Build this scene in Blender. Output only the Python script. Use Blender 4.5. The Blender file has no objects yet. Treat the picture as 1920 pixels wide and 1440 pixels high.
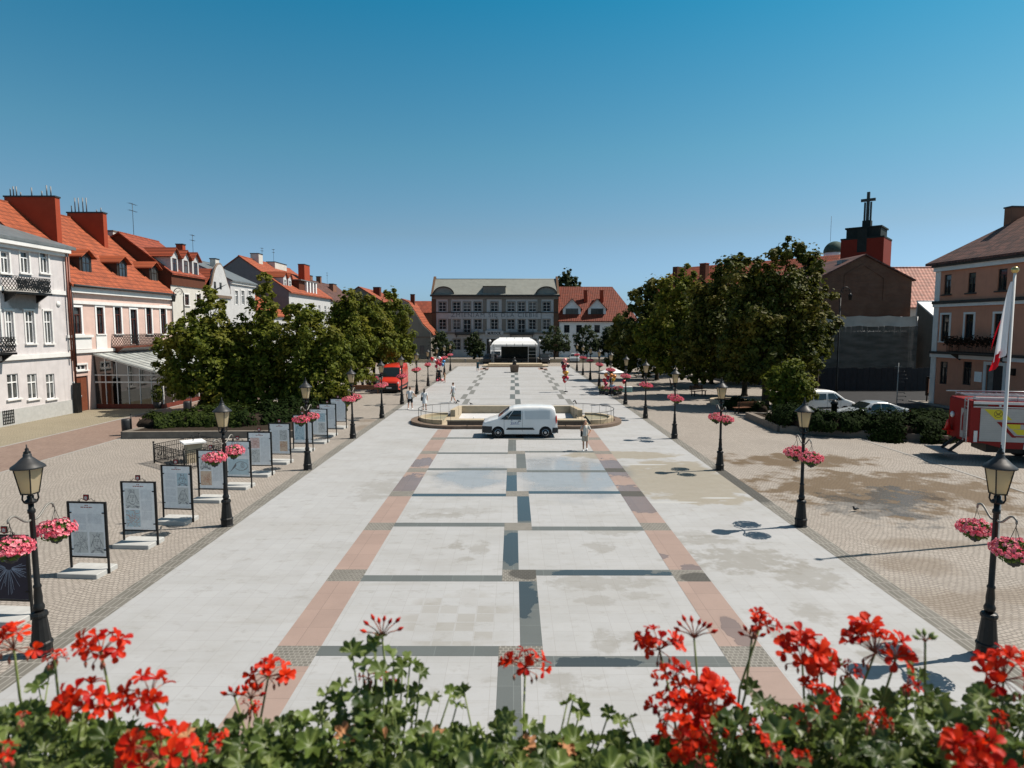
import bpy, math, random
from mathutils import Vector, Matrix
PI = math.pi
R = math.radians
SC = bpy.context.scene
COL = SC.collection
rnd = random.Random(7)
# ---------------------------------------------------------------- camera model (metres, camera stands over the origin)
F = 1200.0
PITCH = math.atan(107 / F)
YAW = math.atan(3 / F)
CH = 6.57
def ray(px, py):
    x = (px - 960) / F; y = (720 - py) / F
    c, s = math.cos(PITCH), math.sin(PITCH)
    d = (x, c + y * s, -s + y * c)
    ca, sa = math.cos(YAW), math.sin(YAW)
    return Vector((d[0] * ca - d[1] * sa, d[0] * sa + d[1] * ca, d[2]))
def atZ(px, py, z=0.0):
    d = ray(px, py); return Vector((0, 0, CH)) + d * ((z - CH) / d.z)
def atY(px, py, Y):
    d = ray(px, py); return Vector((0, 0, CH)) + d * (Y / d.y)
def atX(px, py, X):
    d = ray(px, py); return Vector((0, 0, CH)) + d * (X / d.x)
# ---------------------------------------------------------------- mesh builder
class MB:
    def __init__(s):
        s.v = []; s.f = []; s.mi = []; s.sm = []; s.m = 0
    def add(s, vs, fs, smooth=False):
        o = len(s.v)
        s.v.extend([tuple(p) for p in vs])
        for f in fs:
            s.f.append(tuple(i + o for i in f)); s.mi.append(s.m); s.sm.append(smooth)
        return s
    def quad(s, a, b, c, d): return s.add([a, b, c, d], [(0, 1, 2, 3)])
    def box(s, x0, y0, z0, x1, y1, z1, M=None):
        vs = [Vector((x, y, z)) for z in (z0, z1) for y in (y0, y1) for x in (x0, x1)]
        if M is not None: vs = [M @ p for p in vs]
        return s.add(vs, [(0, 2, 3, 1), (4, 5, 7, 6), (0, 1, 5, 4), (2, 6, 7, 3), (0, 4, 6, 2), (1, 3, 7, 5)])
    def cbox(s, x0, y0, z0, x1, y1, z1, c=.02):
        """box with chamfered vertical and top edges"""
        def ring(i, z): return [(x0 + i + c, y0 + i, z), (x1 - i - c, y0 + i, z), (x1 - i, y0 + i + c, z), (x1 - i, y1 - i - c, z), (x1 - i - c, y1 - i, z), (x0 + i + c, y1 - i, z), (x0 + i, y1 - i - c, z), (x0 + i, y0 + i + c, z)]
        rs = [ring(0, z0), ring(0, z1 - c), ring(c, z1)]
        vs = [p for r in rs for p in r]; fs = []
        for k in range(2):
            for j in range(8): fs.append((k * 8 + j, k * 8 + (j + 1) % 8, k * 8 + 8 + (j + 1) % 8, k * 8 + 8 + j))
        fs.append(tuple(range(7, -1, -1))); fs.append(tuple(range(16, 24)))
        return s.add(vs, fs)
    def beam(s, p, q, w, h=None):
        h = h or w; p = Vector(p); q = Vector(q); d = (q - p); L = d.length; d = d / L
        up = Vector((0, 0, 1)) if abs(d.z) < .9 else Vector((0, 1, 0))
        a = d.cross(up).normalized(); b = a.cross(d)
        vs = []
        for t in (p, q):
            for i, j in ((-1, -1), (1, -1), (1, 1), (-1, 1)): vs.append(t + a * (i * w / 2) + b * (j * h / 2))
        return s.add(vs, [(0, 3, 2, 1), (4, 5, 6, 7), (0, 1, 5, 4), (1, 2, 6, 5), (2, 3, 7, 6), (3, 0, 4, 7)])
    def tube(s, pts, r, n=8, caps=True, closed=False):
        pts = [Vector(p) for p in pts]; k = len(pts)
        rr = r if isinstance(r, (list, tuple)) else [r] * k
        vs = []; fs = []; prev = None
        for i, p in enumerate(pts):
            if closed: d = pts[(i + 1) % k] - pts[i - 1]
            else: d = pts[min(i + 1, k - 1)] - pts[max(i - 1, 0)]
            d = d.normalized() if d.length > 1e-9 else Vector((0, 0, 1))
            if prev is None:
                up = Vector((0, 0, 1)) if abs(d.z) < .9 else Vector((1, 0, 0))
                a = d.cross(up).normalized()
            else:
                a = (prev - d * prev.dot(d))
                a = a.normalized() if a.length > 1e-6 else d.orthogonal().normalized()
            prev = a; b = d.cross(a)
            for j in range(n):
                t = 2 * PI * j / n; vs.append(p + (a * math.cos(t) + b * math.sin(t)) * rr[i])
        for i in range(k if closed else k - 1):
            i2 = (i + 1) % k
            for j in range(n): fs.append((i * n + j, i * n + (j + 1) % n, i2 * n + (j + 1) % n, i2 * n + j))
        if caps and not closed:
            fs.append(tuple(range(n - 1, -1, -1))); fs.append(tuple((k - 1) * n + j for j in range(n)))
        return s.add(vs, fs, True)
    def lathe(s, prof, n=16, c=(0, 0, 0), smooth=True, sx=1, sy=1, rot=0.0):
        vs = []; fs = []
        for r, z in prof:
            for j in range(n):
                t = 2 * PI * j / n + rot; vs.append((c[0] + r * sx * math.cos(t), c[1] + r * sy * math.sin(t), c[2] + z))
        for i in range(len(prof) - 1):
            for j in range(n): fs.append((i * n + j, i * n + (j + 1) % n, (i + 1) * n + (j + 1) % n, (i + 1) * n + j))
        fs.append(tuple(range(n - 1, -1, -1))); fs.append(tuple((len(prof) - 1) * n + j for j in range(n)))
        return s.add(vs, fs, smooth)
    def ball(s, c, rx, ry=None, rz=None, nu=12, nv=8):
        ry = ry or rx; rz = rz or rx
        prof = [(max(math.sin(PI * i / nv), .001), -math.cos(PI * i / nv)) for i in range(nv + 1)]
        vs = []; fs = []
        for r, z in prof:
            for j in range(nu):
                t = 2 * PI * j / nu; vs.append((c[0] + rx * r * math.cos(t), c[1] + ry * r * math.sin(t), c[2] + rz * z))
        for i in range(nv):
            for j in range(nu): fs.append((i * nu + j, i * nu + (j + 1) % nu, (i + 1) * nu + (j + 1) % nu, (i + 1) * nu + j))
        return s.add(vs, fs, True)
    def prism(s, poly, a, d0, d1):
        """2D polygon extruded along axis a ('x': poly is (y,z); 'y': (x,z); 'z': (x,y))"""
        def P(u, v, d): return (d, u, v) if a == 'x' else ((u, d, v) if a == 'y' else (u, v, d))
        n = len(poly)
        vs = [P(u, v, d0) for u, v in poly] + [P(u, v, d1) for u, v in poly]
        fs = [tuple(range(n - 1, -1, -1)), tuple(range(n, 2 * n))]
        for j in range(n): fs.append((j, (j + 1) % n, n + (j + 1) % n, n + j))
        return s.add(vs, fs)
    def ribbon(s, pts, w, M):
        """flat line on a plane: pts are (u,v); M maps (u,v) to 3D"""
        for (a, b), (c, d) in zip(pts, pts[1:]):
            L = math.hypot(c - a, d - b)
            if L < 1e-6: continue
            nx, ny = -(d - b) / L * w / 2, (c - a) / L * w / 2
            s.quad(M(a - nx, b - ny), M(c - nx, d - ny), M(c + nx, d + ny), M(a + nx, b + ny))
        return s
    def rect(s, x0, z0, x1, z1, y, back=False):
        return s.quad((x0, y, z0), (x1, y, z0), (x1, y, z1), (x0, y, z1)) if not back else s.quad((x1, y, z0), (x0, y, z0), (x0, y, z1), (x1, y, z1))
    def mesh(s, name, mats):
        me = bpy.data.meshes.new(name)
        me.from_pydata(s.v, [], s.f)
        for m in (mats if isinstance(mats, (list, tuple)) else [mats]): me.materials.append(m)
        me.polygons.foreach_set('material_index', s.mi)
        me.polygons.foreach_set('use_smooth', s.sm)
        me.update()
        return me
    def build(s, name, mats, parent=None, **kw):
        return link(s.mesh(name, mats), name, parent, **kw)
def link(me, name, parent=None, loc=None, rotz=None):
    o = bpy.data.objects.new(name, me); COL.objects.link(o)
    if parent is not None: o.parent = parent
    if loc is not None: o.location = loc
    if rotz is not None: o.rotation_euler = (0, 0, rotz)
    return o
def tag(o, label, cat, group=None):
    o['label'] = label; o['category'] = cat
    if group: o['group'] = group
    return o
def thing(name, label, cat, loc=(0, 0, 0), rotz=0.0, group=None):
    o = bpy.data.objects.new(name, None); COL.objects.link(o)
    o.location = loc; o.rotation_euler = (0, 0, rotz); o.empty_display_size = .2
    return tag(o, label, cat, group)
def struct(o):
    o['kind'] = 'structure'; return o
KIDS = {}
def copy_tree(o, parent=None, label=None, loc=None, rotz=None, scale=None):
    c = o.copy(); COL.objects.link(c); c.parent = parent
    if label: c['label'] = label
    if loc is not None: c.location = loc
    if rotz is not None: c.rotation_euler = (0, 0, rotz)
    if scale is not None: c.scale = (scale,) * 3 if not isinstance(scale, (tuple, list)) else scale
    for ch in o.children: copy_tree(ch, c)
    return c
def apply_mods(o):
    dg = bpy.context.evaluated_depsgraph_get()
    me = bpy.data.meshes.new_from_object(o.evaluated_get(dg), depsgraph=dg)
    o.modifiers.clear(); o.data = me
def smooth(o):
    o.data.polygons.foreach_set('use_smooth', [True] * len(o.data.polygons)); return o
def bevel(o, w=.02, seg=2, ang=30, weld=False):
    if weld:
        m = o.modifiers.new('weld', 'WELD'); m.merge_threshold = .0005
    m = o.modifiers.new('bevel', 'BEVEL'); m.width = w; m.segments = seg; m.limit_method = 'ANGLE'; m.angle_limit = R(ang)
    return o
def text(parent, name, body, size, material, loc, rot=(PI / 2, 0, 0), align='CENTER', ext=.004, space=1.0, bold=0.0):
    cu = bpy.data.curves.new(name, 'FONT'); cu.body = body; cu.size = size; cu.align_x = align; cu.extrude = ext
    cu.space_character = space; cu.offset = bold; cu.resolution_u = 3
    t = bpy.data.objects.new(name, cu); COL.objects.link(t)
    dg = bpy.context.evaluated_depsgraph_get()
    me = bpy.data.meshes.new_from_object(t.evaluated_get(dg), depsgraph=dg)
    bpy.data.objects.remove(t)
    me.materials.clear(); me.materials.append(material)
    o = link(me, name, parent); o.location = loc; o.rotation_euler = rot
    return o
# ---------------------------------------------------------------- materials
class NT:
    def __init__(s, m):
        m.use_nodes = True; s.t = m.node_tree; s.t.nodes.clear(); s.L = s.t.links
    def n(s, typ, props=None, **ins):
        nd = s.t.nodes.new(typ)
        for k, v in (props or {}).items(): setattr(nd, k, v)
        for k, v in ins.items():
            key = int(k[1:]) if k[0] == '_' and k[1:].isdigit() else k.replace('_', ' ')
            sock = nd.inputs[key]
            if isinstance(v, bpy.types.NodeSocket): s.L.new(v, sock)
            else:
                if sock.type == 'RGBA' and len(v) == 3: v = (*v, 1)
                sock.default_value = v
        return nd
    def obj(s): return s.n('ShaderNodeTexCoord').outputs['Object']
    def noise(s, co, scale, detail=3, rough=.55, dist=0.0):
        return s.n('ShaderNodeTexNoise', None, Vector=co, Scale=scale, Detail=detail, Roughness=rough, Distortion=dist).outputs[0]
    def math(s, op, a, b=0.0, c=0.0, clamp=False):
        nd = s.n('ShaderNodeMath', {'operation': op, 'use_clamp': clamp}, _0=a, _1=b, _2=c); return nd.outputs[0]
    def mix(s, fac, a, b, blend='MIX'):
        nd = s.t.nodes.new('ShaderNodeMix'); nd.data_type = 'RGBA'; nd.blend_type = blend
        for i, v in ((0, fac), (6, a), (7, b)):
            if isinstance(v, bpy.types.NodeSocket): s.L.new(v, nd.inputs[i])
            else: nd.inputs[i].default_value = v if i == 0 else (*v[:3], 1)
        return nd.outputs[2]
    def ramp(s, fac, lo, hi):
        return s.n('ShaderNodeMapRange', {'clamp': True}, Value=fac, From_Min=lo, From_Max=hi).outputs[0]
    def sep(s, co):
        o = s.n('ShaderNodeSeparateXYZ', None, Vector=co).outputs; return o[0], o[1], o[2]
    def bump(s, h, strength=.3, dist=.02):
        return s.n('ShaderNodeBump', None, Height=h, Strength=strength, Distance=dist).outputs[0]
    def out(s, col, rough=.8, metal=0.0, spec=.5, normal=None, **kw):
        p = s.n('ShaderNodeBsdfPrincipled', None, Base_Color=col, Roughness=rough, Metallic=metal, **kw)
        p.inputs['Specular IOR Level'].default_value = spec
        if normal is not None: s.L.new(normal, p.inputs['Normal'])
        o = s.n('ShaderNodeOutputMaterial', None, Surface=p.outputs[0]); return p
def mat(name, col, rough=.75, var=.12, scale=4.0, metal=0.0, spec=.4, bump=0.0, bscale=None, col2=None, grime=0.0, **kw):
    """noise-varied paint / stone / fabric"""
    m = bpy.data.materials.new(name); t = NT(m); co = t.obj()
    a = tuple(min(1, c * (1 - var)) for c in col); b = tuple(min(1, c * (1 + var)) for c in col) if col2 is None else col2
    c = t.mix(t.ramp(t.noise(co, scale, 5), .3, .7), a, b)
    if grime:
        g = t.ramp(t.noise(co, scale * .25, 6, .65), .5, .75)
        c = t.mix(t.math('MULTIPLY', g, grime), c, tuple(x * .45 for x in col))
    nm = t.bump(t.noise(co, bscale or scale * 8, 4), bump, .01) if bump else None
    t.out(c, rough, metal, spec, nm, **kw)
    m.diffuse_color = (*col, 1)
    return m
def mat_plaster(name, col, dirt=.35, scar=None):
    """house wall: fine mottling, rain streaks and worn patches"""
    m = bpy.data.materials.new(name); t = NT(m); co = t.obj()
    c = t.mix(t.ramp(t.noise(co, 1.2, 6, .6), .3, .7), tuple(x * .9 for x in col), tuple(min(1, x * 1.07) for x in col))
    x, y, z = t.sep(co)
    st = t.n('ShaderNodeCombineXYZ', None, X=t.math('MULTIPLY', x, 3.0), Y=t.math('MULTIPLY', y, 3.0), Z=t.math('MULTIPLY', z, .25)).outputs[0]
    streak = t.ramp(t.noise(st, 1.3, 5, .6), .52, .78)
    c = t.mix(t.math('MULTIPLY', streak, dirt), c, tuple(v * .55 for v in col))
    patch = t.ramp(t.noise(co, .55, 7, .7), .6, .72)
    c = t.mix(t.math('MULTIPLY', patch, dirt * .8), c, tuple(v * .62 + .02 for v in col))
    if scar:
        ex = t.math('POWER', t.math('MULTIPLY', t.math('SUBTRACT', x, scar[0]), 1 / scar[2]), 2.0); ez = t.math('POWER', t.math('MULTIPLY', t.math('SUBTRACT', z, scar[1]), 1 / scar[3]), 2.0)
        e = t.math('ADD', t.math('SUBTRACT', 1.0, t.math('ADD', ex, ez)), t.math('MULTIPLY', t.math('SUBTRACT', t.noise(co, 1.6, 8, .65), .5), 2.2))
        c = t.mix(t.math('MULTIPLY', t.ramp(e, .2, .4), .85), c, t.mix(t.noise(co, 4, 4), (.16, .15, .14), (.3, .28, .26)))
    t.out(c, .9, 0, .2, t.bump(t.noise(co, 30, 4), .15, .01))
    return m
def mat_tiles(name, col, row=.34, colw=.25, dark=.5, var=.25):
    """roof tiles: courses by height, pan profile along the ridge, weathering"""
    m = bpy.data.materials.new(name); t = NT(m); co = t.obj()
    x, y, z = t.sep(co)
    zr = t.math('FRACT', t.math('MULTIPLY', z, 1 / (row * .67)))
    edge = t.ramp(zr, 0.0, .3)
    cw = t.math('FRACT', t.math('MULTIPLY', t.math('ADD', x, t.math('MULTIPLY', y, .02)), 1 / colw))
    pan = t.math('ABSOLUTE', t.math('SUBTRACT', cw, .5))
    vo = t.n('ShaderNodeTexVoronoi', None, Vector=t.n('ShaderNodeCombineXYZ', None, X=t.math('MULTIPLY', x, 1 / colw), Y=0.0, Z=t.math('MULTIPLY', z, 1 / (row * .67))).outputs[0], Scale=1.0, Randomness=.3).outputs['Color']
    v1 = t.sep(vo)[0]
    c = t.mix(v1, tuple(k * (1 - var) for k in col), tuple(min(1, k * (1 + var)) for k in col))
    c = t.mix(t.math('MULTIPLY', t.ramp(t.noise(co, .5, 6, .65), .45, .75), .45), c, tuple(k * .5 for k in col))
    gap = t.math('MULTIPLY', t.math('SUBTRACT', 1.0, edge), dark)
    c = t.mix(gap, c, tuple(k * .35 for k in col))
    c = t.mix(t.math('MULTIPLY', t.ramp(pan, .36, .5), dark * .6), c, tuple(k * .4 for k in col))
    h = t.math('ADD', t.math('MULTIPLY', zr, -.6), t.math('MULTIPLY', pan, .9))
    t.out(c, .7, 0, .35, t.bump(h, 1.0, .06))
    return m
def mat_brick(name, c1, c2, mortar, scale=1.0, bw=.25, bh=.08, ms=.012, axis='xz', rough=.9, var=.3):
    m = bpy.data.materials.new(name); t = NT(m); co = t.obj(); x, y, z = t.sep(co)
    u, v = {'xz': (t.math('ADD', x, y), z), 'xy': (x, y), 'yx': (y, x)}[axis]
    uv = t.n('ShaderNodeCombineXYZ', None, X=u, Y=v, Z=0.0).outputs[0]
    b = t.n('ShaderNodeTexBrick', None, Vector=uv, Color1=c1, Color2=c2, Mortar=mortar, Scale=scale, Mortar_Size=ms, Brick_Width=bw, Row_Height=bh, Bias=0.0)
    c = t.mix(t.math('MULTIPLY', t.ramp(t.noise(co, .7, 6, .65), .4, .7), var), b.outputs[0], tuple(k * .45 for k in c1))
    t.out(c, rough, 0, .25, t.bump(b.outputs[1], -.4, .01))
    return m
def mat_leaf(name, dark, light, tr=.35, hue=None, clump=.6, spec=.15, rough=.6):
    """leaves: every leaf its own green, patches of yellower foliage, some light through the blade"""
    m = bpy.data.materials.new(name); t = NT(m); co = t.obj()
    rp = t.n('ShaderNodeNewGeometry').outputs['Random Per Island']
    c = t.mix(rp, dark, light)
    if hue: c = t.mix(t.math('MULTIPLY', t.ramp(t.noise(co, clump, 3), .48, .68), .7), c, hue)
    p = t.n('ShaderNodeBsdfPrincipled', None, Base_Color=c, Roughness=rough); p.inputs['Specular IOR Level'].default_value = spec
    tl = t.n('ShaderNodeBsdfTranslucent', None, Color=t.mix(.5, c, light))
    mx = t.n('ShaderNodeMixShader', None, Fac=tr); t.L.new(p.outputs[0], mx.inputs[1]); t.L.new(tl.outputs[0], mx.inputs[2])
    t.n('ShaderNodeOutputMaterial', None, Surface=mx.outputs[0])
    return m
def mat_petal(name, c1, c2, tr=.3):
    m = bpy.data.materials.new(name); t = NT(m)
    rp = t.n('ShaderNodeNewGeometry').outputs['Random Per Island']
    c = t.mix(rp, c1, c2)
    p = t.n('ShaderNodeBsdfPrincipled', None, Base_Color=c, Roughness=.5); p.inputs['Specular IOR Level'].default_value = .2
    tl = t.n('ShaderNodeBsdfTranslucent', None, Color=c)
    mx = t.n('ShaderNodeMixShader', None, Fac=tr); t.L.new(p.outputs[0], mx.inputs[1]); t.L.new(tl.outputs[0], mx.inputs[2])
    t.n('ShaderNodeOutputMaterial', None, Surface=mx.outputs[0])
    return m
def mat_window(name, col=(.012, .016, .02), rough=.06, spec=.6):
    """window pane: dark room behind glass with faint curtains"""
    m = bpy.data.materials.new(name); t = NT(m); co = t.obj(); x, y, z = t.sep(co)
    n = t.noise(t.n('ShaderNodeCombineXYZ', None, X=t.math('MULTIPLY', x, 2.0), Y=y, Z=t.math('MULTIPLY', z, .5)).outputs[0], 1.6, 3)
    rr = t.n('ShaderNodeObjectInfo').outputs['Random']
    c = t.mix(t.ramp(n, .45, .75), col, tuple(k * 3 + .02 for k in col))
    cur = t.math('MULTIPLY', t.ramp(rr, .45, .9), t.ramp(t.math('ADD', z, t.math('MULTIPLY', rr, 1.2)), 1.5, 1.55))
    c = t.mix(t.math('MULTIPLY', cur, .55), c, (.2, .2, .19))
    t.out(c, rough, 0, spec, t.bump(t.noise(co, 1.2, 2), .04, .02))
    return m
def mat_glass(name, tint=(.8, .9, .88), alpha=.25):
    m = bpy.data.materials.new(name); t = NT(m)
    g = t.n('ShaderNodeBsdfGlossy', None, Color=(1, 1, 1), Roughness=.03)
    tr = t.n('ShaderNodeBsdfTransparent', None, Color=tint)
    fr = t.n('ShaderNodeFresnel', None, IOR=1.45)
    fac = t.math('ADD', t.math('MULTIPLY', fr.outputs[0], .8), alpha * .2)
    mx = t.n('ShaderNodeMixShader', None, Fac=fac); t.L.new(tr.outputs[0], mx.inputs[1]); t.L.new(g.outputs[0], mx.inputs[2])
    t.n('ShaderNodeOutputMaterial', None, Surface=mx.outputs[0])
    return m
M = {}
M['iron'] = mat('black_iron', (.009, .009, .009), .45, .3, 9, 0, .3, .1)
M['iron2'] = mat('dark_grey_metal', (.028, .029, .031), .5, .2, 6, 0, .35)
M['arm'] = mat('weathered_grey_iron', (.2, .19, .17), .5, .25, 14, .2, .5)
M['steel'] = mat('galvanised_steel', (.45, .46, .47), .4, .15, 8, .7, .5)
M['cream_glass'] = mat('frosted_cream_glass', (.62, .52, .36), .35, .08, 3, 0, .5)
M['zinc_grey'] = mat('grey_sheet_metal', (.17, .18, .18), .45, .2, 2, .3, .5, grime=.4)
m = bpy.data.materials.new('opal_lantern_glass'); t = NT(m); p_ = t.n('ShaderNodeBsdfPrincipled', None, Base_Color=(.55, .46, .31), Roughness=.35); tl = t.n('ShaderNodeBsdfTranslucent', None, Color=(.8, .68, .46)); mx = t.n('ShaderNodeMixShader', None, Fac=.55); t.L.new(p_.outputs[0], mx.inputs[1]); t.L.new(tl.outputs[0], mx.inputs[2]); t.n('ShaderNodeOutputMaterial', None, Surface=mx.outputs[0]); M['cream_glass'] = m
M['concrete'] = mat('pale_concrete', (.4, .4, .385), .85, .1, 5, 0, .25, .2, grime=.25)
M['stone'] = mat('beige_stone', (.4, .335, .24), .85, .14, 3, 0, .25, .2, grime=.3)
M['brownstone'] = mat('brown_stone', (.16, .115, .085), .8, .2, 4, 0, .3, .2, grime=.3)
M['white_paint'] = mat('white_paint', (.74, .74, .73), .5, .05, 3, 0, .4, grime=.12)
M['trim'] = mat('off_white_render', (.66, .65, .63), .85, .08, 2, 0, .2, grime=.25)
M['wood'] = mat('brown_wood', (.16, .07, .035), .6, .25, 5, 0, .4, .1)
M['redwood'] = mat('dark_red_wood', (.13, .025, .015), .6, .25, 5, 0, .4, .1)
M['rubber'] = mat('tyre_rubber', (.018, .018, .019), .8, .2, 10, 0, .3)
M['black_plastic'] = mat('black_plastic', (.02, .021, .022), .55, .15, 8, 0, .4)
M['carglass'] = mat('tinted_car_glass', (.012, .018, .02), .05, .1, 2, 0, .7)
M['chrome'] = mat('wheel_alloy', (.42, .43, .44), .3, .1, 6, .8, .5)
M['lamp_red'] = mat('red_tail_lens', (.5, .015, .012), .2, .1, 8, 0, .6)
M['lamp_white'] = mat('clear_headlamp', (.6, .62, .64), .12, .1, 8, .2, .6)
M['pane'] = mat_window('dark_window_pane')
M['pane2'] = mat_window('curtained_window_pane', (.05, .052, .05), .12)
M['pane_dark'] = mat_window('dark_facade_pane', (.008, .01, .012), .2, .15)
M['bark'] = mat('tree_bark', (.05, .038, .028), .95, .3, 7, 0, .15, .6, 20)
M['soil'] = mat('dark_soil', (.03, .022, .016), .95, .3, 9, 0, .1, .4)
M['skin'] = mat('skin', (.48, .25, .16), .55, .06, 12, 0, .35)
M['hair_dark'] = mat('dark_hair', (.02, .014, .01), .5, .25, 40, 0, .4)
M['hair_brown'] = mat('brown_hair', (.09, .045, .022), .5, .25, 40, 0, .4)
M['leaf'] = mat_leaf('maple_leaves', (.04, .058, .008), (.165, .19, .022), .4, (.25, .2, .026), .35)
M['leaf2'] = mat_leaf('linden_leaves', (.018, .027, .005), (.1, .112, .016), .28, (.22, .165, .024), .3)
M['leaf3'] = mat_leaf('willow_green_leaves', (.016, .028, .01), (.06, .08, .026), .25)
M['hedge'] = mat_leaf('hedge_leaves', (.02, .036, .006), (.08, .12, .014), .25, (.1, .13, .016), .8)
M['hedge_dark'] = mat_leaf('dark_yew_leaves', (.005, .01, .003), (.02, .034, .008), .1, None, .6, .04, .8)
M['hedge_mid'] = mat_leaf('juniper_leaves', (.012, .02, .005), (.05, .072, .012), .2, None, .6, .08, .7)
M['pink'] = mat_petal('pink_petunia', (.76, .11, .18), (.92, .38, .43), .3)
M['pink2'] = mat_petal('red_pink_petunia', (.7, .07, .14), (.88, .27, .34), .3)
M['geranium'] = mat_petal('geranium_red', (.4, .003, .003), (.85, .05, .006), .35)
M['stem'] = mat('green_stem', (.16, .2, .06), .6, .2, 20, 0, .3)
M['redstem'] = mat('reddish_pedicel', (.3, .1, .06), .6, .2, 20, 0, .3)
M['gleaf'] = mat_leaf('geranium_leaves', (.03, .06, .012), (.11, .17, .035), .3, (.16, .2, .05), 9)
M['gleaf_near'] = mat_leaf('geranium_leaf_blades', (.02, .042, .008), (.125, .175, .035), .32, (.2, .24, .07), 22, .4, .42)
M['dryleaf'] = mat('dried_leaf', (.4, .2, .1), .8, .3, 30, 0, .2)
# ================================================================ SETTING: ground, paving, sky, sun, camera
SUN_EL, SUN_AZ = R(53), math.atan2(.62, 2.75)          # sun stands to the right and a little ahead
def ellipse(t, x, y, cx, cy, rx, ry):
    a = t.math('POWER', t.math('MULTIPLY', t.math('SUBTRACT', x, cx), 1 / rx), 2.0)
    b = t.math('POWER', t.math('MULTIPLY', t.math('SUBTRACT', y, cy), 1 / ry), 2.0)
    return t.math('SUBTRACT', 1.0, t.math('ADD', a, b))
def blot(t, co, x, y, cx, cy, rx, ry, ns=.6, amp=2.2, lo=.0, hi=.5, det=6):
    """soft-edged stain of irregular outline lying at one place of the ground"""
    e = t.math('ADD', ellipse(t, x, y, cx, cy, rx, ry), t.math('MULTIPLY', t.math('SUBTRACT', t.noise(co, ns, det, .62), .5), amp))
    return t.ramp(e, lo, hi)
def setts(t, x, y, c1, c2, mort, bw, bh, ms, arc=0.0, per=2.4, off=.5):
    v = y
    if arc: v = t.math('ADD', y, t.math('MULTIPLY', t.math('ABSOLUTE', t.math('SINE', t.math('MULTIPLY', x, PI / per))), arc))
    uv = t.n('ShaderNodeCombineXYZ', None, X=x, Y=v, Z=0.0).outputs[0]
    b = t.n('ShaderNodeTexBrick', {'offset': off}, Vector=uv, Color1=c1, Color2=c2, Mortar=mort, Scale=1.0, Mortar_Size=ms, Mortar_Smooth=.3, Brick_Width=bw, Row_Height=bh, Bias=0.0)
    return b.outputs[0], b.outputs[1]
def mat_cobble(name, c1, c2, mort, wet=False, bw=.14, bh=.115, arc=.3):
    m = bpy.data.materials.new(name); t = NT(m); co = t.obj(); x, y, z = t.sep(co)
    jx = t.math('ADD', x, t.math('MULTIPLY', t.math('SUBTRACT', t.noise(co, 2.5, 2), .5), .1))
    c, fac = setts(t, jx, y, c1, c2, mort, bw, bh, .013, arc, 2.2)
    c = t.mix(t.math('MULTIPLY', t.ramp(t.noise(co, 22, 3), .35, .7), .3), c, tuple(k * 1.25 for k in c1))
    c = t.mix(t.math('MULTIPLY', t.ramp(t.noise(co, .35, 6, .65), .45, .7), .35), c, tuple(k * .72 for k in c2))
    rough = .85
    if wet:
        br = t.math('MAXIMUM', blot(t, co, x, y, 15.2, 25.4, 6.6, 4.4, .8, 4.4, .2, .7, 9), blot(t, co, x, y, 14.0, 31.2, 4.6, 2.0, .9, 4.0, .2, .7, 9))
        wetm = t.math('MAXIMUM', blot(t, co, x, y, 13.2, 22.9, 2.7, 2.8, 1.1, 4.2, .45, .8, 9), blot(t, co, x, y, 15.2, 24.6, 2.0, 2.0, 1.3, 3.6, .5, .8, 9))
        for (cx, cy, rx, ry) in ((10.6, 14.7, 1.6, 1.2), (11.2, 17.2, 1.6, 1.0), (12.8, 15.2, 2.4, .8), (12.5, 19.0, 2.2, .7), (17.5, 17.8, 1.6, 1.4), (16.0, 20.2, 1.4, .6), (-9.9, 41.5, .7, 1.6), (-10.4, 44.6, .9, 1.0)):
            br = t.math('MAXIMUM', br, t.math('MULTIPLY', blot(t, co, x, y, cx, cy, rx, ry, 1.1, 1.8, .2, .8), .45))
        c = t.mix(t.math('MULTIPLY', br, .9), c, t.mix(.45, (.1, .06, .022), t.mix(1.0, c, (.42, .3, .16), 'MULTIPLY')))
        c = t.mix(t.math('MULTIPLY', wetm, .45), c, (.09, .075, .06))
        rough = t.math('SUBTRACT', t.math('SUBTRACT', .85, t.math('MULTIPLY', br, .2)), t.math('MULTIPLY', wetm, .42))
        nm = t.bump(t.math('MULTIPLY', t.math('ADD', fac, t.math('MULTIPLY', t.noise(co, 30, 2), .3)), t.math('SUBTRACT', 1.0, t.math('MULTIPLY', wetm, .85))), -.35, .012)
    else: nm = t.bump(fac, -.35, .012)
    t.out(c, rough, 0, .4, nm)
    return m
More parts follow.
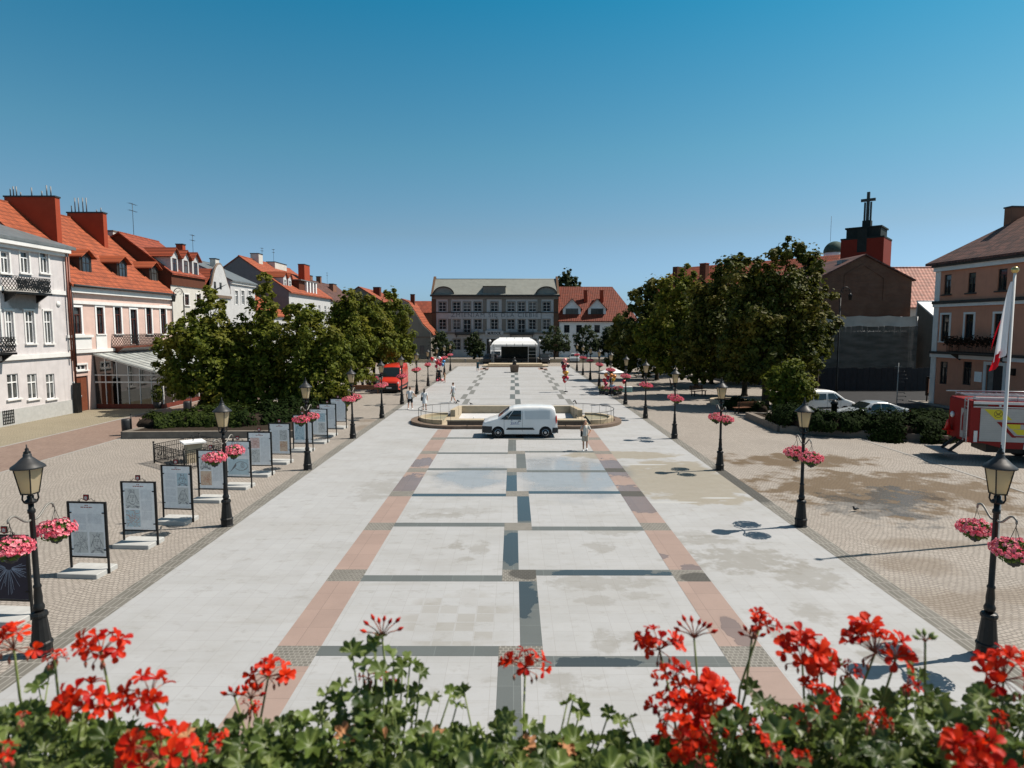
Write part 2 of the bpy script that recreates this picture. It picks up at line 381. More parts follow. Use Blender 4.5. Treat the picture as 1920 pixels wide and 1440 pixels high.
def mat_slabs(name):
    """white granite slabs of the square with stains, scuffs and the hosed-down wet part"""
    m = bpy.data.materials.new(name); t = NT(m); co = t.obj(); x, y, z = t.sep(co)
    uv = t.n('ShaderNodeCombineXYZ', None, X=x, Y=y, Z=0.0).outputs[0]
    b = t.n('ShaderNodeTexBrick', {'offset': .0}, Vector=uv, Color1=(.338, .34, .342), Color2=(.356, .358, .36), Mortar=(.285, .28, .272), Scale=1.0, Mortar_Size=.005, Mortar_Smooth=.2, Brick_Width=.43, Row_Height=.43, Bias=0.0)
    c = b.outputs[0]
    c = t.mix(t.math('MULTIPLY', t.ramp(t.noise(co, 60, 2), .4, .65), .12), c, (.24, .24, .24))
    st = t.n('ShaderNodeCombineXYZ', None, X=t.math('MULTIPLY', x, .7), Y=t.math('MULTIPLY', y, 1.2), Z=0.0).outputs[0]
    c = t.mix(t.math('MULTIPLY', t.ramp(t.noise(st, .45, 9, .7), .46, .7), .45), c, (.25, .243, .225))
    c = t.mix(t.math('MULTIPLY', t.ramp(t.noise(st, .16, 6, .6), .5, .66), .3), c, (.265, .255, .235))
    stv = t.n('ShaderNodeCombineXYZ', None, X=t.math('MULTIPLY', x, .25), Y=t.math('MULTIPLY', y, 2.2), Z=0.0).outputs[0]
    c = t.mix(t.math('MULTIPLY', t.ramp(t.noise(stv, .9, 7, .7), .56, .72), .35), c, (.245, .23, .2))
    c = t.mix(t.math('MULTIPLY', t.ramp(t.noise(st, 2.3, 9, .7), .55, .66), .4), c, (.21, .2, .175))
    # single damp slabs near the middle
    cell = t.n('ShaderNodeTexBrick', {'offset': .0}, Vector=uv, Color1=(0, 0, 0), Color2=(1, 1, 1), Mortar=(0, 0, 0), Scale=1.0, Mortar_Size=.02, Mortar_Smooth=.5, Brick_Width=.43, Row_Height=.43, Bias=0.0).outputs[0]
    slab = t.math('MULTIPLY', t.ramp(cell, .35, .6), blot(t, co, x, y, -1.25, 13.9, 1.5, 1.7, 1.2, 1.6, .1, .6))
    c = t.mix(t.math('MULTIPLY', slab, .5), c, (.23, .215, .185))
    for (cx, cy, rx, ry, k) in ((2.6, 13.0, .35, .3, .45), (1.9, 12.9, .3, .5, .5), (.9, 11.3, .45, .5, .55), (2.0, 14.9, .5, .3, .4), (3.1, 15.2, .5, .25, .4), (-1.7, 18.7, .22, .5, .6), (-1.0, 18.6, .3, .6, .5), (-1.4, 17.6, .3, .25, .5), (2.6, 18.6, .5, .5, .5),
                                (6.6, 17.6, 1.6, 1.0, .7), (7.8, 16.4, 1.0, .9, .6), (6.0, 19.2, 1.2, .5, .6), (2.2, 16.0, 1.6, .5, .5), (3.2, 20.2, .8, .5, .5), (-2.6, 21.8, 1.2, .4, .5), (7.6, 12.4, .7, .6, .6), (6.9, 14.2, .5, .5, .5), (6.0, 13.2, .5, .6, .5), (-5.4, 25.6, 1.0, 1.8, .4), (-4.6, 28.2, 1.6, .6, .35), (-2.0, 22.4, 1.4, .5, .3), (5.6, 19.9, .7, .4, .4)):
        c = t.mix(t.math('MULTIPLY', blot(t, co, x, y, cx, cy, rx * 1.25, ry * 1.25, 2.2, 3.6, .25, .75, 9), k), c, (.205, .194, .17))
    tan = t.math('MAXIMUM', blot(t, co, x, y, 7.2, 27.2, 2.9, 4.6, .9, 2.4, .1, .4, 9), blot(t, co, x, y, 5.6, 32.5, 3.2, 1.1, 1.1, 2.4, .1, .4, 9))
    c = t.mix(t.math('MULTIPLY', tan, .7), c, t.mix(t.noise(co, 3, 6, .7), (.17, .14, .085), (.27, .235, .17)))
    for (cx, cy, rx, ry) in ((5.6, 23.6, 1.6, .13), (7.9, 24.2, .8, .12), (6.2, 30.2, 1.3, .14)):
        c = t.mix(blot(t, co, x, y, cx, cy, rx, ry, 2.5, .8, .1, .4), c, (.37, .37, .36))
    wet = t.math('MAXIMUM', blot(t, co, x, y, 2.6, 28.2, 3.1, 5.0, .5, 2.0, .1, .75), blot(t, co, x, y, -1.8, 27.8, 2.4, 2.9, .7, 1.8, .2, .8))
    c = t.mix(t.math('MULTIPLY', wet, .28), c, (.17, .17, .17))
    rough = t.math('SUBTRACT', .8, t.math('MULTIPLY', wet, .66))
    bm = t.math('MULTIPLY', t.math('ADD', b.outputs[1], t.math('MULTIPLY', t.noise(co, 40, 3), .4)), t.math('SUBTRACT', 1.0, t.math('MULTIPLY', wet, .9)))
    t.out(c, rough, 0, .45, t.bump(bm, -.12, .006))
    return m
def mat_strip(name, col, wets=(), slab=.8, rough=.7, joint=.6, alpha=.75):
    m = bpy.data.materials.new(name); t = NT(m); co = t.obj(); x, y, z = t.sep(co)
    uv = t.n('ShaderNodeCombineXYZ', None, X=x, Y=y, Z=0.0).outputs[0]
    b = t.n('ShaderNodeTexBrick', {'offset': .0}, Vector=uv, Color1=tuple(k * .93 for k in col), Color2=tuple(k * 1.07 for k in col), Mortar=tuple(k * joint for k in col), Scale=1.0, Mortar_Size=.006, Brick_Width=slab, Row_Height=slab, Bias=0.0)
    c = b.outputs[0]
    c = t.mix(t.math('MULTIPLY', t.ramp(t.noise(co, 70, 2), .35, .65), .25), c, tuple(min(1, k * 1.35) for k in col))
    c = t.mix(t.math('MULTIPLY', t.ramp(t.noise(co, .9, 7, .65), .45, .7), .35), c, tuple(k * .75 for k in col))
    rr = rough
    for (cx, cy, rx, ry, ns, amp) in wets:
        w = blot(t, co, x, y, cx, cy, rx, ry, ns, amp, .3, .42, 8)
        c = t.mix(t.math('MULTIPLY', w, alpha), c, tuple(k * .42 for k in col))
        rr = t.math('SUBTRACT', rr, t.math('MULTIPLY', w, .5), 0, True) if not isinstance(rr, float) else t.math('SUBTRACT', rr, t.math('MULTIPLY', w, .5))
    t.out(c, t.math('MAXIMUM', rr, .1) if not isinstance(rr, float) else rr, 0, .45)
    return m
def mat_setts(name, c1, c2, mort, bw=.1, bh=.1, ms=.012, off=.5, wets=()):
    m = bpy.data.materials.new(name); t = NT(m); co = t.obj(); x, y, z = t.sep(co)
    jx = t.math('ADD', x, t.math('MULTIPLY', t.math('SUBTRACT', t.noise(co, 5, 2), .5), .03))
    c, fac = setts(t, jx, y, c1, c2, mort, bw, bh, ms, 0, 1, off)
    c = t.mix(t.math('MULTIPLY', t.ramp(t.noise(co, .8, 6, .65), .45, .7), .3), c, tuple(k * .6 for k in c1))
    for w in wets: c = t.mix(t.math('MULTIPLY', blot(t, co, x, y, *w, .9, 1.5, .1, .4), .75), c, tuple(k * .25 for k in c1))
    t.out(c, .75, 0, .4, t.bump(fac, -.5, .015))
    return m
M['cobble'] = mat_cobble('beige_cobbles', (.33, .295, .258), (.255, .225, .195), (.105, .09, .075), True)
M['cobble_street'] = mat_cobble('yellowish_cobbles', (.265, .23, .165), (.215, .185, .125), (.14, .12, .08), False, .16, .12, .2)
M['slabs'] = mat_slabs('white_granite_slabs')
M['pinkstrip'] = mat_strip('pink_granite', (.275, .2, .168), ((4.8, 13.3, .3, .9, 2.2, 1.5), (4.9, 16.9, .4, .5, 2.4, 2.4), (4.2, 17.9, .3, .3, 3, 2.5), (4.7, 24.2, 1.0, 2.4, 1.4, 2.2), (4.7, 29.5, 1.2, 2.6, 1.2, 2.2), (-4.4, 26.6, 1.1, 1.9, 1.5, 2.2), (-4.4, 30.6, .8, 1.4, 1.8, 2.4)), .9, .7, .6, .5)
M['slate'] = mat_strip('grey_slate', (.1, .11, .106), ((.4, 24.6, 8, 4.2, .5, .6), (.1, 15.2, .6, 1.6, 1.7, 2.2), (0, 18.6, .5, 1.8, 1.5, 2.0), (2.6, 16.6, 1.9, .4, 1.6, 2.0), (1.6, 12.0, 1.0, .3, 2.6, 2.0)), .8, .6, 1.6, .85)
M['band'] = mat_strip('grey_band_stone', (.15, .15, .14), (), .5, .7, .8)
M['setts'] = mat_setts('grey_setts', (.125, .118, .1), (.165, .155, .135), (.235, .22, .195), .105, .105, .014, .5, ((4.9, 16.3, .6, .4), (.3, 16.6, .5, .5), (4.7, 24.5, 1.6, 1), (4.7, 28.6, 1.6, 1)))
M['kerbsetts'] = mat_setts('kerb_setts', (.125, .118, .1), (.16, .15, .13), (.255, .24, .215), .14, .5, .016, .5, ((9.5, 26.5, .6, 4.0),))
M['brickpave'] = mat_setts('red_brick_paving', (.2, .135, .105), (.245, .172, .138), (.16, .12, .095), .1, .2, .008)
M['shade_dark_asphalt'] = mat('shade_dark_asphalt', (.022, .022, .024), .9, .25, 1.5, 0, .3, .3, 60)  # road surface, with the right-hand buildings' shade darkened into its colour
M['kerbstone'] = mat('kerb_granite', (.28, .265, .245), .8, .12, 3, 0, .3, .15, grime=.2)
M['planter_kerb'] = mat('planter_kerb_stone', (.17, .145, .12), .8, .2, 3, 0, .3, .2)
PIT = (-4.25, 43.6, 4.65, 52.2)                         # sunken middle of the fountain
def sheet(name, rects, z, material, holes=(), kind=True):
    mb = MB()
    for (x0, y0, x1, y1) in rects:
        xs = sorted({x0, x1} | {h[i] for h in holes for i in (0, 2) if x0 < h[i] < x1})
        ys = sorted({y0, y1} | {h[i] for h in holes for i in (1, 3) if y0 < h[i] < y1})
        for a, b in zip(xs, xs[1:]):
            for c, d in zip(ys, ys[1:]):
                mx, my = (a + b) / 2, (c + d) / 2
                if any(h[0] < mx < h[2] and h[1] < my < h[3] for h in holes): continue
                mb.quad((a, c, z), (b, c, z), (b, d, z), (a, d, z))
    o = mb.build(name, material)
    return struct(o) if kind else o
sheet('ground', [(-1500, -300, 1500, 2500)], 0.0, M['cobble'], [PIT])
sheet('street_left', [(-60, -40, -28.1, 170)], .004, M['cobble_street'])
sheet('brick_pavement', [(-28.1, -40, -23.2, 130)], .004, M['brickpave'])
sheet('road_right_and_shade', [(27.4, 40, 35.2, 119), (35.2, 57, 48, 66)], .004, M['shade_dark_asphalt'])  # second rectangle: dark sheet standing in for shade before the hoarding
sheet('road_far', [(-120, 119.5, 120, 131)], .004, M['shade_dark_asphalt'])
sheet('plaza_paving', [(-9.24, -3, 9.24, 106.8)], .004, M['slabs'], [PIT])
sheet('kerb_strip', [(-9.74, -3, -9.24, 106.8), (9.24, -3, 9.74, 106.8)], .006, M['kerbsetts'])
C0, DY, Y0 = .14, 4.175, 12.28
pink, slate, sett, band = [], [], [], []
for k in range(-2, 7):                                  # rows in front of the fountain
    yk = Y0 + DY * k; nx = yk + DY
    far = k % 2 == 0
    for sx0, sx1 in ((-4.87, -3.97), (4.23, 5.12)):
        sett.append((sx0, yk - .4, sx1, yk + .4)); pink.append((sx0, yk + .4, sx1, nx - .4 if k < 6 else 40.7))
    sett.append((C0 - .44, yk - .4, C0 + .46, yk + .4))
    slate.append((-3.97, yk if far else yk - .4, C0 - .44, yk + .4 if far else yk))
    slate.append((C0 + .46, yk - .4 if far else yk, 4.23, yk if far else yk + .4))
    slate.append((C0 if far else C0 - .44, yk + .4, C0 + .46 if far else C0, nx - .4 if k < 6 else 40.2))
for k in range(10, 22):                                 # rows behind the fountain
    yk = Y0 + DY * k
    for sx in (-4.42, C0, 4.68):
        a = k % 2 == 0
        (slate if sx == C0 else band).append((sx if a else sx - .48, yk + .05, sx + .48 if a else sx, yk + DY - .05))
    band.append((-9.2, yk - .05, 9.2, yk + .05))
pink += [(-5.3, 98.2, -3.9, 103.5), (3.9, 98.2, 5.3, 103.5)]
sheet('pink_paving', pink, .008, M['pinkstrip'])
sheet('slate_paving', slate, .008, M['slate'])
sheet('band_paving', band, .008, M['band'])
sheet('sett_paving', sett, .0085, M['setts'])
kb = MB(); kb.box(20.3, 14, -.05, 20.48, 118, .015); kb.box(-23.24, -30, -.05, -23.1, 40, .03)
kb.box(-28.16, -30, -.05, -28.02, 118, .03); kb.box(27.2, 66, -.05, 27.4, 118, .1); kb.box(35.0, 40, -.05, 35.2, 56.5, .11)
kb.box(-120, 119.3, -.05, 120, 119.5, .1); kb.box(-120, 131, -.05, 120, 131.2, .1)
struct(kb.build('kerb', M['kerbstone']))
# ---------------------------------------------------------------- sky, sun, camera
W = bpy.data.worlds.new('World'); SC.world = W; W.use_nodes = True
wt = W.node_tree; wt.nodes.clear()
sky = wt.nodes.new('ShaderNodeTexSky'); sky.sky_type = 'NISHITA'; sky.sun_disc = False
sky.sun_elevation = SUN_EL; sky.sun_rotation = PI / 2 - SUN_AZ
sky.altitude = 0; sky.air_density = 1.0; sky.dust_density = 1.0; sky.ozone_density = 1.0
tint = wt.nodes.new('ShaderNodeMix'); tint.data_type = 'RGBA'; tint.blend_type = 'MULTIPLY'; tint.inputs[0].default_value = 1
wtc = wt.nodes.new('ShaderNodeTexCoord'); wsp = wt.nodes.new('ShaderNodeSeparateXYZ'); wrp = wt.nodes.new('ShaderNodeValToRGB')
wt.links.new(wtc.outputs['Generated'], wsp.inputs[0]); wt.links.new(wsp.outputs[2], wrp.inputs[0]); wt.links.new(wrp.outputs[0], tint.inputs[7])
els = wrp.color_ramp.elements; els[0].position = .03; els[0].color = (.66, 1.0, 1.55, 1); els[1].position = .14; els[1].color = (.68, .89, 1.0, 1)
for ps_, cl_ in ((.252, (.49, .98, 1.0, 1)), (.437, (.13, .95, 1.06, 1)), (.56, (.6, .88, .85, 1)), (1.0, (1.0, .86, .66, 1))):
    el_ = els.new(ps_); el_.color = cl_
bg = wt.nodes.new('ShaderNodeBackground'); bg.inputs[1].default_value = .07
wo = wt.nodes.new('ShaderNodeOutputWorld')
wt.links.new(sky.outputs[0], tint.inputs[6]); wt.links.new(tint.outputs[2], bg.inputs[0]); wt.links.new(bg.outputs[0], wo.inputs[0])
sl = bpy.data.lights.new('sun', 'SUN'); sl.energy = 4.6; sl.angle = R(.5); sl.color = (1.0, .92, .82)
so = bpy.data.objects.new('sun', sl); COL.objects.link(so)
sd = Vector((math.cos(SUN_AZ) * math.cos(SUN_EL), math.sin(SUN_AZ) * math.cos(SUN_EL), math.sin(SUN_EL)))
so.rotation_euler = sd.to_track_quat('Z', 'Y').to_euler(); so.location = (40, 20, 60)
cd = bpy.data.cameras.new('camera'); cam = bpy.data.objects.new('camera', cd); COL.objects.link(cam)
cd.sensor_width = 36; cd.lens = 36 * F / 1920; cd.clip_start = .05; cd.clip_end = 4000
cam.location = (0, 0, CH); cam.rotation_euler = (PI / 2 - PITCH, 0, YAW)
cd.dof.use_dof = True; cd.dof.focus_distance = 22; cd.dof.aperture_fstop = 5.0
SC.camera = cam
SC.view_settings.view_transform = 'Standard'; SC.view_settings.look = 'None'; SC.view_settings.exposure = .5; SC.view_settings.gamma = 1.0
SC.render.engine = 'CYCLES'; SC.cycles.max_bounces = 6; SC.cycles.transparent_max_bounces = 12; SC.cycles.use_denoising = True
# ================================================================ STREET LAMPS and their hanging baskets
ORD = ['nearest', 'second', 'third', 'fourth', 'fifth', 'sixth', 'seventh', 'eighth', 'ninth', 'tenth', 'farthest']
def petal_blob(mb, c, nr, s, rng, cup=.5):
    """one trumpet flower: five broad lobes around a throat"""
    n = Vector(nr).normalized(); a = n.orthogonal().normalized(); b = n.cross(a)
    vs = [Vector(c) - n * s * .5]; k = 5; t0 = rng.random() * 6
    for j in range(2 * k):
        t = t0 + PI * j / k; r = s * (1.0 if j % 2 == 0 else .72)
        vs.append(Vector(c) + (a * math.cos(t) + b * math.sin(t)) * r + n * s * cup * (.1 if j % 2 else -.05))
    mb.add(vs, [(0, 1 + j, 1 + (j + 1) % (2 * k)) for j in range(2 * k)])
def leaf_quad(mb, c, nr, s, rng, asp=1.6):
    n = Vector(nr).normalized(); a = n.orthogonal().normalized(); t = rng.random() * 6.28
    u = a * math.cos(t) + n.cross(a) * math.sin(t); v = n.cross(u)
    c = Vector(c)
    mb.add([c - u * s * asp / 2, c + v * s / 2 + n * s * .12, c + u * s * asp / 2, c - v * s / 2 + n * s * .12], [(0, 1, 2, 3)])
def rdir(rng):
    z = rng.uniform(-1, 1); t = rng.uniform(0, 2 * PI); r = math.sqrt(1 - z * z)
    return Vector((r * math.cos(t), r * math.sin(t), z))
def basket_protos(seed, pinkm):
    """root at the hook; pot, wires, leaves, flowers"""
    rng = random.Random(seed)
    root = thing('flower_basket', 'x', 'hanging basket', (0, 0, -50), 0, 'petunia baskets on the lamp arms')
    h = MB(); h.tube([(0, 0, 0), (0, 0, -.05)], .008, 5)
    for j in range(3):
        t = 2 * PI * j / 3 + .5; h.tube([(0, 0, -.04), (.16 * math.cos(t), .16 * math.sin(t), -.52)], .005, 4)
    h.build('hanger', M['iron'], root)
    p = MB(); p.lathe([(.09, -.74), (.1, -.72), (.15, -.56), (.16, -.52), (.145, -.52), (.135, -.54)], 14); p.lathe([(.02, -.78), (.03, -.74)], 8)
    p.build('pot', M['black_plastic'], root)
    lf = MB(); fl = MB(); C = Vector((0, 0, -.47))
    for i in range(420):
        d = rdir(rng); r = rng.uniform(.6, 1.0)
        q = C + Vector((d.x * .31 * r, d.y * .31 * r, d.z * .17 * r - (.06 if d.z < 0 else 0)))
        leaf_quad(lf, q, d + rdir(rng) * .6, rng.uniform(.04, .07), rng)
    for i in range(240):
        d = rdir(rng); d.z = abs(d.z) * .9 - .35; d.normalize()
        q = C + Vector((d.x * .36, d.y * .36, d.z * .2)) * rng.uniform(.86, 1.1)
        petal_blob(fl, q, d + rdir(rng) * .35, rng.uniform(.032, .048), rng)
    lf.build('foliage', M['gleaf'], root); fl.build('flowers', pinkm, root)
    return root
def lamp_proto():
    root = thing('street_lamp', 'x', 'street lamp', (0, 0, -50), 0, 'black lantern posts along the kerbs')
    b = MB()
    b.lathe([(.2, 0), (.2, .03), (.185, .05), (.185, .2), (.2, .22), (.2, .26), (.175, .29), (.125, .78), (.15, .8), (.155, .84), (.14, .88), (.1, .9)], 12, smooth=False)
    b.build('pedestal', M['iron'], root)
    p = MB()
    p.lathe([(.075, .9), (.1, .95), (.105, 1.0), (.085, 1.05), (.075, 1.08), (.08, 1.2), (.062, 1.38), (.075, 1.4), (.075, 1.43), (.055, 1.46), (.05, 2.9), (.07, 2.92), (.07, 2.98), (.05, 3.0), (.05, 3.1)], 12)
    p.build('pole', M['iron'], root)
    cr = MB(); cr.lathe([(.055, 3.1), (.11, 3.12), (.11, 3.16), (.06, 3.2), (.06, 3.26), (.02, 3.28)], 10)
    for j in range(4):
        t = PI / 4 + PI / 2 * j; cr.tube([(.1 * math.cos(t), .1 * math.sin(t), 3.13), (.13 * math.cos(t), .13 * math.sin(t), 3.2), (.12 * math.cos(t), .12 * math.sin(t), 3.31)], .016, 6)
    cr.build('lantern_cradle', M['iron'], root)
    for s in (-1, 1):
        a = MB(); pts = []
        for i in range(13):
            u = i / 12; pts.append((0, s * (.04 + .5 * u), 2.78 + .22 * math.sin(u * PI * .9) * u + .1 * u - .12 * math.sin(u * 2.6) * (1 - u)))
        pts += [(0, s * .565, pts[-1][2] - .025), (0, s * .565, pts[-1][2] - .08)]
        a.tube(pts, .022, 6); a.build('arm', M['arm'], root)
    g = MB(); g.lathe([(.14, 3.32), (.235, 3.82)], 4, smooth=False, rot=PI / 4)
    gl = g.build('lantern_glass', M['cream_glass'], root)
    f = MB()
    for j in range(4):
        t = PI / 4 + PI / 2 * j; f.beam((.143 * math.cos(t), .143 * math.sin(t), 3.3), (.24 * math.cos(t), .24 * math.sin(t), 3.83), .018)
    for r, z in ((.15, 3.31), (.245, 3.82)):
        q = [(r * math.cos(PI / 4 + PI / 2 * j), r * math.sin(PI / 4 + PI / 2 * j), z) for j in range(4)]
        for j in range(4): f.beam(q[j], q[(j + 1) % 4], .022)
    f.build('lantern_frame', M['iron'], root)
    c = MB(); c.lathe([(.3, 3.82), (.29, 3.85), (.2, 3.92), (.12, 4.0), (.075, 4.04), (.075, 4.08), (.05, 4.12)], 12)
    c.build('lantern_cap', M['iron2'], root)
    n = MB(); n.lathe([(.06, 4.1), (.065, 4.13), (.03, 4.16), (.035, 4.19), (.012, 4.22), (.012, 4.28)], 8); n.build('finial', M['iron'], root)
    return root
LP = lamp_proto()
BP = [basket_protos(3, M['pink']), basket_protos(5, M['pink']), basket_protos(8, M['pink2'])]
first = {'lamp': True}
for side, sx in (('left', -1), ('right', 1)):
    for k in range(11):
        x, y = sx * 9.5, 12.35 + 8.35 * k
        nm = 'left' if sx < 0 else 'right'
        lab = {('left', 0): 'black lantern post on the left kerb, nearest, between the dark poster and the red flowers',
               ('right', 0): 'black lantern post on the right kerb, nearest, in front of the flagpole',
               ('left', 10): 'black lantern post on the left kerb, farthest from the flower box',
               ('right', 10): 'black lantern post on the right kerb, farthest from the flower box'}.get((nm, k), f'black lantern post on the {nm} kerb, {ORD[k]} counted from the flower box')
        rz = rnd.uniform(-.12, .12)
        if first['lamp']: L = LP; L.location = (x, y, 0); L.rotation_euler = (.004, -.006, rz); L['label'] = lab; first['lamp'] = False
        else:
            L = copy_tree(LP, None, lab, (x, y, 0), rz); L.rotation_euler = (rnd.uniform(-.009, .009), rnd.uniform(-.009, .009), rz)
        for s, far in ((-1, 'near'), (1, 'far')):
            hx, hy = x - math.sin(rz) * s * .565, y + math.cos(rz) * s * .565
            i = rnd.randrange(3) if k > 1 else (0 if s < 0 else 1)
            bl = f'pink petunia basket on the {far} arm of the {ORD[k]} lantern post, {nm} kerb'
            src = BP[i]; z = 2.87
            if not src.get('used'):
                src['used'] = 1; del src['used']; KIDS.setdefault(i, 0)
            if KIDS.get(i) == 0:
                KIDS[i] = 1; B = src; B['label'] = bl; B.location = (hx, hy, z); B.rotation_euler = (0, 0, rnd.uniform(0, 6))
            else: copy_tree(src, None, bl, (hx, hy, z), rnd.uniform(0, 6), rnd.uniform(.9, 1.08))
# ================================================================ EXHIBITION BOARDS
def sketch_face(rng, cx, cy, w, h, M2, mb, beard=False):
    L = []
    def el(ax, ay, rx, ry, a0=0, a1=6.283, n=14):
        return [(ax + rx * math.cos(a0 + (a1 - a0) * i / n), ay + ry * math.sin(a0 + (a1 - a0) * i / n)) for i in range(n + 1)]
    L.append(el(cx, cy, w * .26, h * .33))
    for s in (-1, 1):
        L.append(el(cx + s * w * .1, cy + h * .07, w * .055, h * .025)); L.append(el(cx + s * w * .1, cy + h * .13, w * .08, h * .03, .3, 2.8, 6))
    L.append([(cx + w * .02, cy + h * .06), (cx + w * .05, cy - h * .06), (cx - w * .01, cy - h * .07)])
    L.append(el(cx, cy - h * .15, w * .07, h * .02))
    for i in range(16):
        t = rng.uniform(.1, 3.04); r0 = .27; pts = []
        for q in range(5): pts.append((cx + w * (r0 + .035 * q) * math.cos(t + rng.uniform(-.1, .1)) * 1.05, cy + h * (.3 + .03 * q) * math.sin(t) - h * .07 * q * (1 if abs(math.cos(t)) > .6 else -.2)))
        L.append(pts)
    if beard:
        for i in range(12):
            x = cx + rng.uniform(-.2, .2) * w; L.append([(x, cy - h * .2), (x + rng.uniform(-.04, .04) * w, cy - h * .4)])
    for i in range(4): L.append([(cx - w * .3 + w * .05 * i, cy - h * .36), (cx - w * .45 + w * .04 * i, cy - h * .5)]); L.append([(cx + w * .3 - w * .05 * i, cy - h * .36), (cx + w * .45 - w * .04 * i, cy - h * .5)])
    for p in L: mb.ribbon([(min(max(a, cx - w * .5), cx + w * .5), min(max(b, cy - h * .5), cy + h * .5)) for a, b in p], w * .018, M2)
def sketch_scrib(rng, cx, cy, w, h, M2, mb, n=22):
    for i in range(n):
        a, b = cx + rng.uniform(-.4, .4) * w, cy + rng.uniform(-.4, .4) * h; t = rng.random() * 6.28; pts = [(a, b)]
        for q in range(7):
            t += rng.uniform(-.5, .6); a += math.cos(t) * w * .08; b += math.sin(t) * h * .08
            pts.append((min(max(a, cx - w * .48), cx + w * .48), min(max(b, cy - h * .48), cy + h * .48)))
        mb.ribbon(pts, w * .014, M2)
def flat(name, col, rough=.6): return mat(name, col, rough, .08, 9, 0, .3)
M['paper'] = flat('white_poster_paper', (.84, .84, .83), .5)
M['ink'] = flat('grey_print_ink', (.66, .67, .68)); M['inkdark'] = flat('pencil_line', (.2, .2, .21)); M['inkred'] = flat('red_brown_title', (.35, .1, .08))
M['p_grey'] = flat('grey_drawing_paper', (.66, .66, .63)); M['p_blue'] = flat('pale_blue_drawing', (.5, .62, .66)); M['p_tan'] = flat('tan_drawing', (.74, .55, .4)); M['p_pink'] = flat('pink_drawing', (.78, .58, .53)); M['p_white'] = flat('white_drawing', (.8, .8, .79))
M['lineblue'] = flat('blue_chalk_line', (.15, .3, .4)); M['linered'] = flat('red_chalk_line', (.5, .18, .1)); M['night'] = flat('night_blue_print', (.008, .01, .03), .3); M['nightline'] = flat('pale_firework_line', (.35, .4, .5)); M['crestred'] = flat('crest_red', (.35, .02, .02)); M['crestwhite'] = flat('crest_white', (.6, .58, .56))
BOARDS = [  # px, py of the foot, label, layout: list of (kind, x0, z0, x1, z1, paper, line)
    ((20, 1160), 'exhibition board with dark blue night poster at the left edge', 'night'),
    ((170, 1074), 'exhibition board with two pencil drawings along its lower half', [('txt', .08, .62, .46, .8), ('txt', .52, .62, .92, .8), ('txt', .08, .5, .46, .59), ('scrib', .06, .06, .48, .46, 'p_grey', 'inkdark'), ('face', .54, .06, .96, .46, 'p_grey', 'inkdark')]),
    ((265, 1021), 'exhibition board with woman portrait above blue and orange drawing', [('txt', .58, .66, .92, .86), ('txt', .58, .42, .92, .62), ('txt', .58, .2, .92, .38), ('face', .06, .46, .52, .88, 'p_grey', 'inkdark'), ('scrib', .06, .06, .52, .42, 'p_blue', 'linered')]),
    ((335, 978), 'exhibition board with blue tinted portrait right of a text column', [('txt', .08, .7, .46, .84), ('txt', .08, .5, .46, .66), ('txt', .08, .3, .46, .46), ('txt', .08, .15, .46, .27), ('face', .52, .54, .92, .84, 'p_blue', 'inkdark'), ('face', .52, .1, .92, .5, 'p_grey', 'inkdark')]),
    ((399, 938), 'exhibition board with bearded man drawing above an orange panel', [('beard', .05, .5, .5, .88, 'p_grey', 'inkdark'), ('scrib', .05, .08, .5, .46, 'p_tan', 'linered'), ('txt', .56, .2, .93, .85)]),
    ((449, 914), 'exhibition board with large blue fish drawing along the bottom', [('txt', .08, .55, .45, .9), ('txt', .52, .6, .92, .9), ('fish', .04, .05, .96, .5, 'p_blue', 'inkdark')]),
    ((489, 891), 'exhibition board with reddish drawing over a small flower sketch', [('scrib', .05, .52, .5, .85, 'p_pink', 'linered'), ('scrib', .05, .08, .5, .48, 'p_grey', 'inkdark'), ('txt', .56, .1, .94, .86)]),
    ((526, 868), 'exhibition board with grey hand sketch above red sketch at right', [('txt', .08, .08, .46, .8), ('scrib', .5, .45, .9, .8, 'p_grey', 'inkdark'), ('scrib', .5, .08, .9, .42, 'p_tan', 'linered')]),
    ((569, 846), 'exhibition board behind the basket of the third left lamp', [('face', .05, .1, .6, .85, 'p_blue', 'lineblue'), ('txt', .64, .1, .94, .86)]),
    ((598, 830), 'exhibition board with small dark sketch low in its middle', [('txt', .06, .1, .44, .85), ('scrib', .5, .08, .92, .48, 'p_grey', 'inkdark'), ('scrib', .5, .52, .92, .85, 'p_blue', 'lineblue')]),
    ((615, 817), 'exhibition board of pale grey, second from the far end', [('txt', .5, .4, .92, .88), ('scrib', .06, .08, .5, .6, 'p_white', 'lineblue')]),
    ((635, 803), 'exhibition board with narrow dark strip, far end of the boards', [('scrib', .06, .08, .36, .86, 'p_grey', 'inkdark'), ('txt', .42, .1, .94, .88)]),
]
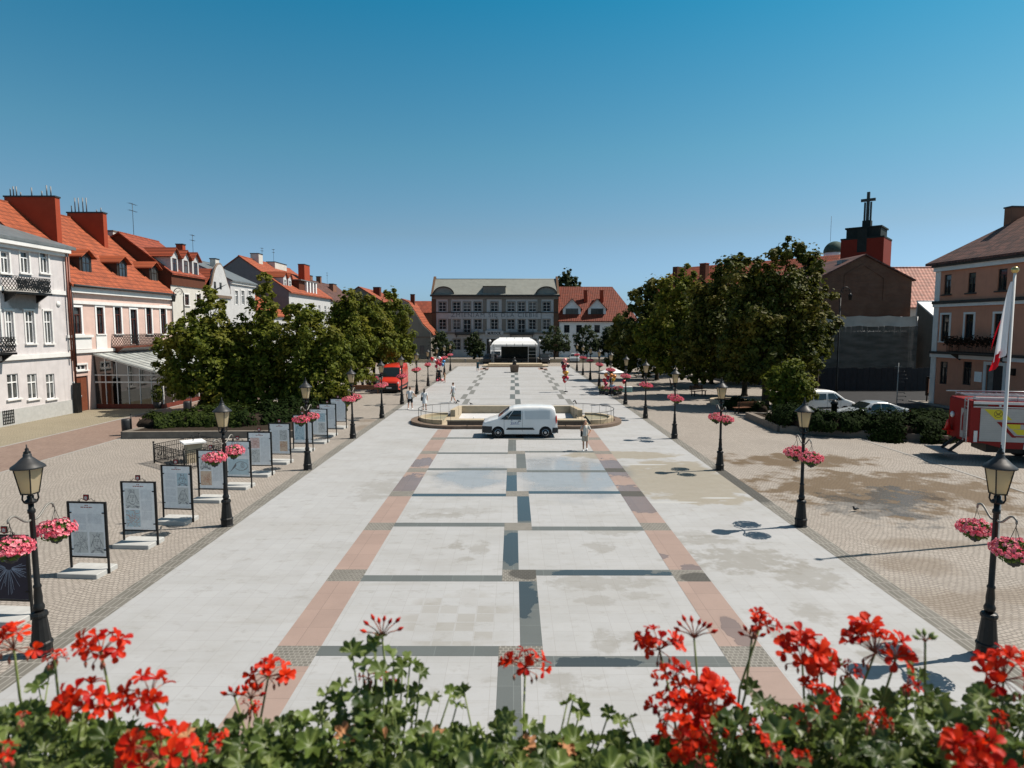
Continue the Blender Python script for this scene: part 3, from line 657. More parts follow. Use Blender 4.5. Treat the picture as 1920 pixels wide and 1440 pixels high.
def crest(root):
    c = MB(); poly = [(-.06, 2.02), (.06, 2.02), (.06, 2.11), (-.06, 2.11)]
    poly = [(-.075, 2.14), (-.075, 2.02), (-.05, 1.985), (0, 1.965), (.05, 1.985), (.075, 2.02), (.075, 2.14)]
    c.m = 0; c.prism(poly, 'y', -.012, .012)
    c.m = 1; c.prism([(u * .82, 2.055 + (v - 2.055) * .82) for u, v in poly], 'y', -.016, -.0121)
    c.m = 2
    for x0, x1, z1 in ((-.04, -.02, 2.09), (-.01, .01, 2.1), (.02, .04, 2.09), (-.04, .04, 2.05)): c.box(x0, -.02, 2.01, x1, -.0161, z1)
    c.build('crest', [M['iron'], M['crestred'], M['crestwhite']], root)
    for sg in (-1, 1):
        s = MB(); pts = [(sg * (.08 + .03 * i), 0, 1.99 + .045 * math.sin(i * .9)) for i in range(5)] + [(sg * (.21 + .03 * math.cos(t)), 0, 1.975 + .03 * math.sin(t)) for t in (1.2, 0, -1.2, -2.4, -3.6)]
        s.tube(pts, .007, 5); s.build('scrollwork', M['iron'], root)
for bi, (pp, lab, lay) in enumerate(BOARDS):
    g = atZ(*pp); rng = random.Random(40 + bi)
    root = thing('exhibition_board', lab, 'info board', (g.x, g.y, 0), R(-4 + rng.uniform(-2, 2)), 'exhibition boards along the left kerb')
    b = MB(); b.cbox(-.62, -.42, 0, .5, .38, .13, .015); b.build('base', M['concrete'], root)
    for sx in (-.53, .53):
        p = MB(); p.box(sx - .022, -.022, .0 if sx > 0 else .131, sx + .022, .022, 1.95); p.build('post', M['iron'], root)
    f = MB(); f.box(-.507, -.02, 1.91, .507, .02, 1.95); f.box(-.507, -.02, .42, .507, .02, .455); f.box(-.507, -.018, .44, -.485, .018, 1.92); f.box(.485, -.018, .44, .507, .018, 1.92)
    for sx in (-.47, .47):
        for z in (.65, 1.65): f.box(sx - .038, -.03, z - .015, sx + .038, .018, z + .015)
    f.build('frame', M['iron'], root)
    pn = MB(); pn.m = 2; pn.box(-.48, -.012, .47, .48, .012, 1.9); panel = pn.build('panel', [M['ink'], M['inkred'], M['night']], root) if lay == 'night' else None
    def M2(u, v): return (-.48 + u * .96, -.0135, .47 + v * 1.43)
    def M3(u, v): return (-.48 + u * .96, -.0145, .47 + v * 1.43)
    if lay == 'night':
        d = MB()
        for i in range(40):
            t = R(rng.uniform(-200, 20)); d.ribbon([(.55 + .08 * math.cos(t) , .5 + .03 * math.sin(t)), (min(max(.55 + rng.uniform(.3, .6) * math.cos(t), .02), .98), min(max(.5 + .5 * math.sin(t) * rng.uniform(.5, .9), .03), .97))], .006, M2)
        for i in range(6): d.ribbon([(.05 + .15 * i, .97), (.2 + .1 * i, .75), (.5 + .03 * i, .6)], .008, M2)
        d.build('print', M['nightline'], panel)
    else:
        tx = pn
        tx.m = 1
        for z, w in ((.955, .1), (.92, .34)):
            u = .5 - w / 2
            while u < .5 + w / 2:
                l = rng.uniform(.03, .08); tx.quad(M2(u, z), M2(min(u + l, .5 + w / 2), z), M2(min(u + l, .5 + w / 2), z + .018), M2(u, z + .018)); u += l + .015
        tx.m = 0
        for e in lay:
            if e[0] != 'txt': continue
            v = e[4]
            while v > e[2]:
                u = e[1]
                while u < e[3] - .02:
                    l = min(rng.uniform(.03, .09), e[3] - u); tx.quad(M2(u, v - .008), M2(u + l, v - .008), M2(u + l, v), M2(u, v)); u += l + .012
                v -= .0165
        for u in (.06, .3, .5, .72): tx.quad(M2(u, .022), M2(u + .18, .022), M2(u + .18, .03), M2(u, .03))
        panel = tx.build('panel', [M['ink'], M['inkred'], M['paper']], root)
        for e in lay:
            if e[0] == 'txt': continue
            kind, x0, z0, x1, z1, pa, li = e
            d = MB(); d.m = 0; d.quad(M2(x0, z0), M2(x1, z0), M2(x1, z1), M2(x0, z1)); d.m = 1
            cx, cy, w, h = (x0 + x1) / 2, (z0 + z1) / 2, x1 - x0, z1 - z0
            if kind in ('face', 'beard'): sketch_face(rng, cx, cy, w, h, M3, d, kind == 'beard'); sketch_scrib(rng, cx, cy - h * .3, w, h * .3, M3, d, 8)
            elif kind == 'fish':
                for a, bq, rx, ry in ((.62, .3, .3, .13), (.68, .32, .08, .07), (.68, .32, .035, .03)):
                    d.ribbon([(a + rx * math.cos(t / 10 * 6.283), bq + ry * math.sin(t / 10 * 6.283)) for t in range(11)], .014, M3)
                for i in range(10): d.ribbon([(.4, .3 + .01 * i), (.12 + .02 * i, .12 + .02 * i)], .008, M3)
                d.ribbon([(.75, .2), (.93, .28)], .012, M3)
            else: sketch_scrib(rng, cx, cy, w, h, M3, d)
            d.build('drawing', [M[pa], M[li]], panel)
    crest(root)
# ================================================================ FOUNTAIN with sunken middle
fo = thing('fountain', 'long beige stone fountain with two round pools behind the white van', 'fountain', (0, 0, 0))
CL, CR, CYF, RO = (-3.7, 44.2), (4.05, 44.2), 44.2, 3.42
def stadium(r, n=18):
    pts = []
    for i in range(n + 1):
        t = PI / 2 + PI * i / n; pts.append((CL[0] + r * math.cos(t), CYF + r * math.sin(t)))
    for i in range(n + 1):
        t = -PI / 2 + PI * i / n; pts.append((CR[0] + r * math.cos(t), CYF + r * math.sin(t)))
    return pts
def arcpts(c, r, a0, a1, n=20): return [(c[0] + r * math.cos(a0 + (a1 - a0) * i / n), c[1] + r * math.sin(a0 + (a1 - a0) * i / n)) for i in range(n + 1)]
def wallstrip(mb, po, pi, z0, z1, closed=False):
    n = len(po); rng_ = range(n if closed else n - 1)
    for i in rng_:
        j = (i + 1) % n; a, b, c, d = po[i], po[j], pi[j], pi[i]
        mb.quad((*a, z0), (*b, z0), (*b, z1), (*a, z1)); mb.quad((*c, z0), (*d, z0), (*d, z1), (*c, z1)); mb.quad((*a, z1), (*b, z1), (*c, z1), (*d, z1))
    if not closed:
        for i in (0, n - 1): mb.quad((*po[i], z0), (*pi[i], z0), (*pi[i], z1), (*po[i], z1))
k = MB()
for c, a0, a1 in ((CL, R(140), R(282)), (CR, R(-102), R(40))):
    wallstrip(k, arcpts(c, RO, a0, a1), arcpts(c, RO - .45, a0, a1), 0.009, .2)
k.box(CL[0] + RO * math.cos(R(282)), 40.83, .009, CR[0] + RO * math.cos(R(-102)), 41.25, .198)
k.build('outer_kerb', M['brownstone'], fo)
for c, sx in ((CL, -1), (CR, 1)):
    b = MB(); h0, h1 = (R(95), R(265)) if sx < 0 else (R(-85), R(85)); cc = (-4.62, 44.4) if sx < 0 else (5.02, 44.4); wallstrip(b, arcpts(cc, 1.95, h0, h1, 24), arcpts(cc, 1.68, h0, h1, 24), .009, .36)
    bs = b.build('pool_wall', M['stone'], fo)
    w = MB(); ap = arcpts(cc, 1.7, h0, h1, 24); w.add([(x, y, .22) for x, y in ap], [tuple(range(len(ap)))]); w.build('pool_floor', mat('pool_floor_stone', (.3, .26, .16), .35, .15, 2, 0, .5), fo) if sx < 0 else w.build('pool_floor', bpy.data.materials['pool_floor_stone'], fo)
    f = MB(); ap = arcpts(c, 2.98, R(100) if sx < 0 else R(-80), R(260) if sx < 0 else R(80), 24); f.add([(x, y, .06) for x, y in ap], [tuple(range(len(ap)))]); f.build('walkway', M['stone'], fo)
    r = MB(); a0, a1 = (R(98), R(262)) if sx < 0 else (R(-82), R(82))
    for z in (.95,): r.tube([(x, y, z) for x, y in arcpts(c, 2.9, a0, a1, 28)], .02, 6)
    for i, (x, y) in enumerate(arcpts(c, 2.9, a0, a1, 12)): r.tube([(x, y, .05), (x, y, .95)], .01, 5)
    r.build('railing', M['iron2'], fo)
    fr = MB(); t0 = (c[0] - sx * 1.2, 47.4)
    xx = -4.5 if sx < 0 else 4.9; fr.tube([(xx, 49.6, .62), (xx - sx * .15, 49.3, .9), (xx - sx * .3, 49.0, .85)], .05, 6); fr.build('spout', M['iron2'], fo)
x0, y0, x1, y1 = PIT
p = MB()
p.quad((x0, y0, -.5), (x1, y0, -.5), (x1, y1, -.5), (x0, y1, -.5))
p.build('pit_floor', mat('white_pit_floor', (.5, .5, .5), .7, .06, 2, 0, .3, grime=.15), fo)
q = MB(); q.quad((x0, y1, -.5), (x1, y1, -.5), (x1, y1, .1), (x0, y1, .1)); q.box(x0 - .3, y1 + .002, .009, x1 + .3, y1 + .35, .1)
for s, xx in ((-1, x0), (1, x1)):
    q.quad((xx, y0, -.5), (xx, y1, -.5), (xx, y1, .1), (xx, y0, .1))
    q.prism([(y1, .1), (y0 + 3, .55), (y0 + 2.6, .55), (y0 + 2.6, .009), (y1, .009)], 'x', xx + (.005 if s > 0 else -.35), xx + (.35 if s > 0 else -.005))
q.build('pit_wall', M['stone'], fo)
bn = MB(); bn.box(x0 - .1, 41.55, .009, x1 + .1, 42.2, .42); bn.box(x0, 42.252, -.5, x1, 43.59, .3)
bno = bn.build('front_bench', M['brownstone'], fo); bn = MB(); bn.box(x0 - .15, 41.5, .421, x1 + .15, 42.25, .5); bn.build('bench_slab', M['stone'], bno)
jt = MB()
for x in (-3.0, -1.4, .2, 1.9, 3.2): jt.lathe([(.05, -.499), (.03, -.4), (.02, -.1)], 8, (x, 47.6 + (x % 1) * 2, 0))
jt.build('water_jet', M['steel'], fo)
# ================================================================ HOUSES
M['plaster_white'] = mat_plaster('white_stained_plaster', (.55, .515, .51), .45, (10.4, 8.35, 1.7, .95))
M['plaster_pink'] = mat_plaster('pale_pink_plaster', (.57, .41, .355), .18)
M['plaster_cream'] = mat_plaster('cream_plaster', (.53, .505, .46), .3)
M['plaster_clean'] = mat_plaster('clean_white_plaster', (.46, .46, .46), .25)
M['plaster_bright'] = mat_plaster('bright_white_plaster', (.78, .78, .75), .12)
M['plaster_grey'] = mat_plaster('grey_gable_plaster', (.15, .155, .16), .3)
M['plaster_beige'] = mat_plaster('grey_beige_plaster', (.2, .175, .145), .4)
M['plaster_salmon'] = mat_plaster('salmon_plaster', (.5, .235, .155), .25)
M['plaster_brown'] = mat_plaster('brown_render', (.2, .1, .065), .3)
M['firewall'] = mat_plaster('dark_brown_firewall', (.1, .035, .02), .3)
M['chim'] = mat_plaster('red_brown_chimney_render', (.3, .055, .025), .15)
M['end_wall'] = mat_plaster('pale_grey_facade', (.42, .43, .43), .4)
M['end_pil'] = mat_plaster('grey_brown_pilaster', (.19, .175, .15), .3)
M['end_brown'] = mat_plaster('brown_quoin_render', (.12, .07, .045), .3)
M['cornice_dark'] = mat('dark_cornice', (.05, .045, .04), .8, .2, 3, 0, .3)
M['orange'] = mat('orange_plinth', (.42, .16, .07), .8, .12, 3, 0, .3)
M['tile_orange'] = mat_tiles('orange_roof_tiles', (.3, .068, .024), .55, .32, 1.0)
M['tile_red'] = mat_tiles('red_roof_tiles', (.25, .05, .02), .55, .32, 1.0)
M['tile_old'] = mat_tiles('weathered_brown_tiles', (.1, .042, .03), .5, .34, .95, .45)
M['tile_end'] = mat_tiles('red_end_roof_tiles', (.18, .032, .012), .55, .4, .8)
M['tile_pattern'] = mat_tiles('pale_red_pantiles', (.42, .17, .12), .6, .42, .95)
M['roof_metal'] = mat('pale_olive_sheet_roof', (.21, .215, .19), .6, .12, 1.0, 0, .4, grime=.2)
M['church_brick'] = mat_brick('old_church_brick', (.16, .066, .038), (.1, .042, .026), (.16, .12, .09), 1, .34, .13, .02, 'xz', .95, .5)
M['doorwood'] = mat('red_brown_door', (.16, .05, .025), .5, .15, 6, 0, .4)
M['brownframe'] = mat('brown_window_frame', (.07, .02, .014), .5, .2, 8, 0, .4)
M['darkframe'] = mat('dark_window_frame', (.03, .022, .018), .5, .2, 8, 0, .4)
M['flue'] = mat('dull_steel_flue', (.2, .21, .22), .6, .15, 6, .3, .4)
M['gutter'] = mat('copper_gutter', (.13, .035, .018), .45, .2, 4, .2, .5)
WC = {}
def win_meshes(w, h, style, fm, pm):
    k = (round(w, 2), round(h, 2), style, fm, pm)
    if k in WC: return WC[k]
    f = MB(); b = .065 if style != 'six' else .05; y0, y1 = .08, .15
    f.box(-w / 2, y0, 0, -w / 2 + b, y1, h); f.box(w / 2 - b, y0, 0, w / 2, y1, h)
    f.box(-w / 2 + b, y0, 0, w / 2 - b, y1, b); f.box(-w / 2 + b, y0, h - b, w / 2 - b, y1, h)
    if style in ('cross', 'six'):
        f.box(-b * .6, y0 - .01, b, b * .6, y1, h - b); t = h * .66
        f.box(-w / 2 + b, y0 - .015, t - b * .6, -b * .6, y1, t + b * .6); f.box(b * .6, y0 - .015, t - b * .6, w / 2 - b, y1, t + b * .6)
        if style == 'six': f.box(-w / 2 + b, y0, h * .33 - .025, -b * .6, y1 - .01, h * .33 + .025); f.box(b * .6, y0, h * .33 - .025, w / 2 - b, y1 - .01, h * .33 + .025)
    elif style == 'two': f.box(-b * .6, y0 - .01, b, b * .6, y1, h - b)
    elif style == 'tee':
        t = h * .72; f.box(-w / 2 + b, y0 - .01, t - b * .6, w / 2 - b, y1, t + b * .6); f.box(-b * .6, y0 - .01, b, b * .6, y1, t - b * .6)
    p = MB(); p.rect(-w / 2 + .02, .02, w / 2 - .02, h - .02, .135)
    WC[k] = (f.mesh('window', M[fm]), p.mesh('pane', M[pm])); return WC[k]
SC_ = {}
def box_mesh(name, m, *dims):
    k = (name, m) + tuple(round(d, 3) for d in dims)
    if k not in SC_: b = MB(); b.box(*dims); SC_[k] = b.mesh(name, M[m])
    return SC_[k]
class House:
    def __init__(s, name, label, loc, rotz, W, D, cat='house', group=None):
        s.root = thing(name, label, cat, loc, rotz, group); s.W = W; s.D = D; s.op = []; s.loc = Vector(loc); s.rz = rotz
    def local(s, p):
        q = Matrix.Rotation(-s.rz, 3, 'Z') @ (Vector(p) - s.loc); return q
    def win(s, xc, z0, w, h, style='cross', fm='white_paint', pm='pane', surround=None, sill=None, sw=.13, name='window'):
        s.op.append((xc - w / 2, z0, xc + w / 2, z0 + h))
        fme, pme = win_meshes(w, h, style, fm, pm)
        o = link(fme, name, s.root, (xc, 0, z0)); link(pme, 'pane', o)
        if surround:
            k = ('surround', surround, round(w, 2), round(h, 2), sw)
            if k not in SC_:
                b = MB(); b.box(-w / 2 - sw, -.05, -.0, -w / 2, -.001, h); b.box(w / 2, -.05, 0, w / 2 + sw, -.001, h); b.box(-w / 2 - sw, -.06, h, w / 2 + sw, -.001, h + sw); SC_[k] = b.mesh('surround', M[surround])
            link(SC_[k], 'surround', o)
        if sill: link(box_mesh('sill', sill, -w / 2 - .18, -.13, -.1, w / 2 + .18, -.001, -.001), 'sill', o)
        return o
    def walls(s, wm, eave, z0=0.0, ridge=None, yr=None, gable='x', side=None, eave_b=None, front=True):
        b = MB(); W, D = s.W, s.D; eb = eave_b or eave
        if front:
            xs = sorted({0, W} | {v for o in s.op for v in (o[0], o[2])}); zs = sorted({z0, eave} | {v for o in s.op for v in (o[1], o[3])})
            for a, c in zip(xs, xs[1:]):
                for d, e in zip(zs, zs[1:]):
                    mx, mz = (a + c) / 2, (d + e) / 2
                    if any(o[0] < mx < o[2] and o[1] < mz < o[3] for o in s.op): continue
                    b.quad((a, 0, d), (c, 0, d), (c, 0, e), (a, 0, e))
            for x0, a, x1, c in s.op:
                y = .16
                b.quad((x0, 0, a), (x0, y, a), (x0, y, c), (x0, 0, c)); b.quad((x1, y, a), (x1, 0, a), (x1, 0, c), (x1, y, c))
                b.quad((x0, 0, c), (x0, y, c), (x1, y, c), (x1, 0, c)); b.quad((x0, y, a), (x0, 0, a), (x1, 0, a), (x1, y, a))
        b.m = 1 if side else 0
        if gable == 'x' and ridge:
            for x in (0, W):
                P = [(x, 0, z0), (x, D, z0), (x, D, eb), (x, yr, ridge), (x, 0, eave)]
                b.add(P if x == W else P[::-1], [tuple(range(5))])
        else:
            b.quad((0, D, z0), (0, 0, z0), (0, 0, eave), (0, D, eave)); b.quad((W, 0, z0), (W, D, z0), (W, D, eave), (W, 0, eave))
        b.m = 0
        b.quad((W, D, z0), (0, D, z0), (0, D, eb), (W, D, eb))
        if gable == 'y' and ridge:
            xr = yr
            for y in (0, D): b.add([(0, y, eave), (W, y, eave), (xr, y, ridge)], [(0, 1, 2)])
        s.wall = b.build('wall', [M[wm], M[side or wm]], s.root); return s.wall
    def roof_x(s, m, eave, ridge, yr, ov=.4, th=.16, eb=None, x0=None, x1=None, xo=.12):
        W, D = s.W, s.D; eb = eb or eave
        sl = (ridge - eave) / yr; sb = (ridge - eb) / (D - yr)
        e0 = eave - sl * ov; e1 = eb - sb * ov; up = .02
        b = MB(); b.prism([(-ov, e0 + up), (-ov, e0 + th + up), (yr, ridge + th + up), (D + ov, e1 + th + up), (D + ov, e1 + up), (yr, ridge + up)], 'x', (-xo if x0 is None else x0), (W + xo if x1 is None else x1))
        s.roof = b.build('roof', M[m], s.root)
        rd = MB(); rd.tube([(-.1 if x0 is None else x0, yr, ridge + th), (W + .1 if x1 is None else x1, yr, ridge + th)], .11, 6); rd.build('ridge_tiles', M[m], s.roof)
        return s.roof
    def roof_y(s, m, eave, ridge, xr, ov=.35, th=.16, y0=-.3, y1=None):
        W, D = s.W, s.D; s1 = (ridge - eave) / xr; s2 = (ridge - eave) / (W - xr)
        b = MB(); b.prism([(-ov, eave - s1 * ov + .02), (-ov, eave - s1 * ov + th + .02), (xr, ridge + th + .02), (W + ov, eave - s2 * ov + th + .02), (W + ov, eave - s2 * ov + .02), (xr, ridge + .02)], 'y', y0, y1 if y1 is not None else D + .2)
        s.roof = b.build('roof', M[m], s.root); return s.roof
    def roof_hip(s, m, eave, ridge, yr, h0, h1, ov=.4, th=.2):
        W, D = s.W, s.D; b = MB(); z = eave + .02
        A, B, C, E = (-ov, -ov, z), (W + ov, -ov, z), (W + ov, D + ov, z), (-ov, D + ov, z)
        P, Q = (h0, yr, ridge), (W - h1, yr, ridge)
        b.quad(A, B, Q, P); b.quad(C, E, P, Q); b.add([E, A, P], [(0, 1, 2)]); b.add([B, C, Q], [(0, 1, 2)])
        lo = [(x, y, zz - th) for x, y, zz in (A, B, C, E)]; hi = [A, B, C, E]
        for i in range(4): b.quad(lo[i], lo[(i + 1) % 4], hi[(i + 1) % 4], hi[i])
        b.quad(*lo[::-1])
        s.roof = b.build('roof', M[m], s.root); return s.roof
    def band(s, name, m, z0, z1, out, x0=0.0, x1=None, y1=-.001):
        b = MB(); b.box(x0, -out, z0, s.W if x1 is None else x1, y1, z1); return b.build(name, M[m], s.root)
    def chimney(s, m, x0, y0, x1, y1, z0, z1, flues=(), cap='iron2', fh=.9):
        b = MB(); b.box(x0, y0, z0, x1, y1, z1); o = b.build('chimney', M[m], s.root)
        c = MB(); c.box(x0 - .06, y0 - .06, z1 + .002, x1 + .06, y1 + .06, z1 + .12); c.build('cap', M[cap], o)
        for (u, v, hh) in flues:
            f = MB(); f.tube([(x0 + (x1 - x0) * u, y0 + (y1 - y0) * v, z1 + .1), (x0 + (x1 - x0) * u, y0 + (y1 - y0) * v, z1 + fh * hh)], .05, 7); f.build('flue', M['flue'], o)
        return o
    def dormer(s, xc, yf, w, z0, ze, zp, depth, wm, rm, fm='darkframe', ww=.7, wh=1.1, wz=None, ov=.18, oh=.25):
        b = MB(); x0, x1 = xc - w / 2, xc + w / 2
        b.add([(x0, yf, z0), (x1, yf, z0), (x1, yf, ze), (xc, yf, zp), (x0, yf, ze)], [(0, 1, 2, 3, 4)])
        b.quad((x0, yf + depth, z0), (x0, yf, z0), (x0, yf, ze), (x0, yf + depth, ze)); b.quad((x1, yf, z0), (x1, yf + depth, z0), (x1, yf + depth, ze), (x1, yf, ze))
        o = b.build('dormer', M[wm], s.root)
        sl = (zp - ze) / (w / 2); r = MB()
        r.prism([(x0 - ov, ze - sl * ov + .01), (x0 - ov, ze - sl * ov + .1), (xc, zp + .1), (x1 + ov, ze - sl * ov + .1), (x1 + ov, ze - sl * ov + .01), (xc, zp + .01)], 'y', yf - oh, yf + depth)
        r.build('dormer_roof', M[rm], o)
        wz = z0 + .25 if wz is None else wz
        f = MB(); f.m = 0; f.box(xc - ww / 2 - .06, yf - .05, wz - .06, xc - ww / 2, yf - .002, wz + wh + .06); f.box(xc + ww / 2, yf - .05, wz - .06, xc + ww / 2 + .06, yf - .002, wz + wh + .06)
        f.box(xc - ww / 2, yf - .05, wz - .06, xc + ww / 2, yf - .002, wz); f.box(xc - ww / 2, yf - .05, wz + wh, xc + ww / 2, yf - .002, wz + wh + .06)
        f.box(xc - .025, yf - .04, wz, xc + .025, yf - .02, wz + wh); f.box(xc - ww / 2, yf - .04, wz + wh * .62, xc + ww / 2, yf - .021, wz + wh * .62 + .05)
        f.m = 1; f.rect(xc - ww / 2, wz, xc + ww / 2, wz + wh, yf - .015)
        f.build('dormer_window', [M[fm], M['pane']], o); return o
    def balcony(s, x0, x1, z, out, h=1.0, m='iron', lattice=True, slab='iron2', plants=False):
        b = MB(); b.box(x0, -out, z - .14, x1, -.001, z); o = b.build('balcony', M[slab], s.root)
        r = MB(); y = -out + .04
        runs = [((x0 + .04, y), (x1 - .04, y)), ((x0 + .04, y), (x0 + .04, -.02)), ((x1 - .04, y), (x1 - .04, -.02))]
        for p, q in runs:
            L = math.hypot(q[0] - p[0], q[1] - p[1]); n = max(2, int(L / .13))
            for zz in (.06, h): r.beam((*p, z + zz), (*q, z + zz), .035)
            if lattice:
                n = max(2, int(L / .22))
                for i in range(n):
                    a, c = i / n, (i + 1) / n; A = (p[0] + (q[0] - p[0]) * a, p[1] + (q[1] - p[1]) * a); C = (p[0] + (q[0] - p[0]) * c, p[1] + (q[1] - p[1]) * c); mid = ((A[0] + C[0]) / 2, (A[1] + C[1]) / 2)
                    for k in range(3):
                        zl, zh = z + .06 + (h - .1) * k / 3, z + .06 + (h - .1) * (k + 1) / 3; zm = (zl + zh) / 2
                        r.beam((*A, zm), (*mid, zh), .03); r.beam((*mid, zh), (*C, zm), .03); r.beam((*A, zm), (*mid, zl), .03); r.beam((*mid, zl), (*C, zm), .03)
            else:
                for i in range(n + 1): r.beam((p[0] + (q[0] - p[0]) * i / n, p[1] + (q[1] - p[1]) * i / n, z), (p[0] + (q[0] - p[0]) * i / n, p[1] + (q[1] - p[1]) * i / n, z + h), .02)
        r.build('balcony_railing', M[m], o)
        for x in (x0 + .25, x1 - .25):
            br = MB(); br.prism([(-.002, z - .142), (-out + .15, z - .142), (-.002, z - .7)], 'x', x - .06, x + .06); br.build('balcony_bracket', M[slab], o)
        return o
    def pipe(s, x, z0, z1, m='gutter', r=.06, y=-.12):
        b = MB(); b.tube([(x, y, z0), (x, y, z1)], r, 7); return b.build('drainpipe', M[m], s.root)
    def antenna(s, x, y, z, h, wide=1.2):
        b = MB(); b.tube([(x, y, z), (x, y, z + h)], .025, 5)
        for k, zz in enumerate((h * .97, h * .78)):
            b.beam((x - wide * .5, y, z + zz), (x + wide * .6, y, z + zz), .022)
            for i in range(7): b.beam((x - wide * .5 + wide * 1.1 * i / 6, y - .2 + .01 * i, z + zz), (x - wide * .5 + wide * 1.1 * i / 6, y + .2 - .01 * i, z + zz), .014)
        return b.build('antenna', M['iron2'], s.root)
XL = -33.7
def LW(y0, a, b, c, d, X=XL):
    """window rectangle from the photo's corners on the left house line: (centre along the street - y0, z0, width, height)"""
    pm, qm = (a + b) / 2, (c + d) / 2
    Ya, Yb = atX(a, qm, X).y, atX(b, qm, X).y; zb, zt = atX(pm, d, X).z, atX(pm, c, X).z
    return ((Ya + Yb) / 2 - y0, zb, Yb - Ya, zt - zb)
# ---- white corner house, far left
h = House('town_house', 'white town house with stained plaster at the left edge, iron balconies', (XL, 34, 0), PI / 2, 14.7, 11)
for a, b in ((-22, 5), (44, 68), (79, 101)): 
    w = LW(34, a + 4, b - 4, 583, 644); h.win(*w, 'cross', 'white_paint', 'pane2', 'trim', 'trim')
for a, b in ((7, 29),): h.win(*LW(34, a + 4, b - 4, 583, 644), 'cross', 'white_paint', 'pane2', 'trim', 'trim')
for a, b in ((14, 35), (52, 70), (87, 103)): h.win(*LW(34, a, b, 701, 748), 'cross', 'white_paint', 'pane2', None, 'trim')
for a, b in ((1, 17), (38, 54), (75, 90)): h.win(*LW(34, a, b, 472, 512), 'tee', 'white_paint', 'pane2', 'trim', 'trim')
h.walls('plaster_white', 12.5, 0, None, None, 'x')
h.band('cornice', 'trim', 12.05, 12.5, .45); h.band('cornice_moulding', 'trim', 11.8, 12.048, .22); h.band('string_course', 'trim', 8.95, 9.25, .12); h.band('lower_string_course', 'trim', 4.35, 4.65, .16)
pl = h.band('plinth', 'concrete', 0, 1.05, .06)
h.roof_hip('zinc_grey', 12.52, 14.5, 5, 3, 2.2, .5)
z = atX(60, 548, XL + .9).z; ya, yb = atX(28, 540, XL + .9).y - 34, atX(96, 540, XL + .9).y - 34
h.balcony(ya, yb, z, .95, 1.0, 'iron', True, 'iron'); h.balcony(ya - 3.2, atX(31, 660, XL + .9).y - 34, 4.9, .95, 1.0, 'iron', True, 'iron')
sb = MB()
for k in range(130):
    t = k * .7; sb.beam((ya + .1 + (yb - ya - .2) * ((k * .618) % 1), -.93, z + .1 + .8 * ((k * .37) % 1)), (ya + .1 + (yb - ya - .2) * ((k * .618 + .06) % 1), -.94, z + .1 + .8 * ((k * .37 + .2) % 1)), .03)
sb.build('balcony_scrollwork', M['iron'], h.root)
gr = MB(); gx, gz = atX(14, 784, XL).y - 34, .12
for i in range(7): gr.beam((gx - .45 + .15 * i, -.09, gz), (gx - .45 + .15 * i, -.09, gz + .95), .03)
for i in range(5): gr.beam((gx - .47, -.08, gz + .05 + .21 * i), (gx + .47, -.08, gz + .05 + .21 * i), .03)
gr.build('cellar_grille', M['iron'], h.root)
ro = MB(); ro.lathe([(.22, 0), (.2, .06), (.02, .1)], 12); o = ro.build('rosette', M['trim'], h.root); o.rotation_euler = (PI / 2, 0, 0); o.location = (13.6, -.001, atX(105, 570, XL).z)
h.pipe(14.45, 4.0, 12.2, 'gutter', .07, -.2); h.pipe(14.7, 2.3, 12.2, 'gutter', .07, -.2)
mb = MB(); mb.box(14.45, -.4, 0, 14.95, -.1, 2.3); mb.build('meter_box', M['iron'], h.root)
# ---- pink house with three dormers
Y0H = 48.75
h = House('town_house', 'pale pink house with orange roof, three arched dormers and two tall chimneys', (XL, Y0H, 0), PI / 2, 14.6, 14)
for a, b in ((138, 152), (181, 194), (215, 227), (274, 284), (301, 311)): h.win(*LW(Y0H, a, b, 576, 626), 'tee', 'brownframe', 'pane', 'white_paint', 'trim', .18)
w = LW(Y0H, 245, 257, 580, 645); h.win(w[0], w[1], w[2], w[3], 'tee', 'brownframe', 'pane', 'white_paint', None, .18)
w = LW(Y0H, 143, 166, 705, 766); h.op.append((w[0] - w[2] / 2, 0, w[0] + w[2] / 2, w[1] + w[3])); dw, dx, dh = w[2], w[0], w[1] + w[3]
d = MB(); d.box(dx - dw / 2 + .02, .1, .02, dx + dw / 2 - .02, .155, dh - .02); d.box(dx - .02, .085, .1, dx + .02, .099, dh - .1); dd = d.build('door', M['doorwood'], h.root)
k = MB(); k.tube([(dx - .1, .02, 1.05), (dx - .1, .02, 1.25)], .02, 6); k.build('handle', M['steel'], dd)
h.win(*LW(Y0H, 144, 162, 684, 694), 'two', 'white_paint', 'pane', 'trim', 'trim')
h.walls('plaster_pink', 10.0, 0, 16.4, 7.06, 'x', 'plaster_pink')
h.roof_x('tile_orange', 10.0, 16.4, 7.06, .45)
h.band('cornice', 'trim', 9.2, 9.75, .3); h.band('cornice_moulding', 'trim', 8.35, 8.6, .14); h.band('string_course', 'trim', 4.55, 4.8, .16)
g = MB(); g.tube([(0, -.5, 9.72), (14.6, -.5, 9.72)], .1, 7); g.build('gutter', M['iron2'], h.root)
w = LW(Y0H, 126, 171, 628, 655); pn = MB(); pn.box(w[0] - w[2] / 2, -.05, w[1], w[0] + w[2] / 2, -.002, w[1] + w[3] - .2); pn.build('stucco_panel', M['trim'], h.root)
pn = MB(); pn.box(w[0] - w[2] / 2 - .1, -.18, w[1] + w[3] - .2, w[0] + w[2] / 2 + .1, -.002, w[1] + w[3]); pn.build('ledge', M['trim'], h.root)
w = LW(Y0H, 180, 200, 628, 655); pn = MB(); pn.box(w[0] - w[2] / 2, -.05, w[1], w[0] + w[2] / 2, -.002, w[1] + w[3]); pn.build('stucco_panel', M['trim'], h.root)
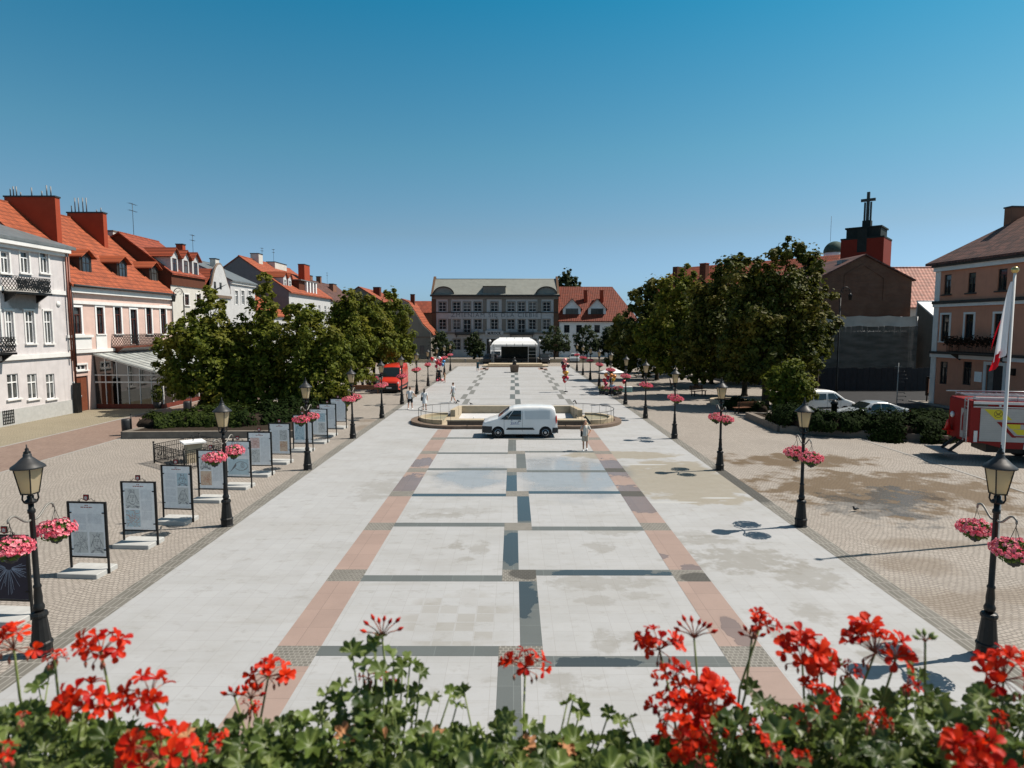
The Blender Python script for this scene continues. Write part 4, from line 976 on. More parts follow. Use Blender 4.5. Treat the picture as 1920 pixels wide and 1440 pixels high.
pn = MB(); pn.box(0, -.05, 0, dx - dw / 2 - .1, -.002, 1.15); pn.build('plinth', M['orange'], h.root)
h.balcony(LW(Y0H, 209, 210, 630, 650)[0], LW(Y0H, 287, 289, 630, 650)[0], 4.95, .95, 1.0, 'iron', True, 'gutter')
for px in (160, 228, 287):
    xc = atX(px, 507, XL - 1.0).y - Y0H; h.dormer(xc, .95, 1.45, 10.6, 12.25, 12.75, 2.6, 'darkframe', 'tile_orange', 'darkframe', .85, 1.2, 10.95, .25, .35)
h.chimney('chim', 3.9, 3.3, 4.45, 7.4, 12.0, 17.0, [(.5, v, hh) for v, hh in ((.12, 1), (.2, 1.1), (.3, .6), (.5, .9), (.72, .5), (.8, 1), (.86, 1), (.92, .8))])
h.chimney('chim', 11.2, 4.1, 11.75, 7.4, 12.8, 17.0, [(.5, v, hh) for v, hh in ((.1, .6), (.22, .4), (.5, 1.6), (.6, 1.6), (.72, 1.6), (.82, 1.6), (.92, .8))])
h.pipe(.15, 3.5, 9.6, 'iron2', .05, -.2); h.pipe(14.5, 0, 9.6, 'iron2', .06, -.14)
nb = MB(); nx = atX(139, 728, XL).y - Y0H; nb.box(nx - .2, -.04, 1.6, nx + .2, -.002, 2.4); nb.build('name_plate', M['white_paint'], h.root)
# ---- cream house with three front gables dormers
Y0H = 63.4
h = House('town_house', 'cream house with three white gabled dormers beside the pink house', (XL, Y0H, 0), PI / 2, 6.9, 12)
for a, b in ((346, 354), (368, 376)): h.win(*LW(Y0H, a, b, 552, 572), 'cross', 'brownframe', 'pane', 'trim', 'trim')
for x in (1.6, 4.9): h.win(x, 5.0, 1.0, 1.9); h.win(x, 1.2, 1.1, 2.0)
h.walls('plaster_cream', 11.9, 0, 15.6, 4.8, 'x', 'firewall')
h.band('frieze', 'firewall', 10.7, 11.9, .12); h.roof_x('tile_red', 11.9, 15.6, 4.8, .3)
for px in (328, 349, 367): xc = atX(px, 495, XL).y - Y0H; h.dormer(xc, .05, 1.35, 11.95, 13.7, 14.35, 4.6, 'plaster_clean', 'tile_red', 'brownframe', .6, 1.2, 12.1, .3, .3)
h.antenna(2.8, 5, 15.5, 3.6); h.chimney('plaster_cream', 1.0, 6, 2.6, 6.8, 13, 16.0, (), 'brownstone')
# ---- small house with a curved baroque gable
Y0H = 70.3
h = House('town_house', 'small white house with curved baroque gable and red roof', (XL, Y0H, 0), PI / 2, 6.5, 12)
gp = [atX(px, py, XL) for px, py in ((391, 553), (392, 545), (398, 534), (401, 515), (405, 502), (409, 496), (414, 496), (418, 502), (422, 514), (427, 532), (432, 545), (436, 553))]
gp = [(min(max(p.y - Y0H, 0), 6.5), p.z) for p in gp]; ez = 10.2
for x in (2.2, 4.0): h.win(x, 7.6, .7, 1.3); h.win(x, 4.4, .9, 1.7)
h.walls('plaster_clean', ez, 0, None, None, 'x')
b = MB(); b.prism([(0, ez)] + gp + [(6.5, ez)], 'y', .001, .35); b.build('gable', M['plaster_clean'], h.root)
for x in (2.5, 3.9): link(box_mesh('attic_window', 'pane', -.25, -.03, 0, .25, 0, .75), 'attic_window', h.root, (x, 0, 10.9))
cp = MB(); cp.tube([(x, .1, z + .06) for x, z in gp], .13, 6); cp.build('gable_coping', M['brownstone'], h.root); h.band('string_course', 'brownstone', 9.9, 10.2, .15)
h.roof_y('tile_red', ez, 13.0, 3.25, .1, .16, .4)
# ---- long white house
Y0H = 76.8
h = House('town_house', 'long white house with grey metal roof behind the left trees', (XL, Y0H, 0), PI / 2, 7.2, 11)
for a, b in ((440, 446), (452, 458), (465, 471)): h.win(*LW(Y0H, a, b, 545, 571), 'cross', 'white_paint', 'pane', 'trim', None)
h.walls('plaster_clean', 12.1, 0, 14.6, 5.5, 'x'); h.roof_x('zinc_grey', 12.1, 14.6, 5.5, .35); h.band('cornice', 'trim', 11.7, 12.0, .2)
h.chimney('plaster_cream', 4, 3.5, 5, 4.2, 13, 15.0); h.chimney('chim', 1.0, 6, 1.7, 6.8, 13.5, 16.4); h.antenna(2.5, 5.5, 14.6, 3.2, .8)
h = House('town_house', 'lower house with orange roof showing between the left tree tops', (XL, 84.1, 0), PI / 2, 12.5, 10)
for x in (2, 5, 8, 11): h.win(x, 5.0, 1.0, 1.7)
h.walls('plaster_clean', 8.2, 0, 11.2, 5, 'x'); h.roof_x('tile_orange', 8.2, 11.2, 5, .35)
# ---- tall house with grey gable wall
Y0H = 96.7
h = House('town_house', 'tall house with dark grey gable wall and wide red brick chimney', (XL, Y0H, 0), PI / 2, 21.9, 14.6)
for x in (1.5, 4.5, 8, 11.5, 15, 18.5): h.win(x, 8.4, 1.1, 1.9); h.win(x, 4.6, 1.1, 1.9)
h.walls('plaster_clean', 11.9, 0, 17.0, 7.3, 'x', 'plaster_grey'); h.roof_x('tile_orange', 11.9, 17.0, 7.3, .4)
h.chimney('chim', 17.1, 3.1, 20.1, 4.2, 13.5, 17.5, (), 'iron2'); h.chimney('plaster_cream', 5.0, 6.3, 6.6, 7.6, 16.5, 18.0); h.chimney('plaster_cream', 11.0, 6.0, 16.5, 7.4, 15.5, 17.3)
for x in (1.9, 4.0): h.dormer(x, 1.2, 1.4, 12.3, 14.2, 14.9, 3.0, 'plaster_clean', 'tile_orange', 'white_paint', .7, 1.2)
b = MB(); b.box(6.5, .6, 12.2, 15.0, 4.5, 14.0); o = b.build('box_dormer', M['firewall'], h.root); c = MB(); c.box(6.3, .2, 14.002, 15.2, 4.7, 14.15); c.build('dormer_roof', M['zinc_grey'], o)
for x in (9.6, 11.2, 12.8, 14.4): b = MB(); b.box(x - .28, .25, 12.2, x + .28, .59, 14.0); b.build('pillar', M['white_paint'], o)
h.antenna(9, 7.3, 17.2, 2.2, .6); h.antenna(14, 7.3, 17.2, 2.6, .6)
# ---- houses beyond
Y0H = 118.7
h = House('town_house', 'brown roofed house with weathered tiles beyond the grey gable house', (XL, Y0H, 0), PI / 2, 19, 9)
for x in (2, 5, 8, 11, 14): h.win(x, 8.6, 1.1, 1.8)
h.walls('plaster_cream', 11.6, 0, 15.0, 4.0, 'x', 'plaster_brown'); h.roof_x('tile_old', 11.6, 15.0, 4.0, .4)
h.chimney('plaster_brown', 1.2, 4.0, 2.6, 4.8, 14, 16.0); h.chimney('plaster_brown', 9, 2.0, 11.5, 2.8, 13, 15.0); h.chimney('plaster_brown', 6, 3.6, 6.8, 4.4, 14, 16.2); h.antenna(12, 4, 15, 2.5, .5)
h = House('town_house', 'house with bright orange roof and grey gable, deep in the left corner', (-41.0, 150, 0), 0, 10.5, 26)
h.walls('plaster_beige', 12.4, 0, 15.8, 5.0, 'y'); h.roof_y('tile_orange', 12.4, 15.8, 5.0); h.chimney('firewall', 6.6, 8, 8.2, 10, 13, 16.2); h.chimney('firewall', 8.0, 16, 9.2, 17.4, 13, 15.6)
h = House('corner_house', 'grey gabled corner house with swept orange roof left of the grey facade', (-28.5, 128, 0), 0, 12.0, 11)
gp = [(0, 5.4), (1.5, 6.8), (3.2, 9.4), (4.8, 11.3), (6.2, 12.0), (7.6, 11.3), (9.0, 9.3), (10.4, 7.0), (12.0, 5.4)]
b = MB(); b.prism([(0, 0), *gp, (12.0, 0)], 'y', 0, 10.8); b.build('wall', M['plaster_beige'], h.root)
b = MB(); up = [(x, z + .25) for x, z in gp]; lo = [(x, z + .01) for x, z in gp]; b.prism([(-.4, 5.1)] + up + [(12.4, 5.1), (12.4, 4.95)] + lo[::-1] + [(-.4, 4.95)], 'y', .3, 11.2); b.build('roof', M['tile_orange'], h.root)
for x in (8.2, 10.2): b = MB(); b.box(x - .45, -.05, 1.2, x + .45, -.002, 2.9); b.build('window', M['pane'], h.root)
b = MB(); b.box(0, -.12, 4.4, 12, -.001, 4.7); b.build('string_course', M['brownstone'], h.root); h.chimney('firewall', 7.2, 5, 8.0, 6, 10.5, 13.2)
h = House('town_house', 'small hip roofed house between corner house and grey facade', (-27.0, 156, 0), 0, 9.0, 9)
h.walls('plaster_brown', 10.0, 0); h.roof_hip('tile_red', 10.0, 13.0, 4.5, 2.5, 2.5)
# ================================================================ grey facade at the end of the square
YE = 140.0
pA, pB = atY(810, 600, YE).x, atY(1047, 600, YE).x
h = House('office_building', 'long grey three storey facade with lettering at the end of the square', (pA, YE, 0), 0, pB - pA, 11.5, 'building')
def EX(px): return atY(px, 600, YE).x - pA
def EZ(py): return atY(930, py, YE).z
WXS = (829.8, 856.2, 875.8, 895.9, 927, 958.4, 978, 998.4, 1024.8)
for i, px in enumerate(WXS):
    h.win(EX(px), EZ(584), 1.55, EZ(566.5) - EZ(584), 'six', 'trim', 'pane_dark', 'end_pil', None, .16)
    dr = i in (2, 6); zb = EZ(626 if dr else 617.5); h.win(EX(px), zb, 1.5, EZ(599) - zb, 'six', 'trim', 'pane_dark', 'end_pil', None, .14)
    if i != 4: h.win(EX(px), EZ(656), 1.6, EZ(636) - EZ(656), 'six', 'trim', 'pane_dark', 'end_pil', None, .14)
h.op.append((EX(927) - 1.7, .0, EX(927) + 1.7, 4.0)); d = MB(); d.rect(EX(927) - 1.7, 0, EX(927) + 1.7, 4.0, .15); d.build('gateway', M['cornice_dark'], h.root)
ev = EZ(553)
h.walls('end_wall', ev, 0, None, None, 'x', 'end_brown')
for a, b in ((809, 818), (1038, 1047)): h.band('quoin', 'end_brown', 0, ev - .9, .1, max(EX(a), -.05), EX(b))
for a, b in ((840, 846), (905.5, 912.5), (941, 948.5), (1007.5, 1015)): h.band('pilaster', 'end_pil', 5.6, ev - .9, .09, EX(a), EX(b))
h.band('cornice', 'cornice_dark', ev - .35, ev + .05, .7, -.3, h.W + .3); h.band('frieze', 'end_pil', ev - .9, ev - .351, .25)
h.band('string_course', 'cornice_dark', EZ(585.5) - .12, EZ(585.5) + .05, .2); h.band('lower_string_course', 'end_pil', EZ(622) - .5, EZ(622) - .1, .3)
bn = MB(); bn.box(EX(840), -.125, EZ(599) + .12, EX(1014), -.102, EZ(586.8)); bnr = bn.build('banner', M['end_wall'], h.root)
M['lettering'] = mat('grey_lettering', (.12, .135, .145), .7, .1, 4, 0, .3); M['lettering_dark'] = mat('dark_sign_lettering', (.015, .014, .014), .6, .1, 4, 0, .3)
tw = EX(1009) - EX(846)
t = text(h.root, 'facade_lettering', 'ZMIENIAM SIĘ DLA CIEBIE', 1.3, M['lettering'], ((EX(1009) + EX(846)) / 2, -.135, EZ(594.5)), space=1.25)
t.scale = (tw / max(.1, t.dimensions.x), 1, 1)
pn = MB(); pn.box(EX(910), -.4, EZ(628) - .1, EX(944), -.05, EZ(620)); pn.build('sign_panel', M['end_wall'], h.root)
t = text(h.root, 'sign_lettering', 'M.PŁOCK', .78, M['lettering_dark'], (EX(926.5), -.42, EZ(627)), bold=.025); t.scale = ((EX(939) - EX(914)) / max(.1, t.dimensions.x), 1, 1)
for i in (2, 6): h.balcony(EX(WXS[i]) - 2.6, EX(WXS[i]) + 2.6, EZ(626) - .1, 1.0, 1.0, 'iron', False, 'cornice_dark')
h.roof_x('roof_metal', ev + .05, EZ(525) + .45, 5.5, .5)
pp = MB()
for x in (-.2, h.W - .25): pp.prism([(-.3, ev), (5.5, EZ(525) + 1.2), (6.4, EZ(525) + 1.2), (11.5, ev)], 'x', x, x + .45)
pp.build('parapet', M['end_brown'], h.root)
for a, b in ((812, 852), (1004, 1045)):
    xc, r = (EX(a) + EX(b)) / 2, (EX(b) - EX(a)) / 2; n = 14
    arc = [(xc + r * math.cos(PI - PI * i / n), ev + .1 + 1.75 * math.sin(PI * i / n)) for i in range(n + 1)]
    inn = [(xc + (r - .22) * math.cos(PI - PI * i / n), ev + .1 + 1.55 * math.sin(PI * i / n)) for i in range(n + 1)]
    b_ = MB(); b_.prism(arc, 'y', .2, 4.2); o = b_.build('lunette_dormer', M['roof_metal'], h.root)
    c = MB()
    for i in range(n): c.quad((arc[i][0], -.1, arc[i][1]), (arc[i + 1][0], -.1, arc[i + 1][1]), (inn[i + 1][0], -.1, inn[i + 1][1]), (inn[i][0], -.1, inn[i][1])); c.quad((arc[i][0], .199, arc[i][1] + .05), (arc[i + 1][0], .199, arc[i + 1][1] + .05), (arc[i + 1][0], -.1, arc[i + 1][1]), (arc[i][0], -.1, arc[i][1]))
    c.build('lunette_arch', M['cornice_dark'], o)
b = MB(); b.box(EX(906), .1, ev + .08, EX(948), 3.6, EZ(537)); o = b.build('attic_block', M['end_pil'], h.root); c = MB(); c.box(EX(905), -.05, EZ(537) + .002, EX(949), 3.6, EZ(536)); c.build('attic_coping', M['cornice_dark'], o)
# ---- white house with red roof beside it
pC = atY(1048.5, 600, YE).x
h = House('end_house', 'white house with red tiled roof and two gabled dormers, right of grey facade', (pC, YE + .3, 0), 0, 17.0, 13)
def E2(px): return atY(px, 610, YE).x - pC
for px in (1063, 1086, 1120, 1150): h.win(E2(px), EZ(624), 1.2, 1.7, 'cross', 'darkframe', 'pane_dark'); h.win(E2(px), 1.2, 1.4, 2.0, 'two', 'darkframe', 'pane')
h.walls('plaster_bright', EZ(602), 0, None, None, 'x'); h.band('eave_board', 'brownstone', EZ(603.5), EZ(602), .35)
h.roof_hip('tile_end', EZ(602), EZ(540) + .7, 6.5, .1, 4.5, .45)
for px in (1073, 1120.5): h.dormer(E2(px), .9, 3.9, EZ(592), EZ(579) + .1, EZ(562) + .2, 4.5, 'plaster_bright', 'tile_end', 'darkframe', 2.6, 1.3, EZ(590), .35, .45)
for px in (1101, 1132): h.chimney('chim', E2(px) - .35, 3.2, E2(px) + .35, 4.0, 10.5, EZ(545) + .2, (), 'chim')
# ================================================================ right-hand houses
RX = R(-84.6)
h = House('town_house', 'salmon pink three storey house with brown roof at the right edge', (36.2, 55.5, 0), RX, 16, 9.4)
ax = Vector((math.cos(RX), math.sin(RX), 0))
def RP(px, py):
    d = ray(px, py); n = Vector((-ax.y, ax.x, 0)); t = n.dot(Vector((36.2, 55.5, 0))) / n.dot(d); p = Vector((0, 0, CH)) + d * t
    return ((p - Vector((36.2, 55.5, 0))).dot(ax), p.z)
def RW(a, b, c, d):
    xa, xb = RP(a, (c + d) / 2)[0], RP(b, (c + d) / 2)[0]; zt, zb = RP((a + b) / 2, c)[1], RP((a + b) / 2, d)[1]; return ((xa + xb) / 2, zb, xb - xa, zt - zb)
for w in ((1770, 1783, 515, 552), (1815, 1829, 511, 549), (1871, 1888, 504, 545)): h.win(*RW(*w), 'tee', 'darkframe', 'pane', None, 'cornice_dark')
for w in ((1765, 1780, 590, 640), (1809, 1825, 589, 640), (1864, 1881, 588, 640)): h.win(*RW(*w), 'tee', 'darkframe', 'pane', 'trim', 'trim', .16)
for w in ((1762, 1776, 678, 720), (1805, 1821, 678, 722)): h.win(*RW(*w), 'tee', 'darkframe', 'pane', None, None)
w = RW(1848, 1880, 685, 752); h.op.append((w[0] - w[2] / 2, 0, w[0] + w[2] / 2, w[1] + w[3])); dw, dx, dh = w[2], w[0], w[1] + w[3]
for x in (12.2, 15): h.win(x, 8.9, 1.1, 1.9, 'tee', 'darkframe'); h.win(x, 5.0, 1.1, 2.4, 'tee', 'darkframe'); h.win(x, 1.2, 1.2, 2.0, 'tee', 'darkframe')
d = MB(); d.box(dx - dw / 2 + .02, .1, .02, dx + dw / 2 - .02, .155, dh - .02); dd = d.build('door', M['iron2'], h.root); d = MB(); d.box(dx - dw / 2 + .1, .07, .1, dx - .2, .099, dh - .2); d.build('door_leaf', M['zinc_grey'], dd)
d = MB(); d.box(dx - dw / 2 - .25, -.06, 0, dx - dw / 2, -.001, dh + .25); d.box(dx + dw / 2, -.06, 0, dx + dw / 2 + .25, -.001, dh + .25); d.box(dx - dw / 2, -.06, dh, dx + dw / 2, -.001, dh + .25); d.build('door_surround', M['trim'], dd)
h.walls('plaster_salmon', 11.8)
h.band('cornice', 'trim', 11.25, 11.6, .3); h.band('eave_board', 'cornice_dark', 11.6, 11.95, .5); h.band('string_course', 'cornice_dark', 8.5, 8.75, .3); h.band('string_course_trim', 'trim', 8.25, 8.498, .2); h.band('lower_string_course', 'trim', 4.0, 4.3, .2); h.band('lower_moulding', 'cornice_dark', 4.302, 4.5, .3)
for z0, z1 in ((0, 4.0), (4.5, 8.25), (8.75, 11.25)): h.band('corner_strip', 'trim', z0, z1, .07, 0, .55)
w = RW(1829, 1839, 697, 716); b = MB(); b.box(w[0] - .35, -.03, w[1], w[0] + .35, -.002, w[1] + w[3]); b.build('poster', M['paper'], h.root)
h.roof_hip('tile_old', 11.95, 15.5, 4.6, 3.5, 3.5, .6)
h.chimney('plaster_brown', 2.3, 3.8, 3.0, 6.2, 13, 16.2)
bx0, bx1 = RP(1797, 650)[0], RP(1890, 650)[0]
bo = h.balcony(bx0, bx1, 4.55, 1.1, 1.0, 'iron', False, 'cornice_dark')
gl = mat_leaf('geranium_box_dark', (.02, .015, .008), (.06, .03, .02)); lf = MB(); rg = random.Random(4)
for i in range(900): leaf_quad(lf, (rg.uniform(bx0 - .1, bx1 + .1), -1.15 + rg.gauss(0, .13), 5.45 + rg.gauss(0, .2)), rdir(rg), .12, rg)
lf.build('balcony_plants', gl, h.root)
lb = MB(); lb.box(RP(1901, 705)[0] - .15, -.25, 3.0, RP(1901, 705)[0] + .15, -.002, 3.5); lb.build('wall_lantern', M['iron'], h.root)
# ---- long orange-roofed building running diagonally behind the right trees
p0, p1 = Vector((29.8, 123, 0)), Vector((51, 98.4, 0)); dv = (p1 - p0); L = dv.length; an = math.atan2(dv.y, dv.x)
nv = Vector((math.cos(an - PI / 2), math.sin(an - PI / 2), 0))
o0 = p0 + nv * 6
h = House('long_building', 'long building with orange tiled roof rising behind the right trees', (o0.x, o0.y, 0), an, L, 12, 'building')
h.walls('plaster_brown', 12.5); h.roof_hip('tile_red', 12.5, 17.6, 6, 1.8, 1.5, .5)
b = MB(); b.box(3.6, 1.6, 13.5, 4.6, 4.4, 17.4); b.build('stair_dormer', M['firewall'], h.root); h.chimney('firewall', 8.6, 2.5, 9.8, 3.6, 13.5, 17.6, (), 'chim')
# ---- church: brick gable, tower with cross, dome
h = House('church', 'old brick church gable with weathered tiles behind the scaffold sheets', (33.8, 72.5, 0), 0, 10.8, 16, 'church')
h.walls('church_brick', 11.8, 0, 14.5, 5.4, 'y'); h.roof_y('tile_old', 11.8, 14.5, 5.4, .3, .16, -.25)
b = MB(); b.box(3.2, -.06, 10.6, 3.4, -.002, 12.3); b.box(7.6, -.06, 9.6, 7.8, -.002, 12.0); b.prism([(3.2, 12.4), (5.4, 13.7), (7.8, 12.1), (7.6, 12.0), (5.4, 13.4), (3.4, 12.3)], 'y', -.06, -.002); b.build('gable_moulding', M['church_brick'], h.root)
b = MB(); b.box(3.6, 1.5, 13.2, 4.6, 2.6, 14.2); b.build('skylight', M['zinc_grey'], h.root)
M['belfry'] = mat('dark_oxidised_copper', (.018, .024, .022), .7, .25, 2, 0, .15)
tw = thing('church_tower', 'square red church tower topped by a large dark cross', 'tower', (46.6, 86, 0), R(-40))
b = MB(); b.box(-2.5, -2.5, 0, 2.5, 2.5, 17.9); b.build('shaft', mat_plaster('red_tower_render', (.17, .024, .014), .2), tw)
b = MB(); b.box(-2.55, -2.55, 17.902, 2.55, 2.55, 18.1); b.box(-2.0, -2.0, 18.102, 2.0, 2.0, 19.3); b.box(-2.15, -2.15, 19.302, 2.15, 2.15, 19.5); b.box(-.55, -2.52, 16.2, .55, -2.503, 19.2); b.build('belfry', M['belfry'], tw)
b = MB(); b.box(-.62, -.62, 19.502, .62, .62, 19.7); b.box(-.5, -.5, 19.702, .5, .5, 20.5); b.build('cross_base', M['belfry'], tw)
b = MB(); b.box(-.17, -.17, 20.502, .17, .17, 24.2); b.box(-.85, -.15, 23.0, -.171, .15, 23.35); b.box(.171, -.15, 23.0, .85, .15, 23.35)
for x in (-.36, .36): b.box(x - .1, -.12, 20.502, x + .1, .12, 22.9)
b.build('cross', mat('verdigris_black', (.02, .028, .026), .5, .3, 4, .2, .5), tw)
dm = thing('observatory_dome', 'small green copper dome on round brick drum left of the tower', 'dome', (55.3, 112, 0))
b = MB(); b.lathe([(1.75, 0), (1.75, 18.4)], 20); b.build('drum', M['church_brick'], dm); b = MB(); b.lathe([(1.72, 18.4), (1.7, 19.3)], 20); b.build('band', M['trim'], dm)
b = MB(); b.lathe([(1.8 * math.cos(t * PI / 16), 19.3 + 1.95 * math.sin(t * PI / 16)) for t in range(9)], 20); b.build('dome', mat('green_copper', (.035, .07, .058), .75, .35, 2, 0, .2), dm); b = MB(); b.tube([(-.8, 0, 21.2), (-.8, 0, 25.5)], .03, 4); b.build('lightning_rod', M['iron2'], dm)
h = House('town_house', 'low house with pale patterned red tiles between church and pink house', (44.0, 79, 0), R(-3), 12, 9)
h.walls('plaster_cream', 9.2, 0, 14.0, 4.5, 'x'); h.roof_x('tile_pattern', 9.2, 14.0, 4.5, .4)
h = House('shed', 'small shed with white metal roof beside the salmon house', (44.4, 68, 0), 0, 4.5, 3)
h.walls('plaster_beige', 7.6, 0, 9.2, 2.9, 'x'); h.roof_x('white_paint', 7.6, 9.2, 2.9, .3)
# ---- scaffold with dust sheets, dark hoarding
sc = thing('scaffold', 'scaffold wrapped in grey dust netting below the brick gable', 'scaffold', (0, 0, 0))
YS = 69.5; sx0, sx1 = atY(1500, 640, YS).x, atY(1716, 640, YS).x; zt = atY(1620, 592, YS).z; zm = atY(1620, 611, YS).z; zb = 1.2
m = bpy.data.materials.new('dust_netting'); t = NT(m); co = t.obj(); x, y, z = t.sep(co)
nz = t.noise(t.n('ShaderNodeCombineXYZ', None, X=t.math('MULTIPLY', x, .35), Y=0.0, Z=t.math('MULTIPLY', z, 1.3)).outputs[0], 1.3, 5)
df = t.n('ShaderNodeBsdfDiffuse', None, Color=t.mix(t.ramp(nz, .35, .65), (.085, .092, .084), (.15, .152, .14))); tp = t.n('ShaderNodeBsdfTransparent', None, Color=(.6, .6, .6))
mx = t.n('ShaderNodeMixShader', None, Fac=t.math('ADD', .72, t.math('MULTIPLY', nz, .2))); t.L.new(tp.outputs[0], mx.inputs[1]); t.L.new(df.outputs[0], mx.inputs[2]); t.n('ShaderNodeOutputMaterial', None, Surface=mx.outputs[0]); M['net'] = m
def cloth(x0, x1, z0, z1, y, nx, amp, seed):
    b = MB(); rg = random.Random(seed); vs = []; nz_ = 4
    for j in range(nz_ + 1):
        for i in range(nx + 1):
            s_ = math.sin(PI * ((i * 4 / nx) % 1)); vs.append((x0 + (x1 - x0) * i / nx, y + amp * rg.uniform(-1, 1), z0 + (z1 - z0) * j / nz_ - (s_ * .12 if j in (0, nz_) else 0)))
    b.add(vs, [(j * (nx + 1) + i, j * (nx + 1) + i + 1, (j + 1) * (nx + 1) + i + 1, (j + 1) * (nx + 1) + i) for j in range(nz_) for i in range(nx)], True); return b
cloth(sx0, sx1, zb, zm, YS - .35, 40, .06, 1).build('netting', M['net'], sc)
cloth(sx0, sx1 - .2, zm + .02, zt, YS - .4, 24, .08, 2).build('upper_sheet', mat('translucent_white_sheet', (.42, .41, .37), .6, .15, .8, 0, .3), sc)
fr = MB()
for i in range(8):
    xx = sx0 + (sx1 - sx0) * i / 7
    for yy in (YS - .2, YS + .9): fr.tube([(xx, yy, 0), (xx, yy, zt - .1)], .035, 5)
for zz in (2.1, 4.1, 6.1, zt - .15): fr.tube([(sx0, YS - .2, zz), (sx1, YS - .2, zz)], .03, 5)
for zz in (2.05, 4.05, 6.05): fr.box(sx0, YS - .1, zz - .05, sx1, YS + .85, zz - .001)
fr.build('frame', M['steel'], sc)
ho = thing('hoarding', 'dark blue black board hoarding in front of the scaffold', 'fence', (0, 0, 0)); YH = 65.5
b = MB()
for i in range(18):
    x0 = 31.5 + i * .62; b.box(x0, YH + .01 * (i % 2), .02, x0 + .6, YH + .05 + .01 * (i % 2), 2.35 + .05 * (i % 3))
b.build('boards', mat('dark_blue_board', (.012, .015, .02), .6, .3, 3, 0, .4), ho)
b = MB(); b.box(31.5, YH + .07, .4, 42.6, YH + .13, .5); b.box(31.5, YH + .07, 1.9, 42.6, YH + .13, 2.0); b.build('rail', M['iron2'], ho)
# ---- glass café pavilion in front of the pink house
cf = thing('cafe_pavilion', 'glazed cafe pavilion with white blinds in front of the pink house', 'pavilion', (XL, 51.2, 0), PI / 2)
CW, CDp = 11.5, 5.5     # along the street, out into the street; local -y points to the square
g = MB()
M['dim_tinted_glass'] = mat_glass('pavilion_glass', (.16, .17, .165), .35)  # dark tint puts the dim pavilion interior into the glass colour
M['roofglass'] = mat('pale_polycarbonate', (.36, .38, .36), .3, .25, 1.2, 0, .5)
b = MB(); b.box(0, -CDp, .006, CW, -.05, .38); b.build('base', M['redwood'], cf)
b = MB(); zr, zo = 4.35, 2.75
for x in (0, CW): b.add([(x, -CDp, .38), (x, -.05, .38), (x, -.05, zr), (x, -CDp, zo)], [(0, 1, 2, 3)])
b.rect(0, .38, CW, zo, -CDp); b.build('glazing', M['dim_tinted_glass'], cf)
b = MB(); b.prism([(-CDp - .25, zo - .02), (-CDp - .25, zo + .04), (-.05, zr + .1), (-.05, zr + .04)], 'x', -.15, CW + .15); ro = b.build('roof', M['roofglass'], cf)
rb = MB()
for i in range(13): xx = CW * i / 12; rb.beam((xx, -CDp - .26, zo + .06), (xx, -.05, zr + .12), .06)
for t in (.33, .66): rb.beam((-.15, -CDp * (1 - t), zo + (zr - zo) * t + .1), (CW + .15, -CDp * (1 - t), zo + (zr - zo) * t + .1), .05)
rb.build('glazing_bars', M['steel'], ro)
f = MB()
for i in range(9): xx = CW * i / 8; f.box(xx - .04, -CDp - .04, .38, xx + .04, -CDp + .04, zo)
for i in range(1, 6): yy = -CDp + CDp * i / 6; f.box(-.04, yy - .03, .38, .04, yy + .03, zo + (zr - zo) * i / 6)
f.box(-.045, -CDp, 2.1, .045, -.05, 2.2); f.box(-.045, -CDp, 2.68, .045, -.05, 2.76); f.box(0, -CDp - .045, 2.2, CW, -CDp + .045, 2.3); f.beam((0, -CDp, zo), (0, -.05, zr), .1); f.beam((0, -CDp, zo), (CW, -CDp, zo), .1)
f.build('frame', M['trim'], cf)
b = MB(); b.add([(.03, -CDp + .3, 2.8), (.03, -.6, 2.8), (.03, -.6, 4.0)], [(0, 1, 2)]); b.add([(.02, -CDp + 1.2, 2.25), (.02, -CDp + .5, 2.25), (.02, -.4, 3.3), (.02, -.4, 3.9)], [(0, 1, 2, 3)]); b.build('blind', M['white_paint'], cf)
inn = MB()
for i in range(6):
    xx = .9 + 1.7 * i; inn.lathe([(.05, .39), (.05, 1.1), (.45, 1.12), (.45, 1.16)], 10, (xx, -CDp + 1.1 + (i % 2), 0))
    for s in (-1, 1): inn.box(xx + s * .55 - .2, -CDp + .9 + (i % 2), .8, xx + s * .55 + .2, -CDp + 1.3 + (i % 2), .86); inn.box(xx + s * .75 - .02, -CDp + .9 + (i % 2), .39, xx + s * .75 + .02, -CDp + 1.3 + (i % 2), 1.3)
inn.build('furniture', M['iron2'], cf)
